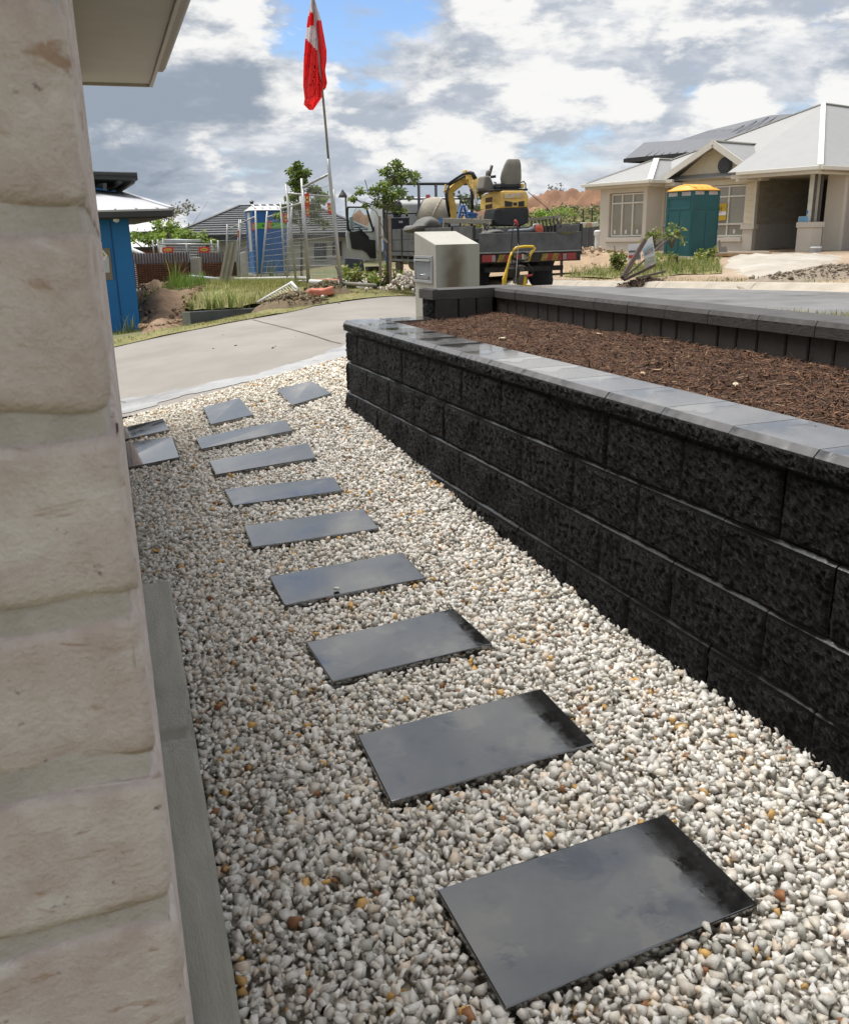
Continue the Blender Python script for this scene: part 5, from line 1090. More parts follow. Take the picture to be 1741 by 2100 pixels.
# site: reinforcing cages, column, sheet packs
M_rust = mat('rusty_rebar', (.16, .065, .032), .85, var=.4, scale=9); M_sheet = mat('white_blue_sheeting', (.48, .52, .60), .6, var=.1, scale=3)
def cage(label, x0_, x1_, yt, yb, d, hz=12, vt=20):
    a_, b_ = A(zL, x0_, yb, d), A(zL, x1_, yb-20, d+.6); t_ = thing('rebar_cage', label, 'rebar cage', (a_+b_)/2, 'rusty reinforcement cages on the building site'); h_ = A(zL, x0_, yt, d)[2]-a_[2]
    for row, off in enumerate((0, .22)):
        mb = MB(); a2, b2 = a_+FH*off, b_+FH*off
        for k in range(hz): mb.bar(a2+V3((0, 0, h_*(k+.5)/hz)), zlock(b2, a2[2]+h_*(k+.5)/hz), .02, .02)
        for k in range(vt+1): p = a2+(b2-a2)*k/vt; mb.bar(zlock(p, a2[2])+FH*.022, zlock(p, a2[2]+h_+.28)+FH*.022, .02, .02)
        tag(mb.build('bars', M_rust if row == 0 else M_und, t_), kind='stuff')
    mb = MB(); mb.hexa([zlock(p, a_[2]+h_) for p in (a_+FH*.28, b_+FH*.28, b_+FH*.33, a_+FH*.33)]+[zlock(p, a_[2]+h_+.26) for p in (a_+FH*.28, b_+FH*.28, b_+FH*.33, a_+FH*.33)]); mb.build('sheeting', M_sheet, t_)
    mb = MB(); mb.hexa([zlock(p, a_[2]) for p in (a_+FH*.5, b_+FH*.5, b_+FH*.6, a_+FH*.6)]+[zlock(p, a_[2]+h_) for p in (a_+FH*.5, b_+FH*.5, b_+FH*.6, a_+FH*.6)]); mb.build('back_board', mat('dark_formply', (.05, .03, .02), .7), t_)
cage('wide rusty reinforcement cage right of the blue wall', 95, 845, 365, 690, 24.5); cage('narrower rusty reinforcement cage between concrete column and leaning sheets', 970, 1420, 352, 545, 26, 8, 12)
pprism('concrete_column', zL, [(850, 285), (960, 270), (972, 560), (855, 570)], 25.3, .3, mat('precast', (.34, .31, .265), .85, var=.08), None, .01, 'pale concrete column between the two rusty cages', 'column')
for k in range(4):
    a_, b_ = A(zL, 850, 520+k*24, 24.6+k*.1), A(zL, 1240, 560+k*14, 24+k*.1); mb = MB(); mb.tube([a_, b_], .035, 8); tag(mb.build('plastic_pipe', M_sheet, smooth=True), ('topmost', 'second from top', 'third from top', 'lowest')[k]+' of the white plastic pipes lying before the concrete column', 'pipe', 'white pipes on the site ground')
sp = thing('sheet_stack', 'stack of grey corrugated boards leaning upright on the grass', 'sheet stack', A(zL, 1290, 600, 21.5))
for k in range(5): pprism('board', zL, [(1325+k*34, 100-k*12), (1352+k*34, 92-k*12), (1255+k*30, 605), (1225+k*30, 605)], 21.5+k*.05, .03, mat('sheet_edge%d' % (k % 2), ((.42, .40, .34), (.25, .24, .21))[k % 2], .7), sp)
pprism('bag_stack', zL, [(1505, 215), (1555, 195), (1585, 510), (1530, 530)], 27.5, .4, mat('cement_bag', (.50, .49, .45), .8, col2=(.40, .39, .36), scale=6), None, .02, 'upright pale cement board pack beside the blue toilet', 'board pack')
sh = thing('grey_shed', 'small grey garden shed with white trim behind the far fence', 'shed', A(zL, 660, 260, 33))
pprism('wall', zL, [(500, 80), (800, 80), (815, 275), (500, 275)], 33, 2.2, mat('shed_grey', (.16, .165, .175), .6, var=.05), sh); pprism('wall_end', zL, [(440, 85), (500, 80), (500, 275), (440, 275)], [33.6, 33, 33, 33.6], .1, M_cream, sh)
pprism('roof', zL, [(430, 75), (500, 30), (800, 38), (805, 78), (440, 84)], 32.9, 2.5, mat('shed_trim', (.42, .44, .45), .5), sh, .02); pprism('corner_trim', zL, [(498, 45), (522, 45), (522, 275), (500, 275)], 32.95, .05, mat('trim_white', (.60, .61, .60), .5), sh)
# temporary fencing
M_galv = mat('galvanised_tube', (.42, .42, .41), .42, metal=.55, var=.1, scale=6); M_wire = mat('fence_wire', (.42, .42, .40), .5, metal=.4)
M_sred = mat('sign_red', (.62, .045, .03), .5, var=.05); M_syel = mat('sign_yellow', (.75, .50, .10), .5); M_sdk = mat('sign_dark', (.12, .05, .02), .6)
def bil(c, u, v): return c[0]*(1-u)*(1-v)+c[1]*u*(1-v)+c[2]*u*v+c[3]*(1-u)*v        # TL TR BR BL
def sign(parent, c, dz=.012):
    n_ = np.cross(c[1]-c[0], c[3]-c[0]); n_ /= np.linalg.norm(n_); n_ = n_ if n_@FH < 0 else -n_
    mb = MB(); mb.prism([p+n_*dz for p in c], tuple(-n_*.004)); o = mb.build('sign', M_sred, parent)
    mb = MB(); mb.prism([bil(c, .5+.36*math.cos(t), .5+.27*math.sin(t))+n_*(dz+.004) for t in np.linspace(0, 2*math.pi, 17)[:-1]], tuple(-n_*.003)); e_ = mb.build('oval', M_syel, o)
    for k in range(4):
        u0 = .26+k*.125; mb = MB(); mb.prism([bil(c, u, v)+n_*(dz+.008) for u, v in ((u0, .44), (u0+.09, .44), (u0+.09, .58), (u0, .58))], tuple(-n_*.003)); mb.build('print_bar', M_sdk, o)
def fence_panel(label, z_, TL, TR, BR, BL, dL, dR, posts=(), signs=(), nh=11, nv=26):
    c = [A(z_, *TL, dL), A(z_, *TR, dR), A(z_, *BR, dR), A(z_, *BL, dL)]; t_ = thing('temporary_fence', label, 'fence panel', (c[2]+c[3])/2, 'temporary site fence panels')
    for a_, b_ in ((0, 1), (1, 2), (2, 3), (3, 0)): mb = MB(); mb.tube([c[a_], c[b_]], .021, 8); mb.build('frame_tube', M_galv, t_, smooth=True)
    mb = MB()
    for k in range(1, nh): mb.tube([bil(c, 0, k/nh), bil(c, 1, k/nh)], .0042, 4, False)
    for k in range(1, nv): mb.tube([bil(c, k/nv, 0), bil(c, k/nv, 1)], .0022, 3, False)
    tag(mb.build('wire_mesh', M_wire, t_), kind='stuff')
    for (xa, ya), (xb, yb_), d_ in posts: mb = MB(); mb.tube([A(z_, xa, ya, d_), A(z_, xb, yb_, d_)], .024, 8); mb.build('post', M_galv, t_, smooth=True)
    for s_ in signs: sign(t_, [A(z_, *p, s_[4]) for p in s_[:4]])
    return t_
fence_panel('tall fence panel beside the flag pole with a red sign on its left', z5, (1052, 385), (1395, 215), (1560, 1690), (1140, 1650), 18, 16.7, [((1035, 270), (1120, 1660), 18.02)], [((1075, 475), (1135, 455), (1143, 632), (1095, 642), 17.75), ((1380, 592), (1430, 598), (1440, 742), (1385, 735), 16.85)])
fence_panel('fence panel running behind the one next to the flag pole', z5, (845, 470), (1445, 512), (1528, 1600), (962, 1640), 18.9, 20.6, [((828, 350), (965, 1680), 18.9), ((1460, 415), (1530, 1600), 20.6)], [((1088, 640), (1140, 640), (1146, 770), (1096, 775), 19.4)])
fence_panel('fence panel right of the blue toilet, carrying one red sign', z5, (766, 668), (1045, 597), (1128, 1600), (820, 1590), 23, 18.3, [((757, 585), (822, 1600), 23), ((910, 600), (845, 1580), 22)], [((788, 738), (848, 725), (858, 850), (795, 862), 22.3)])
fence_panel('fence panel right in front of the blue toilet', z5, (582, 782), (860, 700), (845, 1590), (497, 1590), 26, 23.2, [((582, 705), (497, 1592), 26)], [((588, 838), (640, 828), (632, 938), (578, 946), 25.7)])
fence_panel('fence panel at the left of the blue toilet, farthest from the flag', z5, (50, 950), (425, 775), (455, 1590), (35, 1600), 31, 27.5, [((425, 695), (456, 1592), 27.5), ((212, 815), (168, 1600), 29), ((232, 815), (205, 1600), 29.3), ((52, 880), (35, 1300), 31)], [((377, 858), (410, 848), (416, 955), (378, 962), 27.9), ((188, 965), (210, 960), (206, 1048), (184, 1050), 28.9)])
fence_panel('far fence panel in front of the grey shed with two red signs', zL, (430, 95), (1210, 100), (1235, 300), (445, 300), 28, 28, [((415, 35), (445, 300), 28), ((350, 40), (378, 300), 28.2), ((485, 20), (510, 300), 28.4), ((1215, 45), (1240, 300), 28), ((1125, 40), (1160, 300), 28.2), ((797, 80), (815, 300), 28)], [((478, 145), (625, 132), (630, 205), (480, 210), 27.9), ((962, 135), (1100, 130), (1110, 205), (966, 210), 27.9)], 6, 30)
for k, (x_, y_) in enumerate([(115, 150), (190, 150), (275, 145), (345, 150)]):
    pass
tf = thing('timber_fence', 'short brown timber rail fence behind the rusty cages', 'fence', A(zL, 250, 270, 32))
for x_ in (120, 175, 230, 275, 320, 400): mb = MB(); mb.bar(A(zL, x_, 150, 32), A(zL, x_, 290, 32), .12, .08, up=FH); mb.build('post', M_rust, tf)
mb = MB(); mb.bar(A(zL, 100, 155, 31.9), A(zL, 430, 150, 31.9), .06, .10); mb.build('rail', M_und, tf)
mb = MB(); mb.tube([A(zL, 80, 170, 27), A(zL, 240, 240, 26.5)], .06, 8); tag(mb.build('downpipe_length', M_white, smooth=True), 'white pipe length sloping beside the blue wall', 'pipe')

# portable toilets
def toilet(label, near, dL, dR, wl, wr, h, body_m, roof_m, style, base_m):
    n0 = V3(near); t_ = thing('portable_toilet', label, 'portable toilet', n0+dL*wl/2+dR*wr/2)
    def q(a, b, z): return n0+dL*a*wl+dR*b*wr+V3((0, 0, z))
    zb_ = .14
    def bx_(a0, a1, b0, b1, z0, z1): mb = MB(); mb.hexa([q(a0, b0, z0), q(a0, b1, z0), q(a1, b1, z0), q(a1, b0, z0), q(a0, b0, z1), q(a0, b1, z1), q(a1, b1, z1), q(a1, b0, z1)]); return mb
    bx_(0, 1, 0, 1, zb_, h*.90).build('cabin', body_m, t_, bevel=.025, seg=3)
    bx_(-.02, 1.02, -.02, 1.02, .06, zb_).build('skid', base_m, t_, bevel=.01)
    for b0 in (0.02, .8): bx_(0, 1, b0, b0+.16, 0, .06).build('runner', M_pine, t_)
    # raised mouldings on the two visible walls
    o1, o2 = -.012/wr, -.012/wl
    for a0, a1, z0, z1 in ((.08, .92, .66*h, .685*h), (.08, .92, .80*h, .82*h), (.08, .12, .685*h, .80*h), (.88, .92, .685*h, .80*h), (.46, .54, .12*h, .64*h), (.04, .09, .12*h, .64*h), (.88, .95, .12*h, .62*h)): bx_(a0, a1, o1, .01, z0, z1).build('moulding', body_m, t_, bevel=.006)
    for b0, b1, z0, z1 in ((.08, .92, .66*h, .68*h), (.5, .56, .12*h, .64*h), (.03, .07, .12*h, .64*h), (.93, .97, .12*h, .64*h)): bx_(o2, .01, b0, b1, z0, z1).build('moulding', body_m, t_, bevel=.006)
    if style == 'green':
        for a0, a1 in ((.10, .42), (.58, .90)): bx_(a0, a1, -.006/wr, .01, .835*h, .885*h).build('vent_panel', mat('vent_pale', (.46, .43, .42), .7), t_)
        for b0, b1 in ((.06, .38), (.56, .88)): bx_(-.006/wl, .01, b0, b1, .845*h, .89*h).build('vent_panel', mat('vent_pale', (.46, .43, .42), .7), t_)
    P = []; zr = h*.895
    for hh, e_, f_ in ((0, .07, .06), (.02, .075, .065), (.035, .05, .045), (.09, -.06, -.02), (.145, -.20, -.06), (.175, -.33, -.10), (.185, -.42, -.14)):
        row = []
        for k in range(24):
            an = 2*math.pi*(k+.5)/24; ca, sa = math.cos(an), math.sin(an); m_ = max(abs(ca), abs(sa)); m_ = m_**.85
            row.append(q(.5+(.5+e_)*ca/m_, .5+(.5+f_)*sa/m_, zr+hh*(1 if style == 'green' else .85)))
        P.append(row+[row[0]])
    mb = MB(); mb.grid(P); mb.add(P[-1][:-1], [tuple(range(24))]); ro = mb.build('roof', roof_m, t_, smooth=True)
    for k in range(4):
        b_ = .12+.22*k; mb = MB(); mb.tube([q(.02, b_, zr+.05), q(.16, b_, zr+.115), q(.32, b_, zr+.165), q(.5, b_, zr+.185)], .028, 8); mb.build('roof_rib', roof_m, ro, smooth=True)
    return t_, bx_
M_tgreen = mat('toilet_green', (.009, .085, .095), .48, var=.10, scale=2.5, bump=.12, bscale=3); M_tor = mat('toilet_orange', (.72, .34, .025), .5, var=.05); M_tblue = mat('toilet_blue', (.012, .105, .33), .5, var=.10, scale=3); M_troof = mat('toilet_white', (.55, .55, .55), .5, var=.06)
near = A(z7, 752, 1330, 28.3); near[2] = min(near[2], A(z7, 752, 1390, 28.3)[2]+.05)
dL_ = -RH*.50+FH*.866; dR_ = RH*.866+FH*.50
gt, bxg = toilet('green portable toilet with orange roof in front of the cream house', near, dL_, dR_, 1.12, 1.14, 2.27, M_tgreen, M_tor, 'green', M_cream)
nb2 = A(z5, 438, 1600, 28.6)
bt_, bxb = toilet('blue portable toilet with white roof behind the wire fence', nb2, -RH*.36+FH*.93, RH*.93+FH*.36, 1.1, 1.05, 2.22, M_tblue, M_troof, 'blue', M_cream)
M_tgb = mat('lime_band', (.13, .40, .03), .5)
bxb(-.012, .005, .02, .98, 1.47, 1.64).build('lime_band', M_tgb, bt_); 
for k in range(5): bxb(-.018, -.0125, .28+k*.07, .33+k*.07, 1.52, 1.59).build('print_bar', mat('dark_green_print', (.03, .12, .03), .5), bt_)
bxb(.25, .62, -.012, .005, .80, 1.95).build('pale_panel', M_troof, bt_); bxb(.15, .70, -.010, .004, .15, .78).build('light_blue_panel', mat('mid_blue', (.05, .20, .46), .5), bt_)

# flag on a long thin pole tied to the fence
fl = thing('flag_pole', 'tall thin bent pole tied to the fence carrying the red flag', 'flag pole', A(zD, 701, 592, 16.6))
DF = 16.55
mb = MB(); mb.tube([A(zD, x, y, DF) for x, y in ((701, 592), (690, 480), (676.5, 362), (673, 325))], .030, 10); mb.build('lower_tube', M_galv, fl, smooth=True)
mb = MB(); mb.tube([A(zD, x, y, DF) for x, y in ((674, 330), (669, 270), (663, 205), (656, 140))], .020, 8); mb.build('rod', mat('bamboo_grey', (.20, .18, .13), .6), fl, smooth=True)
mb = MB(); mb.tube([A(zD, x, y, DF) for x, y in ((659, 162), (650, 80), (641, 0), (636, -60))], .026, 8); mb.build('upper_tube', mat('pole_grey', (.36, .33, .36), .5), fl, smooth=True)
M_fred = mat('flag_red', (.80, .025, .025), .7, var=.10, scale=5, tl=.45); M_fwh = mat('flag_white', (.78, .70, .73), .7, var=.06, scale=5, tl=.45)
def interp(tab, y): return float(np.interp(y, [t[0] for t in tab], [t[1] for t in tab]))
left_e = [(-220, 235), (0, 215), (150, 190), (330, 165), (600, 145), (850, 140), (980, 155), (1040, 145), (1095, 200)]; pole_e = [(-220, 225), (0, 254), (240, 268), (500, 294), (780, 318), (970, 328), (1095, 240)]; right_e = [(-220, 240), (0, 260), (190, 320), (500, 375), (600, 374), (700, 360), (820, 380), (880, 366), (905, 335)]
fc_ = MB()
def flag_side(e0, e1, y0, y1, sg):
    NY, NX = 70, 14; P = []
    for i in range(NY+1):
        y = y0+(y1-y0)*i/NY; a_, b_ = interp(e0, y), interp(e1, y); row = []
        for j in range(NX+1):
            f_ = j/NX; x = a_+(b_-a_)*f_; dep = .11*math.sin(f_*5.2+y*.004+sg)*math.sin(math.pi*min(1, f_*1.1))+.015*math.sin(f_*9+y*.010)+.10*sg*(1-f_ if sg < 0 else f_)
            row.append((x, y, DF-.01+dep))
        P.append(row)
    for i in range(NY):
        for j in range(NX):
            c4 = [P[i][j], P[i][j+1], P[i+1][j+1], P[i+1][j]]; cx, cy = sum(p[0] for p in c4)/4, sum(p[1] for p in c4)/4; w_ = 0
            if sg < 0:
                if cy < 110-(cx-215)*-.2 and cy < 110: w_ = 1
                if 240+(250-cx)*.5 < cy < 380+(cx-165)*1.05: w_ = 1
                if cx < 205 and 90 < cy < 160 and cx < interp(left_e, cy)+12: w_ = 1
                if cx > 248 and 110 < cy < 240: w_ = 1
            else:
                if cy < 205-(cx-280)*.35: w_ = 1
            fc_.add([A(z6, *p) for p in c4], [(0, 1, 2, 3)], w_)
flag_side(left_e, pole_e, -220, 1095, -1); flag_side(pole_e, right_e, -220, 905, 1)
fo = fc_.build('flag', [M_fred, M_fwh], smooth=False, loc=tuple(A(z6, 260, 1000, DF))); bm = bmesh.new(); bm.from_mesh(fo.data); bmesh.ops.remove_doubles(bm, verts=bm.verts, dist=.002); bm.to_mesh(fo.data); bm.free(); fo.data.polygons.foreach_set('use_smooth', [True]*len(fo.data.polygons))
tag(fo, 'red flag with a white corner and red cross, hanging limp', 'flag')

# sleeper edging, fallen fence panel, fence feet and debris along the verge
M_slp = mat('concrete_sleeper', (.075, .08, .085), .8, var=.2, scale=4); M_slpg = mat('sleeper_post', (.15, .17, .135), .8, var=.15, scale=5)
se = thing('sleeper_edging', 'low dark sleeper retaining edge along the grass verge', 'edging', H(z3, 900, 1160))
t0_, t1_ = A(z3, 735, 1107, 14.5), A(z3, 1262, 1077, 15.7); b0_ = A(z3, 738, 1200, 14.5)
mb = MB(); mb.hexa([zlock(t0_, b0_[2]-.1), zlock(t1_, b0_[2]-.1), zlock(t1_+FH*.08, b0_[2]-.1), zlock(t0_+FH*.08, b0_[2]-.1), t0_, t1_, t1_+FH*.08, t0_+FH*.08]); mb.build('sleeper', M_slp, se, bevel=.008)
mb = MB(); lf = A(z3, 682, 1108, 14.9); mb.hexa([zlock(lf, b0_[2]-.1), zlock(t0_-FH*.002, b0_[2]-.1), zlock(t0_+FH*.06, b0_[2]-.1), zlock(lf+FH*.06, b0_[2]-.1), lf, t0_-FH*.002, t0_+FH*.06, lf+FH*.06]); mb.build('end_sleeper', M_slpg, se, bevel=.006)
fp = thing('fallen_fence_panel', 'white framed wire panel lying on the grass slope', 'fence panel', H(z5, 700, 1850))
cc = [A(z5, 450, 1915, 15.7), A(z5, 900, 1650, 16.6), A(z5, 985, 1745, 16.3), A(z5, 600, 1960, 15.5)]; M_wt = mat('white_tube', (.62, .62, .60), .4)
for a_, b_, r_ in ((0, 1, .02), (1, 2, .03), (2, 3, .012)): mb = MB(); mb.tube([cc[a_], cc[b_]], r_, 8); mb.build('frame_tube', M_wt, fp, smooth=True)
mb = MB(); [mb.tube([cc[0]+(cc[1]-cc[0])*k/14, cc[3]+(cc[2]-cc[3])*k/14], .004, 4) for k in range(1, 14)]; tag(mb.build('wire_mesh', M_wire, fp), kind='stuff')
M_foot2 = mat('orange_plastic_foot', (.52, .17, .11), .65, var=.2, scale=8)
pprism('plastic_block', z5, [(1030, 1800), (1150, 1735), (1290, 1745), (1440, 1700), (1450, 1810), (1300, 1840), (1115, 1835)], 15.9, .28, M_foot2, None, .03, 'faded orange plastic fence foot lying in the grass, nearest the driveway', 'plastic block')
pprism('plastic_block', z5, [(1150, 1760), (1285, 1725), (1350, 1738), (1290, 1765)], 16.1, .15, M_foot2, None, .02, 'smaller orange lump resting on the faded fence foot', 'plastic block')
pprism('plastic_block', z5, [(1180, 1640), (1240, 1610), (1500, 1612), (1540, 1640), (1530, 1660), (1200, 1655)], 17.6, .3, M_foot2, None, .02, 'orange fence foot under the tall panel beside the flag', 'plastic block')
mb = MB(); mb.tube([A(z5, 1150, 1640, 17.3), A(z5, 1540, 1665, 16.9)], .05, 8); tag(mb.build('pvc_pipe', M_wt, smooth=True), 'white pipe at the foot of the tall fence panel', 'pipe')
mb = MB(); mb.tube([A(z5, 70, 1600, 27), A(z5, 1130, 1585, 21)], .035, 8); tag(mb.build('bottom_rail_pipe', M_wt, smooth=True), 'long white pipe on the ground along the fence line', 'pipe')
mb = MB(); mb.tube([A(zT, 80, 1480, 16.6), A(zT, 620, 1515, 16.3)], .035, 8); tag(mb.build('kerb_timber', M_pine, smooth=True), 'long pale timber lying at the foot of the sapling', 'timber')
pprism('timber_block', zT, [(570, 1520), (645, 1520), (645, 1565), (572, 1562)], 16.2, .12, M_und, None, .01, 'dark short timber block at the end of the pale timber', 'timber')
pprism('white_stone', z5, [(1285, 1820), (1330, 1815), (1338, 1855), (1290, 1860)], 15.7, .1, M_wt, None, .03, 'white lump just below the orange fence foot', 'stone')

# street lamps far away
for (z_, x, yt, xb, yb, d, lb_l) in ((zT, 145, 60, 150, 330, 70, 'thin street lamp above the tiled roof'),):
    t_ = thing('street_lamp', lb_l, 'street lamp', A(z_, xb, yb, d)-V3((0, 0, 4))); mb = MB(); mb.tube([A(z_, xb, yb, d)-V3((0, 0, 4)), A(z_, x, yt+30, d), A(z_, x-10, yt, d), A(z_, x-35, yt, d)], .07, 8); mb.build('mast', M_brk, t_, smooth=True)
    c = A(z_, 100, 68, d); mb = MB(); mb.lathe(c, UPV, [(-.25, .35), (-.1, .30), (.15, .12), (.3, .03)], 12); mb.build('lamp_head', M_blk, t_)

# ------------------------------------------------------------------ cream house across the street
HO = A(zb, 205, 985, 36.0); HR = A(zb, 1565, 985, 29.0); hu = HR-HO; hu[2] = 0; hu /= np.linalg.norm(hu); hw = V3((-hu[1], hu[0], 0)); hw = hw if hw@FH > 0 else -hw
def hq(u, w, z): p = HO+hu*u+hw*w; return V3((p[0], p[1], z))
def hray(x, y, w=None, u=None):
    q = ray(*zb(x, y))
    k = (w-(CAM-HO)@hw)/(q@hw) if w is not None else (u-(CAM-HO)@hu)/(q@hu)
    p = CAM+q*k; return ((p-HO)@hu, (p-HO)@hw, p[2])
M_crm = mat('cream_render', (.62, .575, .50), .85, var=.05, scale=1.2, bump=.06, bscale=60); M_board = mat('cream_weatherboard', (.70, .63, .48), .7, var=.04); M_wtr = mat('white_trim', (.70, .675, .60), .5, var=.04); M_rfw = mat('white_roof_sheet', (.31, .308, .30), .45, var=.04, scale=2)
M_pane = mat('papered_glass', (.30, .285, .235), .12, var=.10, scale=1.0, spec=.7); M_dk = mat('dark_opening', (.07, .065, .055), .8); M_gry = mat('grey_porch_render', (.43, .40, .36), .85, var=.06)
M_fc = mat('fibre_cement', (.36, .325, .26), .85, var=.18, scale=2.5, stretch=(1, 1, 3))
ch_ = thing('cream_house', 'single-storey cream house under construction with pale hip roof and gable', 'house', hq(4, 1, .6))
GF, ZE = .57, 3.02
def hbox(name, u0, u1, w0, w1, z0, z1, m, parent=None, bevel=0.0):
    mb = MB(); mb.hexa([hq(u0, w0, z0), hq(u1, w0, z0), hq(u1, w1, z0), hq(u0, w1, z0), hq(u0, w0, z1), hq(u1, w0, z1), hq(u1, w1, z1), hq(u0, w1, z1)]); return mb.build(name, m, parent or ch_, bevel=bevel)
def wall_with_opening(name, u0, u1, w, th, z0, z1, o, m):
    a, b, c, d = o; 
    for q in ((u0, a, z0, z1), (b, u1, z0, z1), (a, b, z0, c), (a, b, d, z1)): hbox(name, q[0], q[1], w, w+th, q[2], q[3], m)
def window(u0, u1, w, z0, z1, cols, trans, parent=None, tags=()):
    f_ = thing('window', None, None, hq((u0+u1)/2, w, z0)); f_.parent = ch_; f_.location = Vector(f_.location)-ch_.location
    def part(name, a, b, c, d, wa, wb, m):
        mb = MB(); mb.hexa([hq(a, wa, c), hq(b, wa, c), hq(b, wb, c), hq(a, wb, c), hq(a, wa, d), hq(b, wa, d), hq(b, wb, d), hq(a, wb, d)])
        v = np.array(mb.v); o = mb.build(name, m, None, loc=(0, 0, 0)); o.parent = f_; 
        o.location = -(Vector(ch_.location)+Vector(f_.location)); return o
    t = .055
    for k in range(cols):
        a, b = u0+(u1-u0)*k/cols, u0+(u1-u0)*(k+1)/cols
        part('pane', a+.01, b-.01, z0+.01, trans, w+.05, w+.06, M_pane); part('pane', a+.01, b-.01, trans, z1-.01, w+.05, w+.06, M_pane)
        part('sticker', a+t+.06+.03*k, a+t+.14+.03*k, z0+.10, z0+.24, w+.045, w+.049, M_paper)
    for k in range(cols+1): x = u0+(u1-u0)*k/cols; part('mullion', max(u0, x-t/2), min(u1, x+t/2) if k else u0+t, z0, z1, w, w+.05, M_wtr)
    for zz in (z0+t/2, trans, z1-t/2): part('transom', u0+t/2, u1-t/2, zz-t/2, zz+t/2, w-.003, w+.048, M_wtr)
    return f_
# left wing
u_ = [hray(262, 885, w=0)[0], hray(468, 885, w=0)[0]]
wall_with_opening('wall', 0, 2.18, 0, .2, GF-.25, ZE, (u_[0], u_[1], 1.19, 2.76), M_crm)
hbox('wall', 0, .2, .201, 8, GF-.25, ZE, M_crm); hbox('wall', 1.98, 2.18, .201, .92, GF-.25, ZE, M_crm)
window(u_[0]+.04, u_[1]-.04, .10, 1.21, 2.74, 3, 2.40)
hbox('sill', u_[0]-.10, u_[1]+.06, -.06, .1, 1.02, 1.17, M_crm, bevel=.01)
# gable wall
W1 = .92
wall_with_opening('wall', 2.18, 5.95, W1, .2, GF-.25, 1.54, (2.24, 5.58, 1.13, 1.6), M_crm)
hbox('wall', 5.60, 5.95, W1+.001, W1+.2, 1.54, 3.05, M_board); hbox('wall', 2.18, 2.23, W1, W1+.2, 1.54, 3.05, M_board); hbox('wall', 2.23, 5.60, W1+.001, W1+.2, 2.86, 3.05, M_board)
for k in range(7): hbox('weatherboard', 5.615, 5.93, W1-.016, W1, 1.56+k*.19, 1.56+k*.19+.183, M_board, bevel=.003)
hbox('corner_trim', 5.925, 5.99, W1-.03, W1+.04, 1.53, 3.06, M_wtr)
hbox('wall_cap', 5.50, 6.02, W1-.05, W1+.22, 1.38, 1.535, M_crm, bevel=.01)
window(2.26, 5.56, W1+.06, 1.15, 2.84, 5, 2.48)
hbox('sill', 2.5, 5.56, W1-.07, W1+.05, .98, 1.12, M_crm, bevel=.01)
gu, gz_ = 4.22, 4.12
mb = MB(); mb.prism([hq(2.55, W1, 3.06), hq(5.9, W1, 3.06), hq(gu, W1, gz_)], tuple(hw*.15)); mb.build('gable_wall', M_board, ch_)
for k in range(5):
    z0 = 3.07+k*.2; f0, f1 = (gz_-z0)/(gz_-3.06), max(.03, (gz_-z0-.19)/(gz_-3.06)); mb = MB()
    mb.prism([hq(gu-1.67*f0, W1-.014, z0), hq(gu+1.68*f0, W1-.014, z0), hq(gu+1.68*f1, W1-.006, z0+.19), hq(gu-1.67*f1, W1-.006, z0+.19)], tuple(hw*.012)); mb.build('weatherboard', M_board, ch_)
vc = hray(985, 448, w=W1); c = hq(vc[0], W1-.03, vc[2]); mb = MB(); mb.lathe(c, -hw, [(0, .27), (.04, .27), (.05, .23)], 24); vt_ = mb.build('gable_vent', mat('vent_ring', (.06, .062, .068), .5), ch_)
for k in range(6):
    z0 = -.19+k*.065; hw_ = math.sqrt(max(.001, .215**2-(z0+.02)**2)); mb = MB(); mb.bar(c-hw*.06+hu*-hw_+V3((0, 0, z0)), c-hw*.06+hu*hw_+V3((0, 0, z0)), .03, .03); mb.build('louvre', mat('vent_slat', (.10, .10, .11), .5), vt_)
# porch recess
hbox('porch_wall', 5.75, 5.95, W1+.201, 4.6, 1.53, 3.05, M_fc); hbox('porch_wall', 5.75, 5.955, W1+.201, 4.6, GF-.25, 1.529, M_gry); hbox('porch_band', 5.955, 5.985, W1+.18, 4.6, 1.38, 1.53, M_gry)
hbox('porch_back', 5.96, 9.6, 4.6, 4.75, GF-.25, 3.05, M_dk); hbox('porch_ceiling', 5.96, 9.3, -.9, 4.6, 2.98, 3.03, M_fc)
pu0 = hray(1408, 1000, w=-.5)[0]; pu1 = hray(1495, 1000, w=-.5)[0]
pi0 = hbox('porch_pier', pu0, pu1, -.5, .14, GF-.3, 1.40, M_crm); hbox('pier_cap', pu0-.03, pu1+.04, -.54, .18, 1.401, 1.56, M_crm, bevel=.01)
for x0_, x1_, dw in ((1478, 1512, -.35), (1520, 1548, -.05)):
    ua = hray(x0_, 780, w=dw)[0]; ub = hray(x1_-6, 780, w=dw)[0]; hbox('post', ua, ub, dw, dw+.10, 1.561, 3.03, mat('primed_post', (.62, .64, .56), .6, var=.12)); hbox('post_shadow_side', ub+.001, ub+.05, dw, dw+.1, 1.561, 3.03, mat('post_shade', (.10, .085, .08), .7))  # dark strip puts the shaded side of each post into its colour
hbox('paint_mark', hray(1483, 700, w=-.36)[0], hray(1492, 700, w=-.36)[0], -.362, -.351, 1.80, 1.90, M_bpl)
wa = hray(1565, 985, w=1.0)[0]; wb2 = hray(1672, 985, w=1.0)[0]
hbox('wall', wa, wb2, 1.0, 1.2, GF-.25, 3.05, M_crm); hbox('wall', wb2-.2, wb2, 1.201, 3.0, GF-.25, 3.05, M_gry)
hbox('timber_jamb', wb2+.02, wb2+.30, 2.2, 2.3, GF, 3.0, mat('pine_jamb', (.42, .27, .11), .7)); hbox('wall', wb2+.30, wb2+6, 2.4, 2.6, GF-.25, 3.05, M_gry)
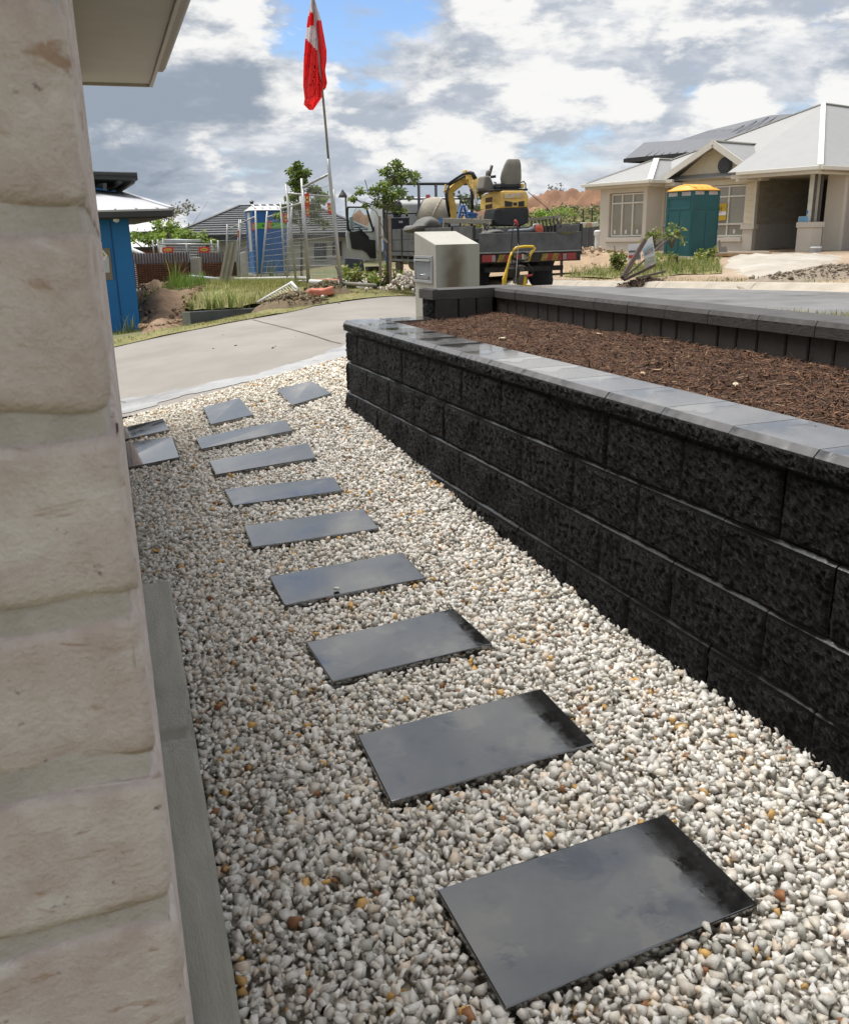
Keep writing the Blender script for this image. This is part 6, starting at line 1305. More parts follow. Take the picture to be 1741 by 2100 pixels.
hbox('garage_dark', wb2+.31, wb2+3, 2.33, 2.39, GF-.2, 2.7, mat('purple_grey', (.075, .066, .07), .8))
# roofs
def roof(name, polys, m=M_rfw, th=.03, parent=None):
    mb = MB()
    for p in polys: mb.add([hq(*q) for q in p], [tuple(range(len(p)))])
    return mb.build(name, m, parent or ch_, solid=th)
ZG = 3.10
P0 = (5.5, 5.5, 5.63); PB = (5.5, 11.5, 5.63); L0 = (-.5, .75, ZG); L1 = (-.5, 10.5, ZG); R0 = (9.45, -1.25, ZG); R1 = (13, -1.0, ZG)
cor = hray(1565, 452, w=-1.2); R0 = (cor[0], -1.2, cor[2]); R2 = (R0[0]+.25, 1.6, ZG); RX = (R0[0]+6, 1.6, ZG); RT_ = (8.6, 4.5, 5.25)
main = roof('roof', [[L0, (6.25, .55, ZG), P0], [(6.25, -1.22, ZG), R0, P0], [(6.25, .55, ZG), (6.25, -1.22, ZG), P0], [R0, (R0[0]+.2, 6.5, ZG), PB, P0], [L1, L0, P0, PB], [(R0[0]+.1, 2.6, ZG-.02), (R0[0]+7, 2.6, ZG-.02), (R0[0]+7, 5.6, 5.1), (7.2, 5.6, 5.1)]])
lq = hray(560, 412, w=1.5); lwr = roof('wing_roof', [[(-.45, -.45, ZG), (2.62, -.45, ZG), (lq[0], 1.5, lq[2])], [(2.62, -.45, ZG), (2.62, 1.6, ZG), (lq[0]+.1, 3.2, lq[2]), (lq[0], 1.5, lq[2])], [(-.45, 4.5, ZG), (-.45, -.45, ZG), (lq[0], 1.5, lq[2]), (lq[0]+.1, 4.5, lq[2])]])
ap = hray(912, 303, w=.42); gr_ = roof('gable_roof', [[(gu-2.05, .40, ZG-.06), (ap[0], .40, ap[2]), (ap[0], 4.6, ap[2]), (gu-2.05, 3.0, ZG-.06)], [(ap[0], .40, ap[2]), (gu+2.2, .40, ZG-.06), (gu+2.2, 3.0, ZG-.06), (ap[0], 4.6, ap[2])]])
def rbar(name, a, b, w_, h_, parent, m=M_wtr, lift=.04): mb = MB(); mb.bar(hq(*a)+V3((0, 0, lift)), hq(*b)+V3((0, 0, lift)), w_, h_); return mb.build(name, m, parent)
rbar('hip_cap', P0, R0, .16, .03, main); rbar('hip_cap', P0, L0, .14, .03, main); rbar('ridge_cap', P0, PB, .14, .03, main)
rbar('hip_cap', (lq[0], 1.5, lq[2]), (2.62, -.45, ZG), .2, .03, lwr); rbar('hip_cap', (lq[0], 1.5, lq[2]), (-.45, -.45, ZG), .1, .03, lwr); rbar('ridge_cap', (lq[0], 1.5, lq[2]), (lq[0]+.1, 3.4, lq[2]), .16, .03, lwr)
rbar('ridge_cap', (ap[0], .40, ap[2]), (ap[0], 4.5, ap[2]), .16, .03, gr_)
vend = hray(1300, 335, w=2.2); rbar('valley_flashing', (gu+2.2, .6, ZG-.02), (ap[0]+.2, 4.2, ap[2]-.05), .16, .02, gr_)
for k in range(9):
    f_ = .08+k*.1; b0 = tuple(np.array(L0)+(np.array(R0)-np.array(L0))*f_)
    pass
rbar('barge_board', (gu-2.1, .38, ZG-.14), (ap[0], .38, ap[2]-.06), .04, .20, gr_, lift=0); rbar('barge_board', (gu+2.25, .38, ZG-.14), (ap[0], .38, ap[2]-.06), .04, .20, gr_, lift=0)
# gutters and boxed eaves
def gut(a, b, parent=ch_):
    mb = MB(); mb.bar(hq(*a, ZG-.03), hq(*b, ZG-.03), .13, .11); mb.build('gutter', M_wtr, parent, bevel=.012); 
for a, b in (((-.5, -.5), (2.66, -.5)), ((2.66, -.5), (2.66, .5)), ((2.45, .36), (3.0, .36)), ((gu+1.3, .36), (gu+2.25, .36)), ((gu+2.25, .36), (6.6, -1.22)), ((6.6, -1.22), (R0[0], -1.22)), ((R0[0]+.02, -1.2), (R0[0]+.2, 2.5)), ((R0[0]+.2, 2.5), (R0[0]+6, 2.5))): gut(a, b)
hbox('eave_box', -.42, 2.58, -.42, 1.0, 2.93, 3.02, M_crm); hbox('eave_box', gu-1.95, gu-1.2, .44, 1.0, 2.92, 3.03, M_wtr); hbox('eave_box', gu+1.25, gu+2.15, .44, 1.0, 2.92, 3.03, M_wtr); hbox('eave_box', 6.3, R0[0]-.1, -1.12, -.9, 2.92, 3.04, M_wtr); hbox('eave_box', R0[0]-.3, R0[0]-.1, -.899, 2.5, 2.92, 3.04, M_wtr); hbox('eave_box', 5.97, 6.3, -.2, .9, 2.925, 3.03, M_wtr)
mb = MB(); q = hray(1715, 462, w=1.5); c = hq(*q); mb.lathe(c, UPV, [(-.12, .05), (0, .06), (.05, .03)], 10); mb.build('eave_lamp', M_alu, ch_)
# yellow sign taped in the window
s0 = hray(945, 682, w=W1+.03); s1 = hray(985, 785, w=W1+.03)
ys = thing('window_sign', 'yellow paper sign taped inside the window beside the green toilet', 'sign', hq(s0[0], W1+.03, s1[2]))
def sbox(name, a, b, c_, d_, off, m): mb = MB(); mb.hexa([hq(a, W1+.03-off, c_), hq(b, W1+.03-off, c_), hq(b, W1+.034-off, c_), hq(a, W1+.034-off, c_), hq(a, W1+.03-off, d_), hq(b, W1+.03-off, d_), hq(b, W1+.034-off, d_), hq(a, W1+.034-off, d_)]); return mb.build(name, m, ys)
su0 = s0[0]-.35; sbox('sheet', su0, s1[0], s1[2], s0[2], .0, M_yel); sbox('white_band', su0, s1[0], s1[2]+.17, s1[2]+.30, .005, M_paper)
tcu = bpy.data.curves.new('t', 'FONT'); tcu.body = 'aly!!'; tcu.size = .26; tcu.extrude = .002; to = bpy.data.objects.new('t', tcu); COL.objects.link(to); bpy.context.view_layer.update()
me = bpy.data.meshes.new_from_object(to.evaluated_get(bpy.context.evaluated_depsgraph_get())); bpy.data.objects.remove(to); me.materials.clear(); me.materials.append(mat('black_print', (.03, .03, .03), .6))
lo = link('lettering', me, None, ys); base_ = hq(su0+.06, W1+.03-.008, s0[2]-.30); mw = Matrix(((hu[0], 0, -hw[0], 0), (hu[1], 0, -hw[1], 0), (0, 1, 0, 0), (0, 0, 0, 1))); lo.matrix_local = Matrix.Translation(Vector(base_)-ys.location) @ mw
# dark roofed two-storey house behind
dh = thing('dark_roof_house', 'taller house with charcoal metal roof behind the cream house', 'house', hq(0, 9, .6)); M_droof = mat('charcoal_roof', (.105, .11, .125), .45, var=.06, scale=2)
sil = [hray(365, 405, w=8), hray(485, 307, w=9.5), hray(690, 297, w=9.5), hray(880, 233, w=11), hray(1030, 222, w=11), hray(1260, 140, w=12), hray(1480, 125, w=12)]
e_z = sil[0][2]; mb = MB(); pts = [hq(*p) for p in sil]; ev = [hq(sil[0][0], 8, e_z), hq(12, 8, e_z)]
mb.add([ev[0], ev[1], pts[6], pts[5], pts[4], pts[3], pts[2], pts[1]], [(0, 1, 2, 3, 4, 5, 6, 7)]); bkp = [hq(sil[0][0], 14, e_z), hq(12, 16, e_z)]
mb.add([ev[0], pts[1], bkp[0]], [(0, 1, 2)]); mb.add([pts[1], pts[2], pts[3], pts[4], pts[5], pts[6], bkp[1], bkp[0]], [(0, 1, 2, 3, 4, 5, 6, 7)]); drf = mb.build('roof', M_droof, dh)
for k in range(26):
    f_ = k/26; a = ev[0]+(ev[1]-ev[0])*(f_*.62); uu = (a-HO)@hu; top = np.interp(uu, [p[0] for p in sil], [p[2] for p in sil]); wtop = np.interp(uu, [p[0] for p in sil], [p[1] for p in sil])
    if k > 2: mb = MB(); mb.bar(a+V3((0, 0, .02)), a+(hq(uu, wtop, top)-a)*.94+V3((0, 0, .01)), .04, .02); mb.build('roof_rib', M_droof, drf)
mb = MB(); mb.bar(ev[0]-V3((0, 0, .1)), ev[1]-V3((0, 0, .1)), .14, .16); mb.build('gutter', M_dkf, dh); mb = MB(); mb.bar(ev[0]-V3((0, 0, .1)), bkp[0]-V3((0, 0, .1)), .14, .16); mb.build('gutter', M_dkf, dh)
mb = MB(); b_ = [hq(sil[0][0]+.7, 8.6, .4), hq(11, 8.6, .4), hq(11, 15, .4), hq(sil[0][0]+.7, 13.5, .4)]; mb.hexa(b_+[zlock(p, e_z-.1) for p in b_]); mb.build('wall', mat('taupe_brick', (.33, .27, .23), .85, var=.08), dh)

# ------------------------------------------------------------------ things lying in front of the house
def gbox(name, label, cat, z_, x, y, d, sz, m, yaw=0.0, tilt=0.0, bevel=.01, lift=0.0):
    p = H(z_, x, y, lo=14, hi=60) if d is None else A(z_, x, y, d); g = T(p[0], p[1]) if d is None else p[2]
    c = V3((p[0], p[1], g+sz[2]/2+lift)); X_ = RH*math.cos(yaw)+FH*math.sin(yaw); Y_ = -RH*math.sin(yaw)+FH*math.cos(yaw); mb = MB(); mb.box(c, sz, (X_, Y_, UPV)); return tag(mb.build(name, m, bevel=bevel), label, cat)
M_rmat = mat('red_sheet', (.50, .03, .04), .6, var=.15); M_brk2 = mat('loose_brick', (.50, .33, .24), .85, var=.1)
gbox('red_sheet', 'red plastic sheet at the foot of the porch pier', 'sheet', zb, 1445, 1012, 28.2, (.9, .5, .06), M_rmat, -.6); gbox('red_sheet', 'red plastic sheet right of the grey bucket', 'sheet', zb, 1605, 1008, 27.6, (.9, .5, .06), M_rmat, -.6)
c = A(zb, 1532, 1012, 27.8); bu = thing('paint_bucket', 'small grey paint bucket in front of the porch pier', 'bucket', c); mb = MB(); mb.lathe(c, UPV, [(0, .13), (.02, .14), (.26, .155)], 16); mb.build('tub', mat('bucket_grey', (.34, .36, .37), .5), bu); mb = MB(); mb.lathe(c, UPV, [(.26, .165), (.29, .165), (.30, .15)], 16); mb.build('lid', mat('bucket_lid', (.60, .64, .65), .5), bu)
c = hq((pu0+pu1)/2-.1, -.3, 1.562); bxx = thing('cardboard_carton', 'light blue and white carton on the porch pier', 'carton', c); mb = MB(); mb.box(c+V3((0, 0, .085)), (.34, .26, .17), (hu, hw, UPV)); mb.build('carton', mat('carton_white', (.60, .62, .64), .7), bxx, bevel=.005); mb = MB(); mb.box(c+V3((0, 0, .085))-hw*.131, (.3, .006, .15), (hu, hw, UPV)); mb.build('blue_print', mat('sky_blue_print', (.18, .40, .62), .6), bxx)
for k, (x, y, lb_l) in enumerate([(1375, 1015, 'pale brick lying beside the red sheet'), (1130, 1030, 'brick lying at the edge of the sand, left'), (1350, 1050, 'brick lying on the open sand'), (1285, 1020, 'brick in the sand before the porch wall')]): gbox('brick', lb_l, 'brick', zb, x, y, 27+.2*k, (.26, .16, .12), M_brk2, .5*k+.3, lift=-.03)
gbox('timber_offcut', 'stack of timber boards at the corner of the cream wall', 'timber', zb, 1075, 1005, 27.8, (1.7, .3, .10), mat('raw_board', (.33, .22, .12), .8, var=.2), -.25); gbox('metal_flashing', 'grey metal flashing lying on the timber boards', 'flashing', zb, 1085, 988, 28.0, (1.5, .3, .05), M_galv, -.25)
pprism('concrete_sheet', z7, [(1250, 1010), (1270, 1015), (1285, 1110), (1365, 1110), (1412, 1310), (1260, 1320)], 28.1, .12, mat('cement_sheet', (.27, .25, .22), .85), None, .01, 'grey cement sheets leaning beside the green toilet', 'cement sheet')
heap_m = mat('black_plastic', (.03, .033, .04), .35, var=.3)
def blob(name, label, cat, p, sx, sy, sz, m, seed, axes=None, n=(40, 18)):
    X_, Y_ = axes or (RH, FH); mb = MB(); P = []
    for i in range(n[1]+1):
        ph = math.pi/2*i/n[1]; row = []
        for k in range(n[0]):
            an = 2*math.pi*k/n[0]; v = X_*math.cos(an)*math.cos(ph)*sx+Y_*math.sin(an)*math.cos(ph)*sy+UPV*math.sin(ph)*sz; g_ = 1.6/max(.25, min(sx, sy)); f_ = 1+.30*mn.fractal(Vector((v[0]*g_+seed, v[1]*g_, v[2]*g_)), .6, 2.2, 6); row.append(V3(p)+v*f_-UPV*.06)
        P.append(row+[row[0]])
    mb.grid(P); mb.add(P[-1][:-1], [tuple(range(n[0]))]); o = mb.build(name, m, smooth=True, loc=tuple(p)); tag(o, label, cat); return o
def mound(name, label, cat, c, sx, sy, h, cols, n, size, m=None, seed=0):
    """low heap: lumpy core with loose clods lying over it"""
    nu, nv = 30, 18; P = []
    for i in range(nv+1):
        row = []
        for j in range(nu+1):
            a_, b_ = 2.4*(j/nu-.5), 2.4*(i/nv-.5); r2 = a_*a_+b_*b_; hz_ = h*math.exp(-r2*2.2)*(1+.5*mn.fractal(Vector((a_*2+seed, b_*2, seed)), .7, 2, 5))-.04-.10*max(0, r2-.7)
            row.append(V3(c)+RH*a_*sx+FH*b_*sy+UPV*hz_)
        P.append(row)
    mb = MB(); mb.grid(P); core = np.array(mb.v); ci = np.zeros(len(core)); V = [core]; K = [np.repeat(np.array([cols[0]]), len(core), 0)*rng.uniform(.85, 1.1, (len(core), 1))]
    q = rng.normal(size=(n, 2))*.42; Pn = V3(c)+q[:, :1]*sx*RH+q[:, 1:]*sy*FH+UPV*(h*np.exp(-(q**2).sum(1)*2.2)-.02)[:, None]
    me0 = scatter_solids(name, Pn, rng.lognormal(math.log(size), .45, n), palette(n, cols), stone_variants(6, 11), None)
    mm = m or mat('loose_earth', (.85, .85, .85), .95, attr=True, col2=(1.05, 1.05, 1.05), scale=14, bump=.5, bscale=40)
    o = link(name, fast_mesh(name, core-np.array(c), np.array(mb.f), K[0], smooth=True), mm, None, tuple(c)); tag(o, label, cat)
    me0.transform(Matrix.Translation(-Vector(c))); tag(link('clods', me0, mm, o), kind='stuff'); return o
def palette(n, cs, p=None, v=.2): cs = np.array(cs); return cs[rng.choice(len(cs), n, p=p)]*rng.uniform(1-v, 1+v, (n, 1))
blob('plastic_bundle', 'crumpled black plastic lying in the weeds below the green toilet', 'plastic', A(z7, 1040, 1560, 24.5), .45, .3, .25, heap_m, 2)
M_dkdirt = mat('dark_soil', (.085, .055, .035), .95, var=.3, scale=5, bump=.8, bscale=14)
mound('soil_heap', 'low dark soil heap by the kerb under the leaning stakes', 'soil heap', GP(zb, 500, 1140, 21.0), .7, .3, .14, [(.085, .055, .035), (.12, .08, .05), (.06, .04, .03)], 260, .04)
M_gravd = mat('grey_brown_spoil', (.27, .22, .165), .95, var=.3, scale=4, bump=.9, bscale=12)
mound('spoil_heap', 'grey brown spoil bank at the right edge beside the kerb', 'spoil heap', GP(zb, 1690, 1150, 19.2), 1.9, .7, .26, [(.27, .22, .165), (.34, .28, .21), (.19, .15, .11)], 900, .05, seed=3); mound('tan_bank', 'bare tan soil bank left of the cream house', 'soil bank', A(zb, 60, 1060, 27), 3.6, 2.2, .50, [(.38, .27, .17), (.46, .35, .24), (.28, .19, .12)], 700, .07, seed=5)
for k in range(9):
    x = 1005+k*11+random.uniform(-8, 8); y = 1085+k*(5 if k % 2 else -1)+random.uniform(0, 30)
    tag(blob('clay_lump', 'terracotta clay lump at the left edge of the sand', 'lump', A(zb, x, y+10, 22.5), .12, .10, .08, M_brk2, k, n=(10, 5)), group='clay lumps beside the sand')
# fallen sign boards and stakes
M_plank = mat('dark_stake', (.07, .045, .035), .8, var=.2)
def stake(label, z_, a, b, d0, d1, w_, m=M_plank): mb = MB(); mb.bar(A(z_, *a, d0), A(z_, *b, d1), w_, w_, up=FH); tag(mb.build('stake', m, bevel=.004), label, 'stake')
stake('thick dark stake leaning over the sign boards', zb, (352, 1140), (488, 908), 20.6, 21.5, .09); stake('thin dark stake leaning long to the right', zb, (360, 1140), (640, 895), 20.6, 23.5, .035); stake('short dark stake lying across the weeds', zb, (365, 1150), (545, 1062), 20.5, 22, .06); stake('grey timber lying in the weeds', zb, (440, 1140), (610, 1100), 20.6, 21.5, .05, M_tank); stake('upright steel picket in front of the green toilet', zb, (688, 1085), (685, 1005), 24.5, 24.5, .05); stake('grey picket standing by the kerb behind the truck', zW, (1105, 1050), (1108, 690), 21.5, 21.5, .06, M_tank); stake('second grey picket standing close to the truck tail', zW, (985, 850), (988, 700), 21.3, 21.3, .06, M_tank)
s1b = thing('builder_sign', 'tilted printed builder sign board fallen against the stakes', 'sign', A(zb, 520, 1080, 21.8))
def sprism(name, z_, pts, d, m, parent, off=0.0, th=.012): mb = MB(); mb.prism([A(z_, *p, d-off) for p in pts], tuple(FH*th)); return mb.build(name, m, parent)
sprism('board', zb, [(472, 935), (535, 882), (558, 1045), (490, 1080)], 21.8, M_paper, s1b); sprism('sky_print', zb, [(474, 965), (537, 925), (545, 985), (482, 1005)], 21.8, mat('sky_print', (.30, .48, .62), .5, col2=(.55, .62, .64), scale=9), s1b, .01, .005); sprism('house_print', zb, [(488, 975), (538, 948), (541, 975), (492, 1000)], 21.8, mat('house_print', (.16, .16, .17), .5, col2=(.50, .48, .44), scale=16), s1b, .02, .005); sprism('garden_print', zb, [(484, 1025), (552, 1000), (556, 1040), (492, 1070)], 21.8, mat('garden_print', (.55, .58, .50), .6, col2=(.28, .33, .22), scale=14), s1b, .01, .005)
s2b = thing('site_sign', 'white site sign with red box standing in the weeds', 'sign', A(zb, 425, 1030, 22.2)); sprism('board', zb, [(388, 935), (465, 925), (465, 1030), (385, 1035)], 22.2, M_paper, s2b)
sprism('dark_band', zb, [(392, 972), (462, 970), (462, 980), (392, 983)], 22.2, mat('band_grey', (.10, .10, .11), .5), s2b, .01, .005); sprism('red_box', zb, [(391, 1000), (424, 997), (424, 1016), (391, 1018)], 22.2, M_sred, s2b, .01, .005); sprism('photo_box', zb, [(435, 995), (462, 994), (462, 1022), (435, 1024)], 22.2, mat('photo_print', (.30, .30, .28), .6, col2=(.08, .09, .09), scale=20), s2b, .01, .005)
c = A(zW, 1625, 700, 33.5); pv = thing('drain_riser', 'white capped plastic drain pipe at the left corner of the cream house', 'pipe', c); mb = MB(); mb.cyl(c-V3((0, 0, .3)), c+V3((0, 0, .62)), .09, 14); mb.build('pipe', M_wt, pv, smooth=False); mb = MB(); mb.lathe(c, UPV, [(.60, .12), (.74, .125), (.78, .06)], 14); mb.build('cap', M_wt, pv)
# grey sheet fence and blocks between truck and house
gf = thing('sheet_fence', 'dark grey sheet metal fence between the truck and the cream house', 'fence', A(zW, 1530, 700, 36))
for k in range(3): pprism('sheet', zW, [(1395+k*92, 330-k*6), (1484+k*92, 325-k*6), (1484+k*92, 720), (1395+k*92, 725)], 36+.3*k, .05, mat('fence_sheet', (.085, .092, .10), .5, var=.12, scale=2), gf)
for k, (x0_, x1_, m) in enumerate(((1395, 1470, M_wt), (1475, 1550, M_brk2), (1555, 1650, M_wt))): pprism('barrier_block', zW, [(x0_, 255), (x1_, 250), (x1_, 308), (x0_, 314)], 40, .5, m, None, .02, ('left white', 'orange', 'right white')[k]+' road barrier block above the grey fence', 'barrier')
M_ob = mat('old_sideboard', (.13, .115, .095), .8, var=.2)
pprism('side_gate', zW, [(1015, 285), (1245, 262), (1245, 375), (1030, 372)], 21.4, .05, M_ob, None, .006, 'weathered board standing behind the tail of the tray, left', 'board'); pprism('side_gate', zW, [(1262, 262), (1385, 255), (1392, 360), (1255, 375)], 21.6, .05, M_ob, None, .006, 'weathered board standing at the right end of the tray', 'board')

# ------------------------------------------------------------------ vegetation and distance
def blades(name, P, hmin, hmax, cols, lean=.35, wid=.006, segs=2):
    n = len(P); h = rng.uniform(hmin, hmax, n); th = rng.uniform(0, 6.283, n); ln = rng.uniform(.05, lean, n)*h; w = wid*rng.uniform(.6, 1.4, n)
    dx, dy = np.cos(th), np.sin(th); V = []
    for f_ in ([0, .55, 1.0] if segs == 2 else [0, .35, .7, 1.0]):
        c = P+np.stack([dx*ln*f_**2, dy*ln*f_**2, h*(f_-.18*f_**3*(ln/h))], 1); ww = w*(1-f_*.92); V += [c+np.stack([-dy*ww, dx*ww, 0*ww], 1), c-np.stack([-dy*ww, dx*ww, 0*ww], 1)]
    k = len(V); V = np.stack(V, 1); Fc = np.array([(2*i, 2*i+1, 2*i+3, 2*i+2) for i in range(k//2-1)]); C = np.repeat(cols[:, None], k, 1); C = C*np.linspace(.75, 1.15, k)[None, :, None]
    return fast_mesh(name, V.reshape(-1, 3), (Fc[None]+(np.arange(n)*k)[:, None, None]).reshape(-1, 4), C.reshape(-1, 3))
def poly_points(poly, n):
    P = np.array([p[:2] for p in poly]); out = np.zeros((0, 2))
    while len(out) < n:
        q = rng.uniform(P.min(0), P.max(0), (n*3, 2)); out = np.concatenate([out, q[inside(q, P)]])
    out = out[:n]; return np.column_stack([out, Tn(out[:, 0], out[:, 1])-.02])
def palette(n, cs, p=None, v=.2): cs = np.array(cs); return cs[rng.choice(len(cs), n, p=p)]*rng.uniform(1-v, 1+v, (n, 1))
M_grass = mat('grass_blade', (.95, .95, .95), .7, attr=True, col2=(1.15, 1.15, 1.15), scale=3, tl=.3)
GREEN = [(.14, .19, .035), (.20, .23, .05), (.30, .28, .09), (.10, .15, .03)]; DRY = [(.20, .21, .05), (.36, .31, .13), (.14, .17, .04), (.27, .26, .08)]
M_lawn = mat('lawn_soil', (.15, .155, .05), .95, col2=(.25, .21, .09), scale=2.5, bump=.8, bscale=30)
# mown strip between driveway and the sleeper edging, and on to the street
strip_px = [(225, 716), (330, 691), (430, 672), (540, 650), (640, 629), (740, 615), (850, 607), (850, 588), (800, 588), (720, 592), (640, 612), (560, 634), (480, 650), (400, 667), (300, 684), (225, 702)]
sp_ = [hit(*p) for p in strip_px]
patch('lawn_strip', sp_, M_lawn, .012, .25, rough=.02)
pts = poly_points(sp_, 16000); tag(link('lawn_grass', blades('lawn_grass', pts, .025, .075, palette(16000, DRY), .8, .006), M_grass), 'short yellowish mown grass beside the driveway', 'grass', kind='stuff')
# soil banks on the left site
M_bank = mat('brown_soil', (.30, .20, .125), .95, col2=(.17, .105, .065), scale=1.6, bump=1.0, bscale=12, detail=9)
bk_px = [z3(*p) for p in [(395, 1250), (395, 960), (560, 935), (640, 1000), (780, 945), (840, 960), (760, 1060), (690, 1110), (690, 1200)]]
patch('soil_bank', [hit(*p) for p in bk_px], M_bank, .14, .10, rough=.13, rs=2.2, taper=.5)
lumps = poly_points([hit(*p) for p in bk_px], 900); lumps[:, 2] += .09
tag(link('soil_clods', scatter_solids('soil_clods', lumps, rng.lognormal(math.log(.05), .5, 900).clip(.02, .16), palette(900, [(.30, .20, .12), (.20, .13, .08), (.38, .27, .17)]), stone_variants(6, 12), M_grass), mat('clod', (.9, .9, .9), .95, attr=True, col2=(1, 1, 1), scale=8)), 'brown soil clods on the dug bank', 'soil', kind='stuff')
# tall rough grass
tall = [z3(*p) for p in [(700, 1100), (840, 960), (960, 905), (1120, 890), (1440, 900), (1560, 930), (1480, 1010), (1290, 1060), (1150, 1085)]]
tp_ = [hit(*p) for p in tall]; patch('rough_ground', tp_, M_lawn, .02, .3, rough=.05)
n_ = 26000; pts = poly_points(tp_, n_); hk = np.array([.6+.5*mn.noise(Vector((a*.9, b*.9, 0))) for a, b in pts[:, :2]])
kp = hk > rng.uniform(.2, .85, n_); pts = pts[kp]; n_ = len(pts); hh_ = rng.uniform(.5, 1.0, n_)
tag(link('rough_grass', blades('rough_grass', pts, .05, .30, palette(n_, [(.14, .21, .035), (.20, .25, .05), (.42, .33, .16), (.33, .30, .10), (.09, .14, .025)], [.24, .22, .22, .22, .10]), .8, .0048), M_grass), 'tall rough grass going to seed on the site bank', 'grass', kind='stuff')
ba = [z3(*p) for p in [(420, 1075), (600, 960), (720, 900), (900, 890), (840, 950), (640, 1010), (440, 1090)]]; n_ = 3500
tag(link('bank_grass', blades('bank_grass', poly_points([hit(*p) for p in ba], n_)+np.array([0, 0, .05]), .08, .35, palette(n_, [(.13, .24, .03), (.20, .28, .05), (.10, .17, .03)]), .7, .009), M_grass), 'bright green weeds along the top of the soil bank', 'grass', kind='stuff')
# larger pale weeds before the sleeper
for k, (x, y) in enumerate([(860, 1090), (905, 1085), (955, 1085), (1010, 1080), (1065, 1078), (745, 1095)]):
    p = A(z3, x, y, 15.0+.05*k); n_ = 16; P = np.repeat(p[None], n_, 0)+rng.normal(0, .03, (n_, 3))*np.array([1, 1, 0])
    o = link('weed_tuft', blades('weed_tuft', P-p, .18, .50, palette(n_, [(.30, .38, .10), (.45, .46, .20), (.20, .30, .06)]), 1.1, .014, 3), M_grass, None, tuple(p))
    tag(o, ['pale weed tuft behind the sleeper, second from the left', 'pale weed tuft behind the sleeper, third from the left', 'drooping pale weed in the middle of the sleeper', 'pale weed right of the sleeper middle', 'pale weed behind the right half of the sleeper', 'weed tuft at the left end of the sleeper'][k], 'weed', 'weeds behind the sleeper')
for k, (z_, x, y, d, h0, h1, lb_l) in enumerate([(z3, 345, 1275, 15.3, .15, .45, 'weed growing at the base of the blue wall corner'), (z3, 275, 1285, 15.0, .08, .25, 'small weed at the base of the blue wall'), (z3, 640, 905, 22, .3, .7, 'tall green weed before the rusty cage'), (z5, 635, 1590, 26, .2, .7, 'grass tuft in front of the blue toilet')]):
    p = A(z_, x, y, d); n_ = 26; P = rng.normal(0, .07, (n_, 3))*np.array([1, 1, 0]); tag(link('weed_clump', blades('weed_clump', P, h0, h1, palette(n_, GREEN), .8, .012, 3), M_grass, None, tuple(p)), lb_l, 'weed')
# weeds on the far verge
wz = [zb(*p) for p in [(0, 1140), (0, 1095), (150, 1060), (300, 1010), (400, 1040), (560, 1000), (640, 1020), (760, 1040), (940, 1040), (960, 1120), (700, 1130), (300, 1150)]]
n_ = 9000; wp_ = [hit(*p, lo=16) for p in wz]; tag(link('verge_weeds', blades('verge_weeds', poly_points(wp_, n_), .04, .24, palette(n_, [(.13, .20, .03), (.22, .24, .06), (.33, .29, .12), (.09, .15, .03)]), .7, .011), M_grass), 'green weeds on the far verge before the cream house', 'weeds', kind='stuff')
patch('verge_ground', wp_, M_lawn, .03, .3, rough=.03)
fv = [nt_xy(16.85, t) for t in (4, 9, 14, 20, 26)]+[nt_xy(17.7, t) for t in (26, 20, 14, 9, 4)]; n_ = 5000
tag(link('kerb_grass', blades('kerb_grass', poly_points(fv, n_), .03, .12, palette(n_, DRY), .8, .009), M_grass), 'thin grass growing along the back of the kerb', 'grass', kind='stuff')
# near verge lawn above the upper wall
vg = [(3.05, 1.0), (3.05, 6.1), (3.6, 6.2), (6.2, 7.2), tuple(nt_xy(10.66, 4.4)), tuple(nt_xy(10.66, -4)), (9, -4), (3.05, -2)]
patch('verge_lawn', vg, M_lawn, .0, .3, rough=.015); vis = [zb(*p) for p in [(900, 1310), (1741, 1370), (1741, 1330), (1300, 1300)]]
n_ = 14000; tag(link('verge_grass', blades('verge_grass', poly_points([(3.6, 3), (4.5, 6.0), (6.5, 6.9), tuple(nt_xy(10.6, 4.2)), tuple(nt_xy(10.6, -2)), (6, 0)], n_), .03, .08, palette(n_, DRY), .8, .006), M_grass), 'mown grass verge beyond the upper garden wall', 'grass', kind='stuff')

# trees
M_barkt = mat('sapling_bark', (.10, .085, .065), .9, var=.25, scale=20); M_leafm = mat('leaf', (1.1, 1.1, 1.1), .55, attr=True, col2=(1.35, 1.35, 1.35), scale=2, tl=.35)
def leaves(name, centres, size, cols, parent, m=M_leafm, droop=.3):
    n = len(centres); a = rng.normal(size=(n, 3)); a[:, 2] = a[:, 2]*.5-droop; a /= np.linalg.norm(a, axis=1)[:, None]; b = np.cross(a, rng.normal(size=(n, 3))); b /= np.linalg.norm(b, axis=1)[:, None]; nn = np.cross(a, b)
    L = (size*rng.uniform(.6, 1.3, n))[:, None]; Wd = L*.24
    V = np.stack([centres, centres+a*L*.45+b*Wd+nn*L*.05, centres+a*L, centres+a*L*.45-b*Wd+nn*L*.05], 1)
    C = np.repeat(cols[:, None], 4, 1); me = fast_mesh(name, V.reshape(-1, 3)-np.array(parent.location), np.arange(n*4).reshape(-1, 4), C.reshape(-1, 3)); return link(name, me, m, parent)
LEAFC = [(.13, .20, .04), (.20, .26, .05), (.08, .13, .03), (.28, .32, .08), (.06, .10, .025)]
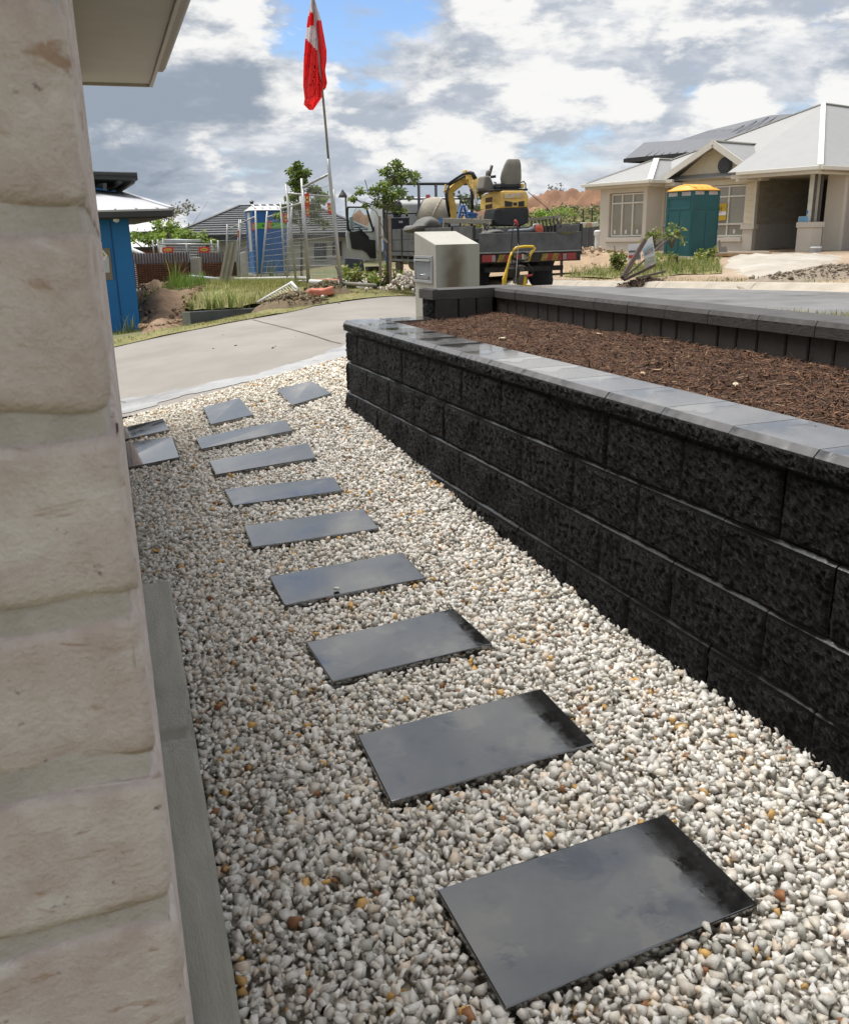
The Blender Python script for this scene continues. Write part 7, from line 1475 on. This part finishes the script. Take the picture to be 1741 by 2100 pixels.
def tree(name, label, z_, base, trunk, clumps, d, n, lsize, cols, twig=.012, bare=()):
    b = A(z_, *base, d); t_ = thing(name, label, 'tree', b); mb = MB(); tp = [A(z_, x, y, d+dd) for x, y, dd in trunk]; L = len(tp); mb.tube(tp, [max(.008, .035*(1-.75*i/(L-1))) for i in range(L)], 8); mb.build('trunk', M_barkt, t_, smooth=True)
    mb = MB(); C, K = [], []; tot = sum(c[4] for c in clumps)
    for (x, y, rx, ry, wgt, dd) in clumps:
        c = A(z_, x, y, d+dd); k_ = np.linalg.norm(A(z_, x+rx, y, d)-A(z_, x, y, d)); kz = np.linalg.norm(A(z_, x, y+ry, d)-A(z_, x, y, d)); root = min(tp, key=lambda q: np.linalg.norm(q-c)+max(0, q[2]-c[2])*2)
        mid = (root+c)/2+rng.normal(0, .04, 3); mb.tube([root, mid, c], [twig, twig*.7, twig*.35], 5)
        m = int(n*wgt/tot); v = rng.normal(size=(m, 3)); v /= np.linalg.norm(v, axis=1)[:, None]; v *= rng.uniform(.2, 1, (m, 1))**.6
        C.append(c+RH*v[:, :1]*k_+FH*v[:, 1:2]*k_+UPV*v[:, 2:]*kz); cc = palette(m, cols)*(rng.uniform(.8, 1.2)); K.append(cc)
        for j in range(3): q = c+RH*v[j, 0]*k_*.9+FH*v[j, 1]*k_*.9+UPV*v[j, 2]*kz*.9; mb.tube([c, q], [twig*.4, twig*.15], 4)
    for pts_ in bare: mb.tube([A(z_, x, y, d) for x, y in pts_], [twig*.6]*len(pts_), 5)
    tag(mb.build('branches', M_barkt, t_), kind='stuff'); tag(leaves('crown', np.concatenate(C), lsize, np.concatenate(K), t_), kind='stuff'); return t_
tree('sapling', 'young staked street tree with open crown beside the truck cab', z1, (375, 890), [(378, 890, 0), (372, 760, 0), (375, 600, 0), (365, 480, .02), (370, 400, 0), (385, 300, 0), (410, 200, 0), (440, 120, 0)],
     [(430, 130, 45, 45, 7, 0), (360, 170, 45, 40, 6, .1), (480, 190, 60, 45, 9, -.1), (545, 200, 35, 50, 5, 0), (420, 220, 70, 45, 11, .15), (350, 260, 55, 40, 8, -.1), (290, 290, 55, 35, 7, 0), (380, 330, 60, 45, 9, .1), (440, 300, 60, 40, 8, -.15), (320, 370, 45, 40, 5, 0), (400, 390, 45, 35, 5, .1), (200, 290, 28, 25, 3, 0), (155, 340, 26, 22, 3, .05), (235, 380, 25, 20, 2, 0), (470, 410, 25, 15, 1.5, 0), (515, 330, 20, 15, 1, 0)],
     17.5, 2600, .070, LEAFC, .012, bare=[[(310, 360), (260, 330), (230, 220)], [(375, 600), (300, 420), (240, 380), (160, 340)], [(420, 330), (470, 250), (500, 180)]])
for k, (x0_, y0_, x1_, y1_) in enumerate([(328, 868, 322, 450), (393, 892, 385, 452)]):
    mb = MB(); mb.bar(A(z1, x0_, y0_, 17.35), A(z1, x1_, y1_, 17.35), .05, .05, up=FH); tag(mb.build('tree_stake', mat('hardwood_stake', (.24, .19, .15), .85, var=.2, scale=8), bevel=.004), ['left', 'right'][k]+' timber stake supporting the young street tree', 'stake')
mb = MB(); mb.bar(A(z1, 322, 565, 17.3), A(z1, 372, 615, 17.3), .04, .05, up=FH); tag(mb.build('tree_tie', M_pine), 'pale tie strap from the left stake to the young trunk', 'strap')
mb = MB(); mb.tube([A(zT, x, y, 17.4) for x, y in ((740, 800), (760, 900), (745, 990), (780, 1080), (790, 1160))], .012, 6); tag(mb.build('blue_hose', M_bpl, smooth=True), 'blue hose hanging between the tree stakes', 'hose')
tree('fence_tree', 'taller young tree with dense crown behind the wire fence', z5, (1035, 1560), [(1035, 1560, 0), (1035, 1200, 0), (1030, 900, 0), (1000, 600, 0), (985, 400, 0), (985, 150, 0)],
     [(985, 100, 60, 60, 7, 0), (920, 170, 80, 50, 8, .1), (1080, 190, 80, 55, 8, -.1), (990, 220, 110, 70, 12, 0), (940, 330, 80, 60, 8, .1), (1060, 330, 70, 60, 7, -.1), (1000, 430, 80, 60, 7, 0), (900, 520, 90, 60, 8, 0), (1200, 420, 100, 60, 9, .1), (1320, 500, 90, 60, 8, .2), (1270, 560, 110, 50, 8, -.1), (850, 650, 90, 50, 7, 0), (1000, 640, 130, 80, 11, .2), (1180, 680, 120, 80, 11, 0), (760, 760, 80, 50, 5, 0), (900, 800, 110, 70, 7, .1), (1350, 880, 60, 60, 4, .1), (1230, 800, 90, 60, 6, 0)], 23.5, 5200, .088, LEAFC, .016)
# shrubs and distant trees
def shrub(name, label, z_, x, y, d, rx, rz_, n, ls, cols, cat='shrub'):
    c = A(z_, x, y, d); t_ = thing(name, label, cat, c-UPV*rz_); mb = MB()
    for k in range(6): v = rng.normal(size=3)*np.array([rx*.5, rx*.5, rz_*.5]); mb.tube([c-UPV*rz_*1.3, c+v], [.03, .01], 5)
    tag(mb.build('stems', M_barkt, t_), kind='stuff'); m = n; cl = rng.normal(size=(12, 3))*.34; ids = rng.integers(0, 12, m); v = cl[ids]+rng.normal(size=(m, 3))*.13; tag(leaves('foliage', c+v*np.array([rx, rx, rz_]), ls, palette(m, cols)*(.75+.5*(ids[:, None] % 3)/2), t_), kind='stuff')
YG = [(.19, .27, .04), (.26, .32, .06), (.11, .18, .03)]
shrub('leafy_shrub', 'yellow green shrub in front of the pale roofs, left of the grey shed', zL, 350, 25, 34.5, 1.0, .5, 700, .17, YG); shrub('leafy_shrub', 'yellow green shrub behind the grey shed, upper one', zH, 1330, 1240, 36, 1.0, .55, 700, .17, YG); shrub('leafy_shrub', 'yellow green shrub right of the grey shed', zL, 790, 25, 35, .95, .55, 700, .17, YG)
shrub('distant_tree', 'far grey-green gum tree above the pale roofs', zH, 1460, 1080, 95, 5.0, 2.4, 1100, .40, [(.16, .15, .10), (.10, .11, .07), (.22, .19, .14)], 'tree'); shrub('distant_tree', 'small far tree on the orange hill', z1, 1430, 292, 118, 1.6, .7, 260, .32, [(.08, .09, .05), (.05, .06, .04)], 'tree'); shrub('distant_tree', 'far tree seen under the digger boom', zE, 470, 810, 85, 2.2, 1.1, 500, .45, [(.08, .11, .05), (.12, .14, .07)], 'tree')
shrub('roadside_bush', 'bright green bush right of the excavator below the orange hill', z1, 1395, 440, 48, 1.3, .75, 900, .14, [(.22, .33, .05), (.30, .38, .08), (.14, .24, .04)], 'bush')
shrub('garden_weeds', 'green weeds at the foot of the sapling stakes', zT, 620, 1400, 17.6, .45, .25, 500, .09, GREEN, 'weeds'); shrub('garden_weeds', 'green weeds right of the sapling by the truck', zT, 960, 1430, 17.7, .35, .22, 400, .09, GREEN, 'weeds'); shrub('garden_weeds', 'green weeds under the open cab door', zT, 200, 1340, 17.9, .35, .40, 450, .09, GREEN, 'weeds')
shrub('garden_weeds', 'leafy weed bush left of the green toilet', z7, 330, 1400, 26, .55, .45, 700, .13, GREEN, 'weeds'); shrub('thin_weed', 'thin tall weed beside the left face of the green toilet', z7, 480, 900, 25, .35, .28, 90, .14, GREEN, 'weeds'); shrub('thin_weed', 'thin tall weed above the fallen sign board', z7, 180, 920, 24, .35, .25, 90, .13, GREEN, 'weeds'); shrub('garden_weeds', 'weeds at the right foot of the green toilet', z7, 1080, 1300, 26.5, .5, .28, 400, .12, GREEN, 'weeds'); shrub('garden_weeds', 'tall weeds left of the leaning stakes', zb, 320, 1010, 24, .25, .35, 260, .12, GREEN, 'weeds')
c = A(zT, 1170, 1560, 16.6); n_ = 420; v = rng.normal(size=(n_, 2))*np.array([.26, .2]); P = c+v[:, :1]*RH+v[:, 1:]*FH+UPV*(np.clip(.30*np.exp(-(v**2).sum(1)/.10), 0, .3)*rng.uniform(.5, 1, n_))[:, None]
me = scatter_solids('rubble_heap', P-c, rng.lognormal(math.log(.07), .4, n_), palette(n_, [(.55, .49, .41), (.42, .36, .29), (.62, .57, .49)]), stone_variants(8, 12), M_stone); tag(link('rubble_heap', me, mat('pale_rubble', (.8, .8, .8), .95, attr=True, col2=(1, 1, 1), scale=20, bump=.4, bscale=60), None, tuple(c)), 'pile of pale broken rubble behind the letterbox', 'rubble', kind='stuff')
M_dead = mat('dead_turf', (.16, .12, .075), .95, var=.3, scale=8, bump=1, bscale=20)
TF = [(.17, .125, .075), (.11, .085, .05), (.24, .19, .11), (.12, .12, .05)]
mound('turf_heap', 'heap of dead turf in front of the orange fence foot', 'turf heap', A(z5, 960, 1895, 15.6), .6, .35, .17, TF, 420, .045, seed=7); mound('turf_heap', 'brown debris heap at the foot of the flag pole', 'turf heap', A(z5, 1370, 1710, 16.5), .4, .3, .13, TF, 260, .04, seed=8)

# orange earth hill, scrub band and far fence posts
M_hill = mat('orange_earth', (.25, .135, .075), .95, col2=(.14, .07, .04), scale=.35, bump=1.0, bscale=1.2, detail=10); M_scrub = mat('scrub_slope', (.13, .16, .05), .95, col2=(.25, .20, .09), scale=.35, bump=.8, bscale=2.0, detail=9)
def ridge(name, d, prof, base_z, depth, m, amp, fr, step=1.0):
    rs_ = np.arange(prof[0][0], prof[-1][0]+.01, step); P = []
    for i in range(41):
        f_ = i/40; row = []
        for r in rs_:
            h = np.interp(r, [p[0] for p in prof], [p[1] for p in prof]); k = math.sin(math.pi*min(1, f_*1.15)/2)**1.1 if f_ < .87 else math.sin(math.pi*(1-f_)/.26)
            p = RH*r+FH*(d+(f_-.6)*depth); z = base_z+(h-base_z)*max(0, k)+amp*mn.fractal(Vector((r*fr, f_*depth*fr, 2)), .45, 2.2, 7)*min(1, k+.1); row.append((p[0], p[1], z))
        P.append(row)
    mb = MB(); mb.grid(P); return tag(mb.build(name, m, loc=(0, 0, 0), smooth=True), kind='structure')
def rz(px, py, d): q = A(zD, px, py, d); return (q@RH, q[2])
ridge('earth_hill', 110, [(-30, -1), (-12, 1.5), rz(735, 452, 110), rz(900, 446, 110), rz(1000, 440, 110), rz(1085, 412, 110), rz(1130, 398, 110), rz(1185, 388, 110), rz(1230, 393, 110), rz(1400, 385, 110), rz(1700, 400, 110), (80, 2)], -1, 34, M_hill, 1.5, .22, .40)
ridge('scrub_slope', 78, [(-40, -1.5), (-6, -.6), rz(900, 474, 78), rz(1080, 450, 78), rz(1150, 437, 78), rz(1240, 430, 78), rz(1500, 430, 78), (70, 1)], -1.5, 26, M_scrub, .35, .3, .8)
n_ = 11000; q = rng.uniform(0, 1, (n_, 2)); rr = -5+q[:, 0]*40; dd_ = 68+q[:, 1]*12; P = rr[:, None]*RH+dd_[:, None]*FH; zz = np.interp(rr, [(-6), rz(900, 474, 78)[0], rz(1080, 450, 78)[0], rz(1150, 437, 78)[0], 30], [-.6, rz(900, 474, 78)[1], rz(1080, 450, 78)[1], rz(1150, 437, 78)[1], 2.8])*np.clip((dd_-64)/12, 0, 1)+.1
sb = thing('scrub', 'low green scrub growing below the orange hill', 'scrub', (0, 0, 0)); P[:, 2] = zz+rng.uniform(-.2, .5, n_); o = leaves('scrub', P, .34, palette(n_, [(.10, .13, .04), (.16, .17, .06), (.24, .19, .10), (.06, .08, .03)]), sb); o.parent = None; tag(o, 'low green scrub growing below the orange hill', 'scrub', kind='stuff'); bpy.data.objects.remove(sb)
for k, px in enumerate([1098, 1122, 1150, 1178, 1196, 1214]):
    a = A(zD, px, 455, 62); mb = MB(); mb.bar(a, A(zD, px, 428-(k % 2)*2, 62), .07, .07, up=FH); tag(mb.build('fence_post', M_plank), ('first', 'second', 'third', 'fourth', 'fifth', 'sixth')[k]+' from the left of the thin posts below the orange hill', 'post', 'far posts below the hill')
# scattered small stones and leaves on the concrete
for k, (x, y) in enumerate([(495, 1020), (905, 985), (885, 1005), (640, 960), (560, 760), (1040, 800)]):
    p = H(z3, 400+x, 1000+y*.35); mb = MB(); vv, ff = stone_variants(1, 9)[0]; mb.add([p+v*.04+V3((0, 0, .008)) for v in vv], [tuple(f) for f in ff]); tag(mb.build('road_crumb', M_und), 'tiny dark crumb lying on the concrete driveway', 'crumb', 'crumbs on the driveway')
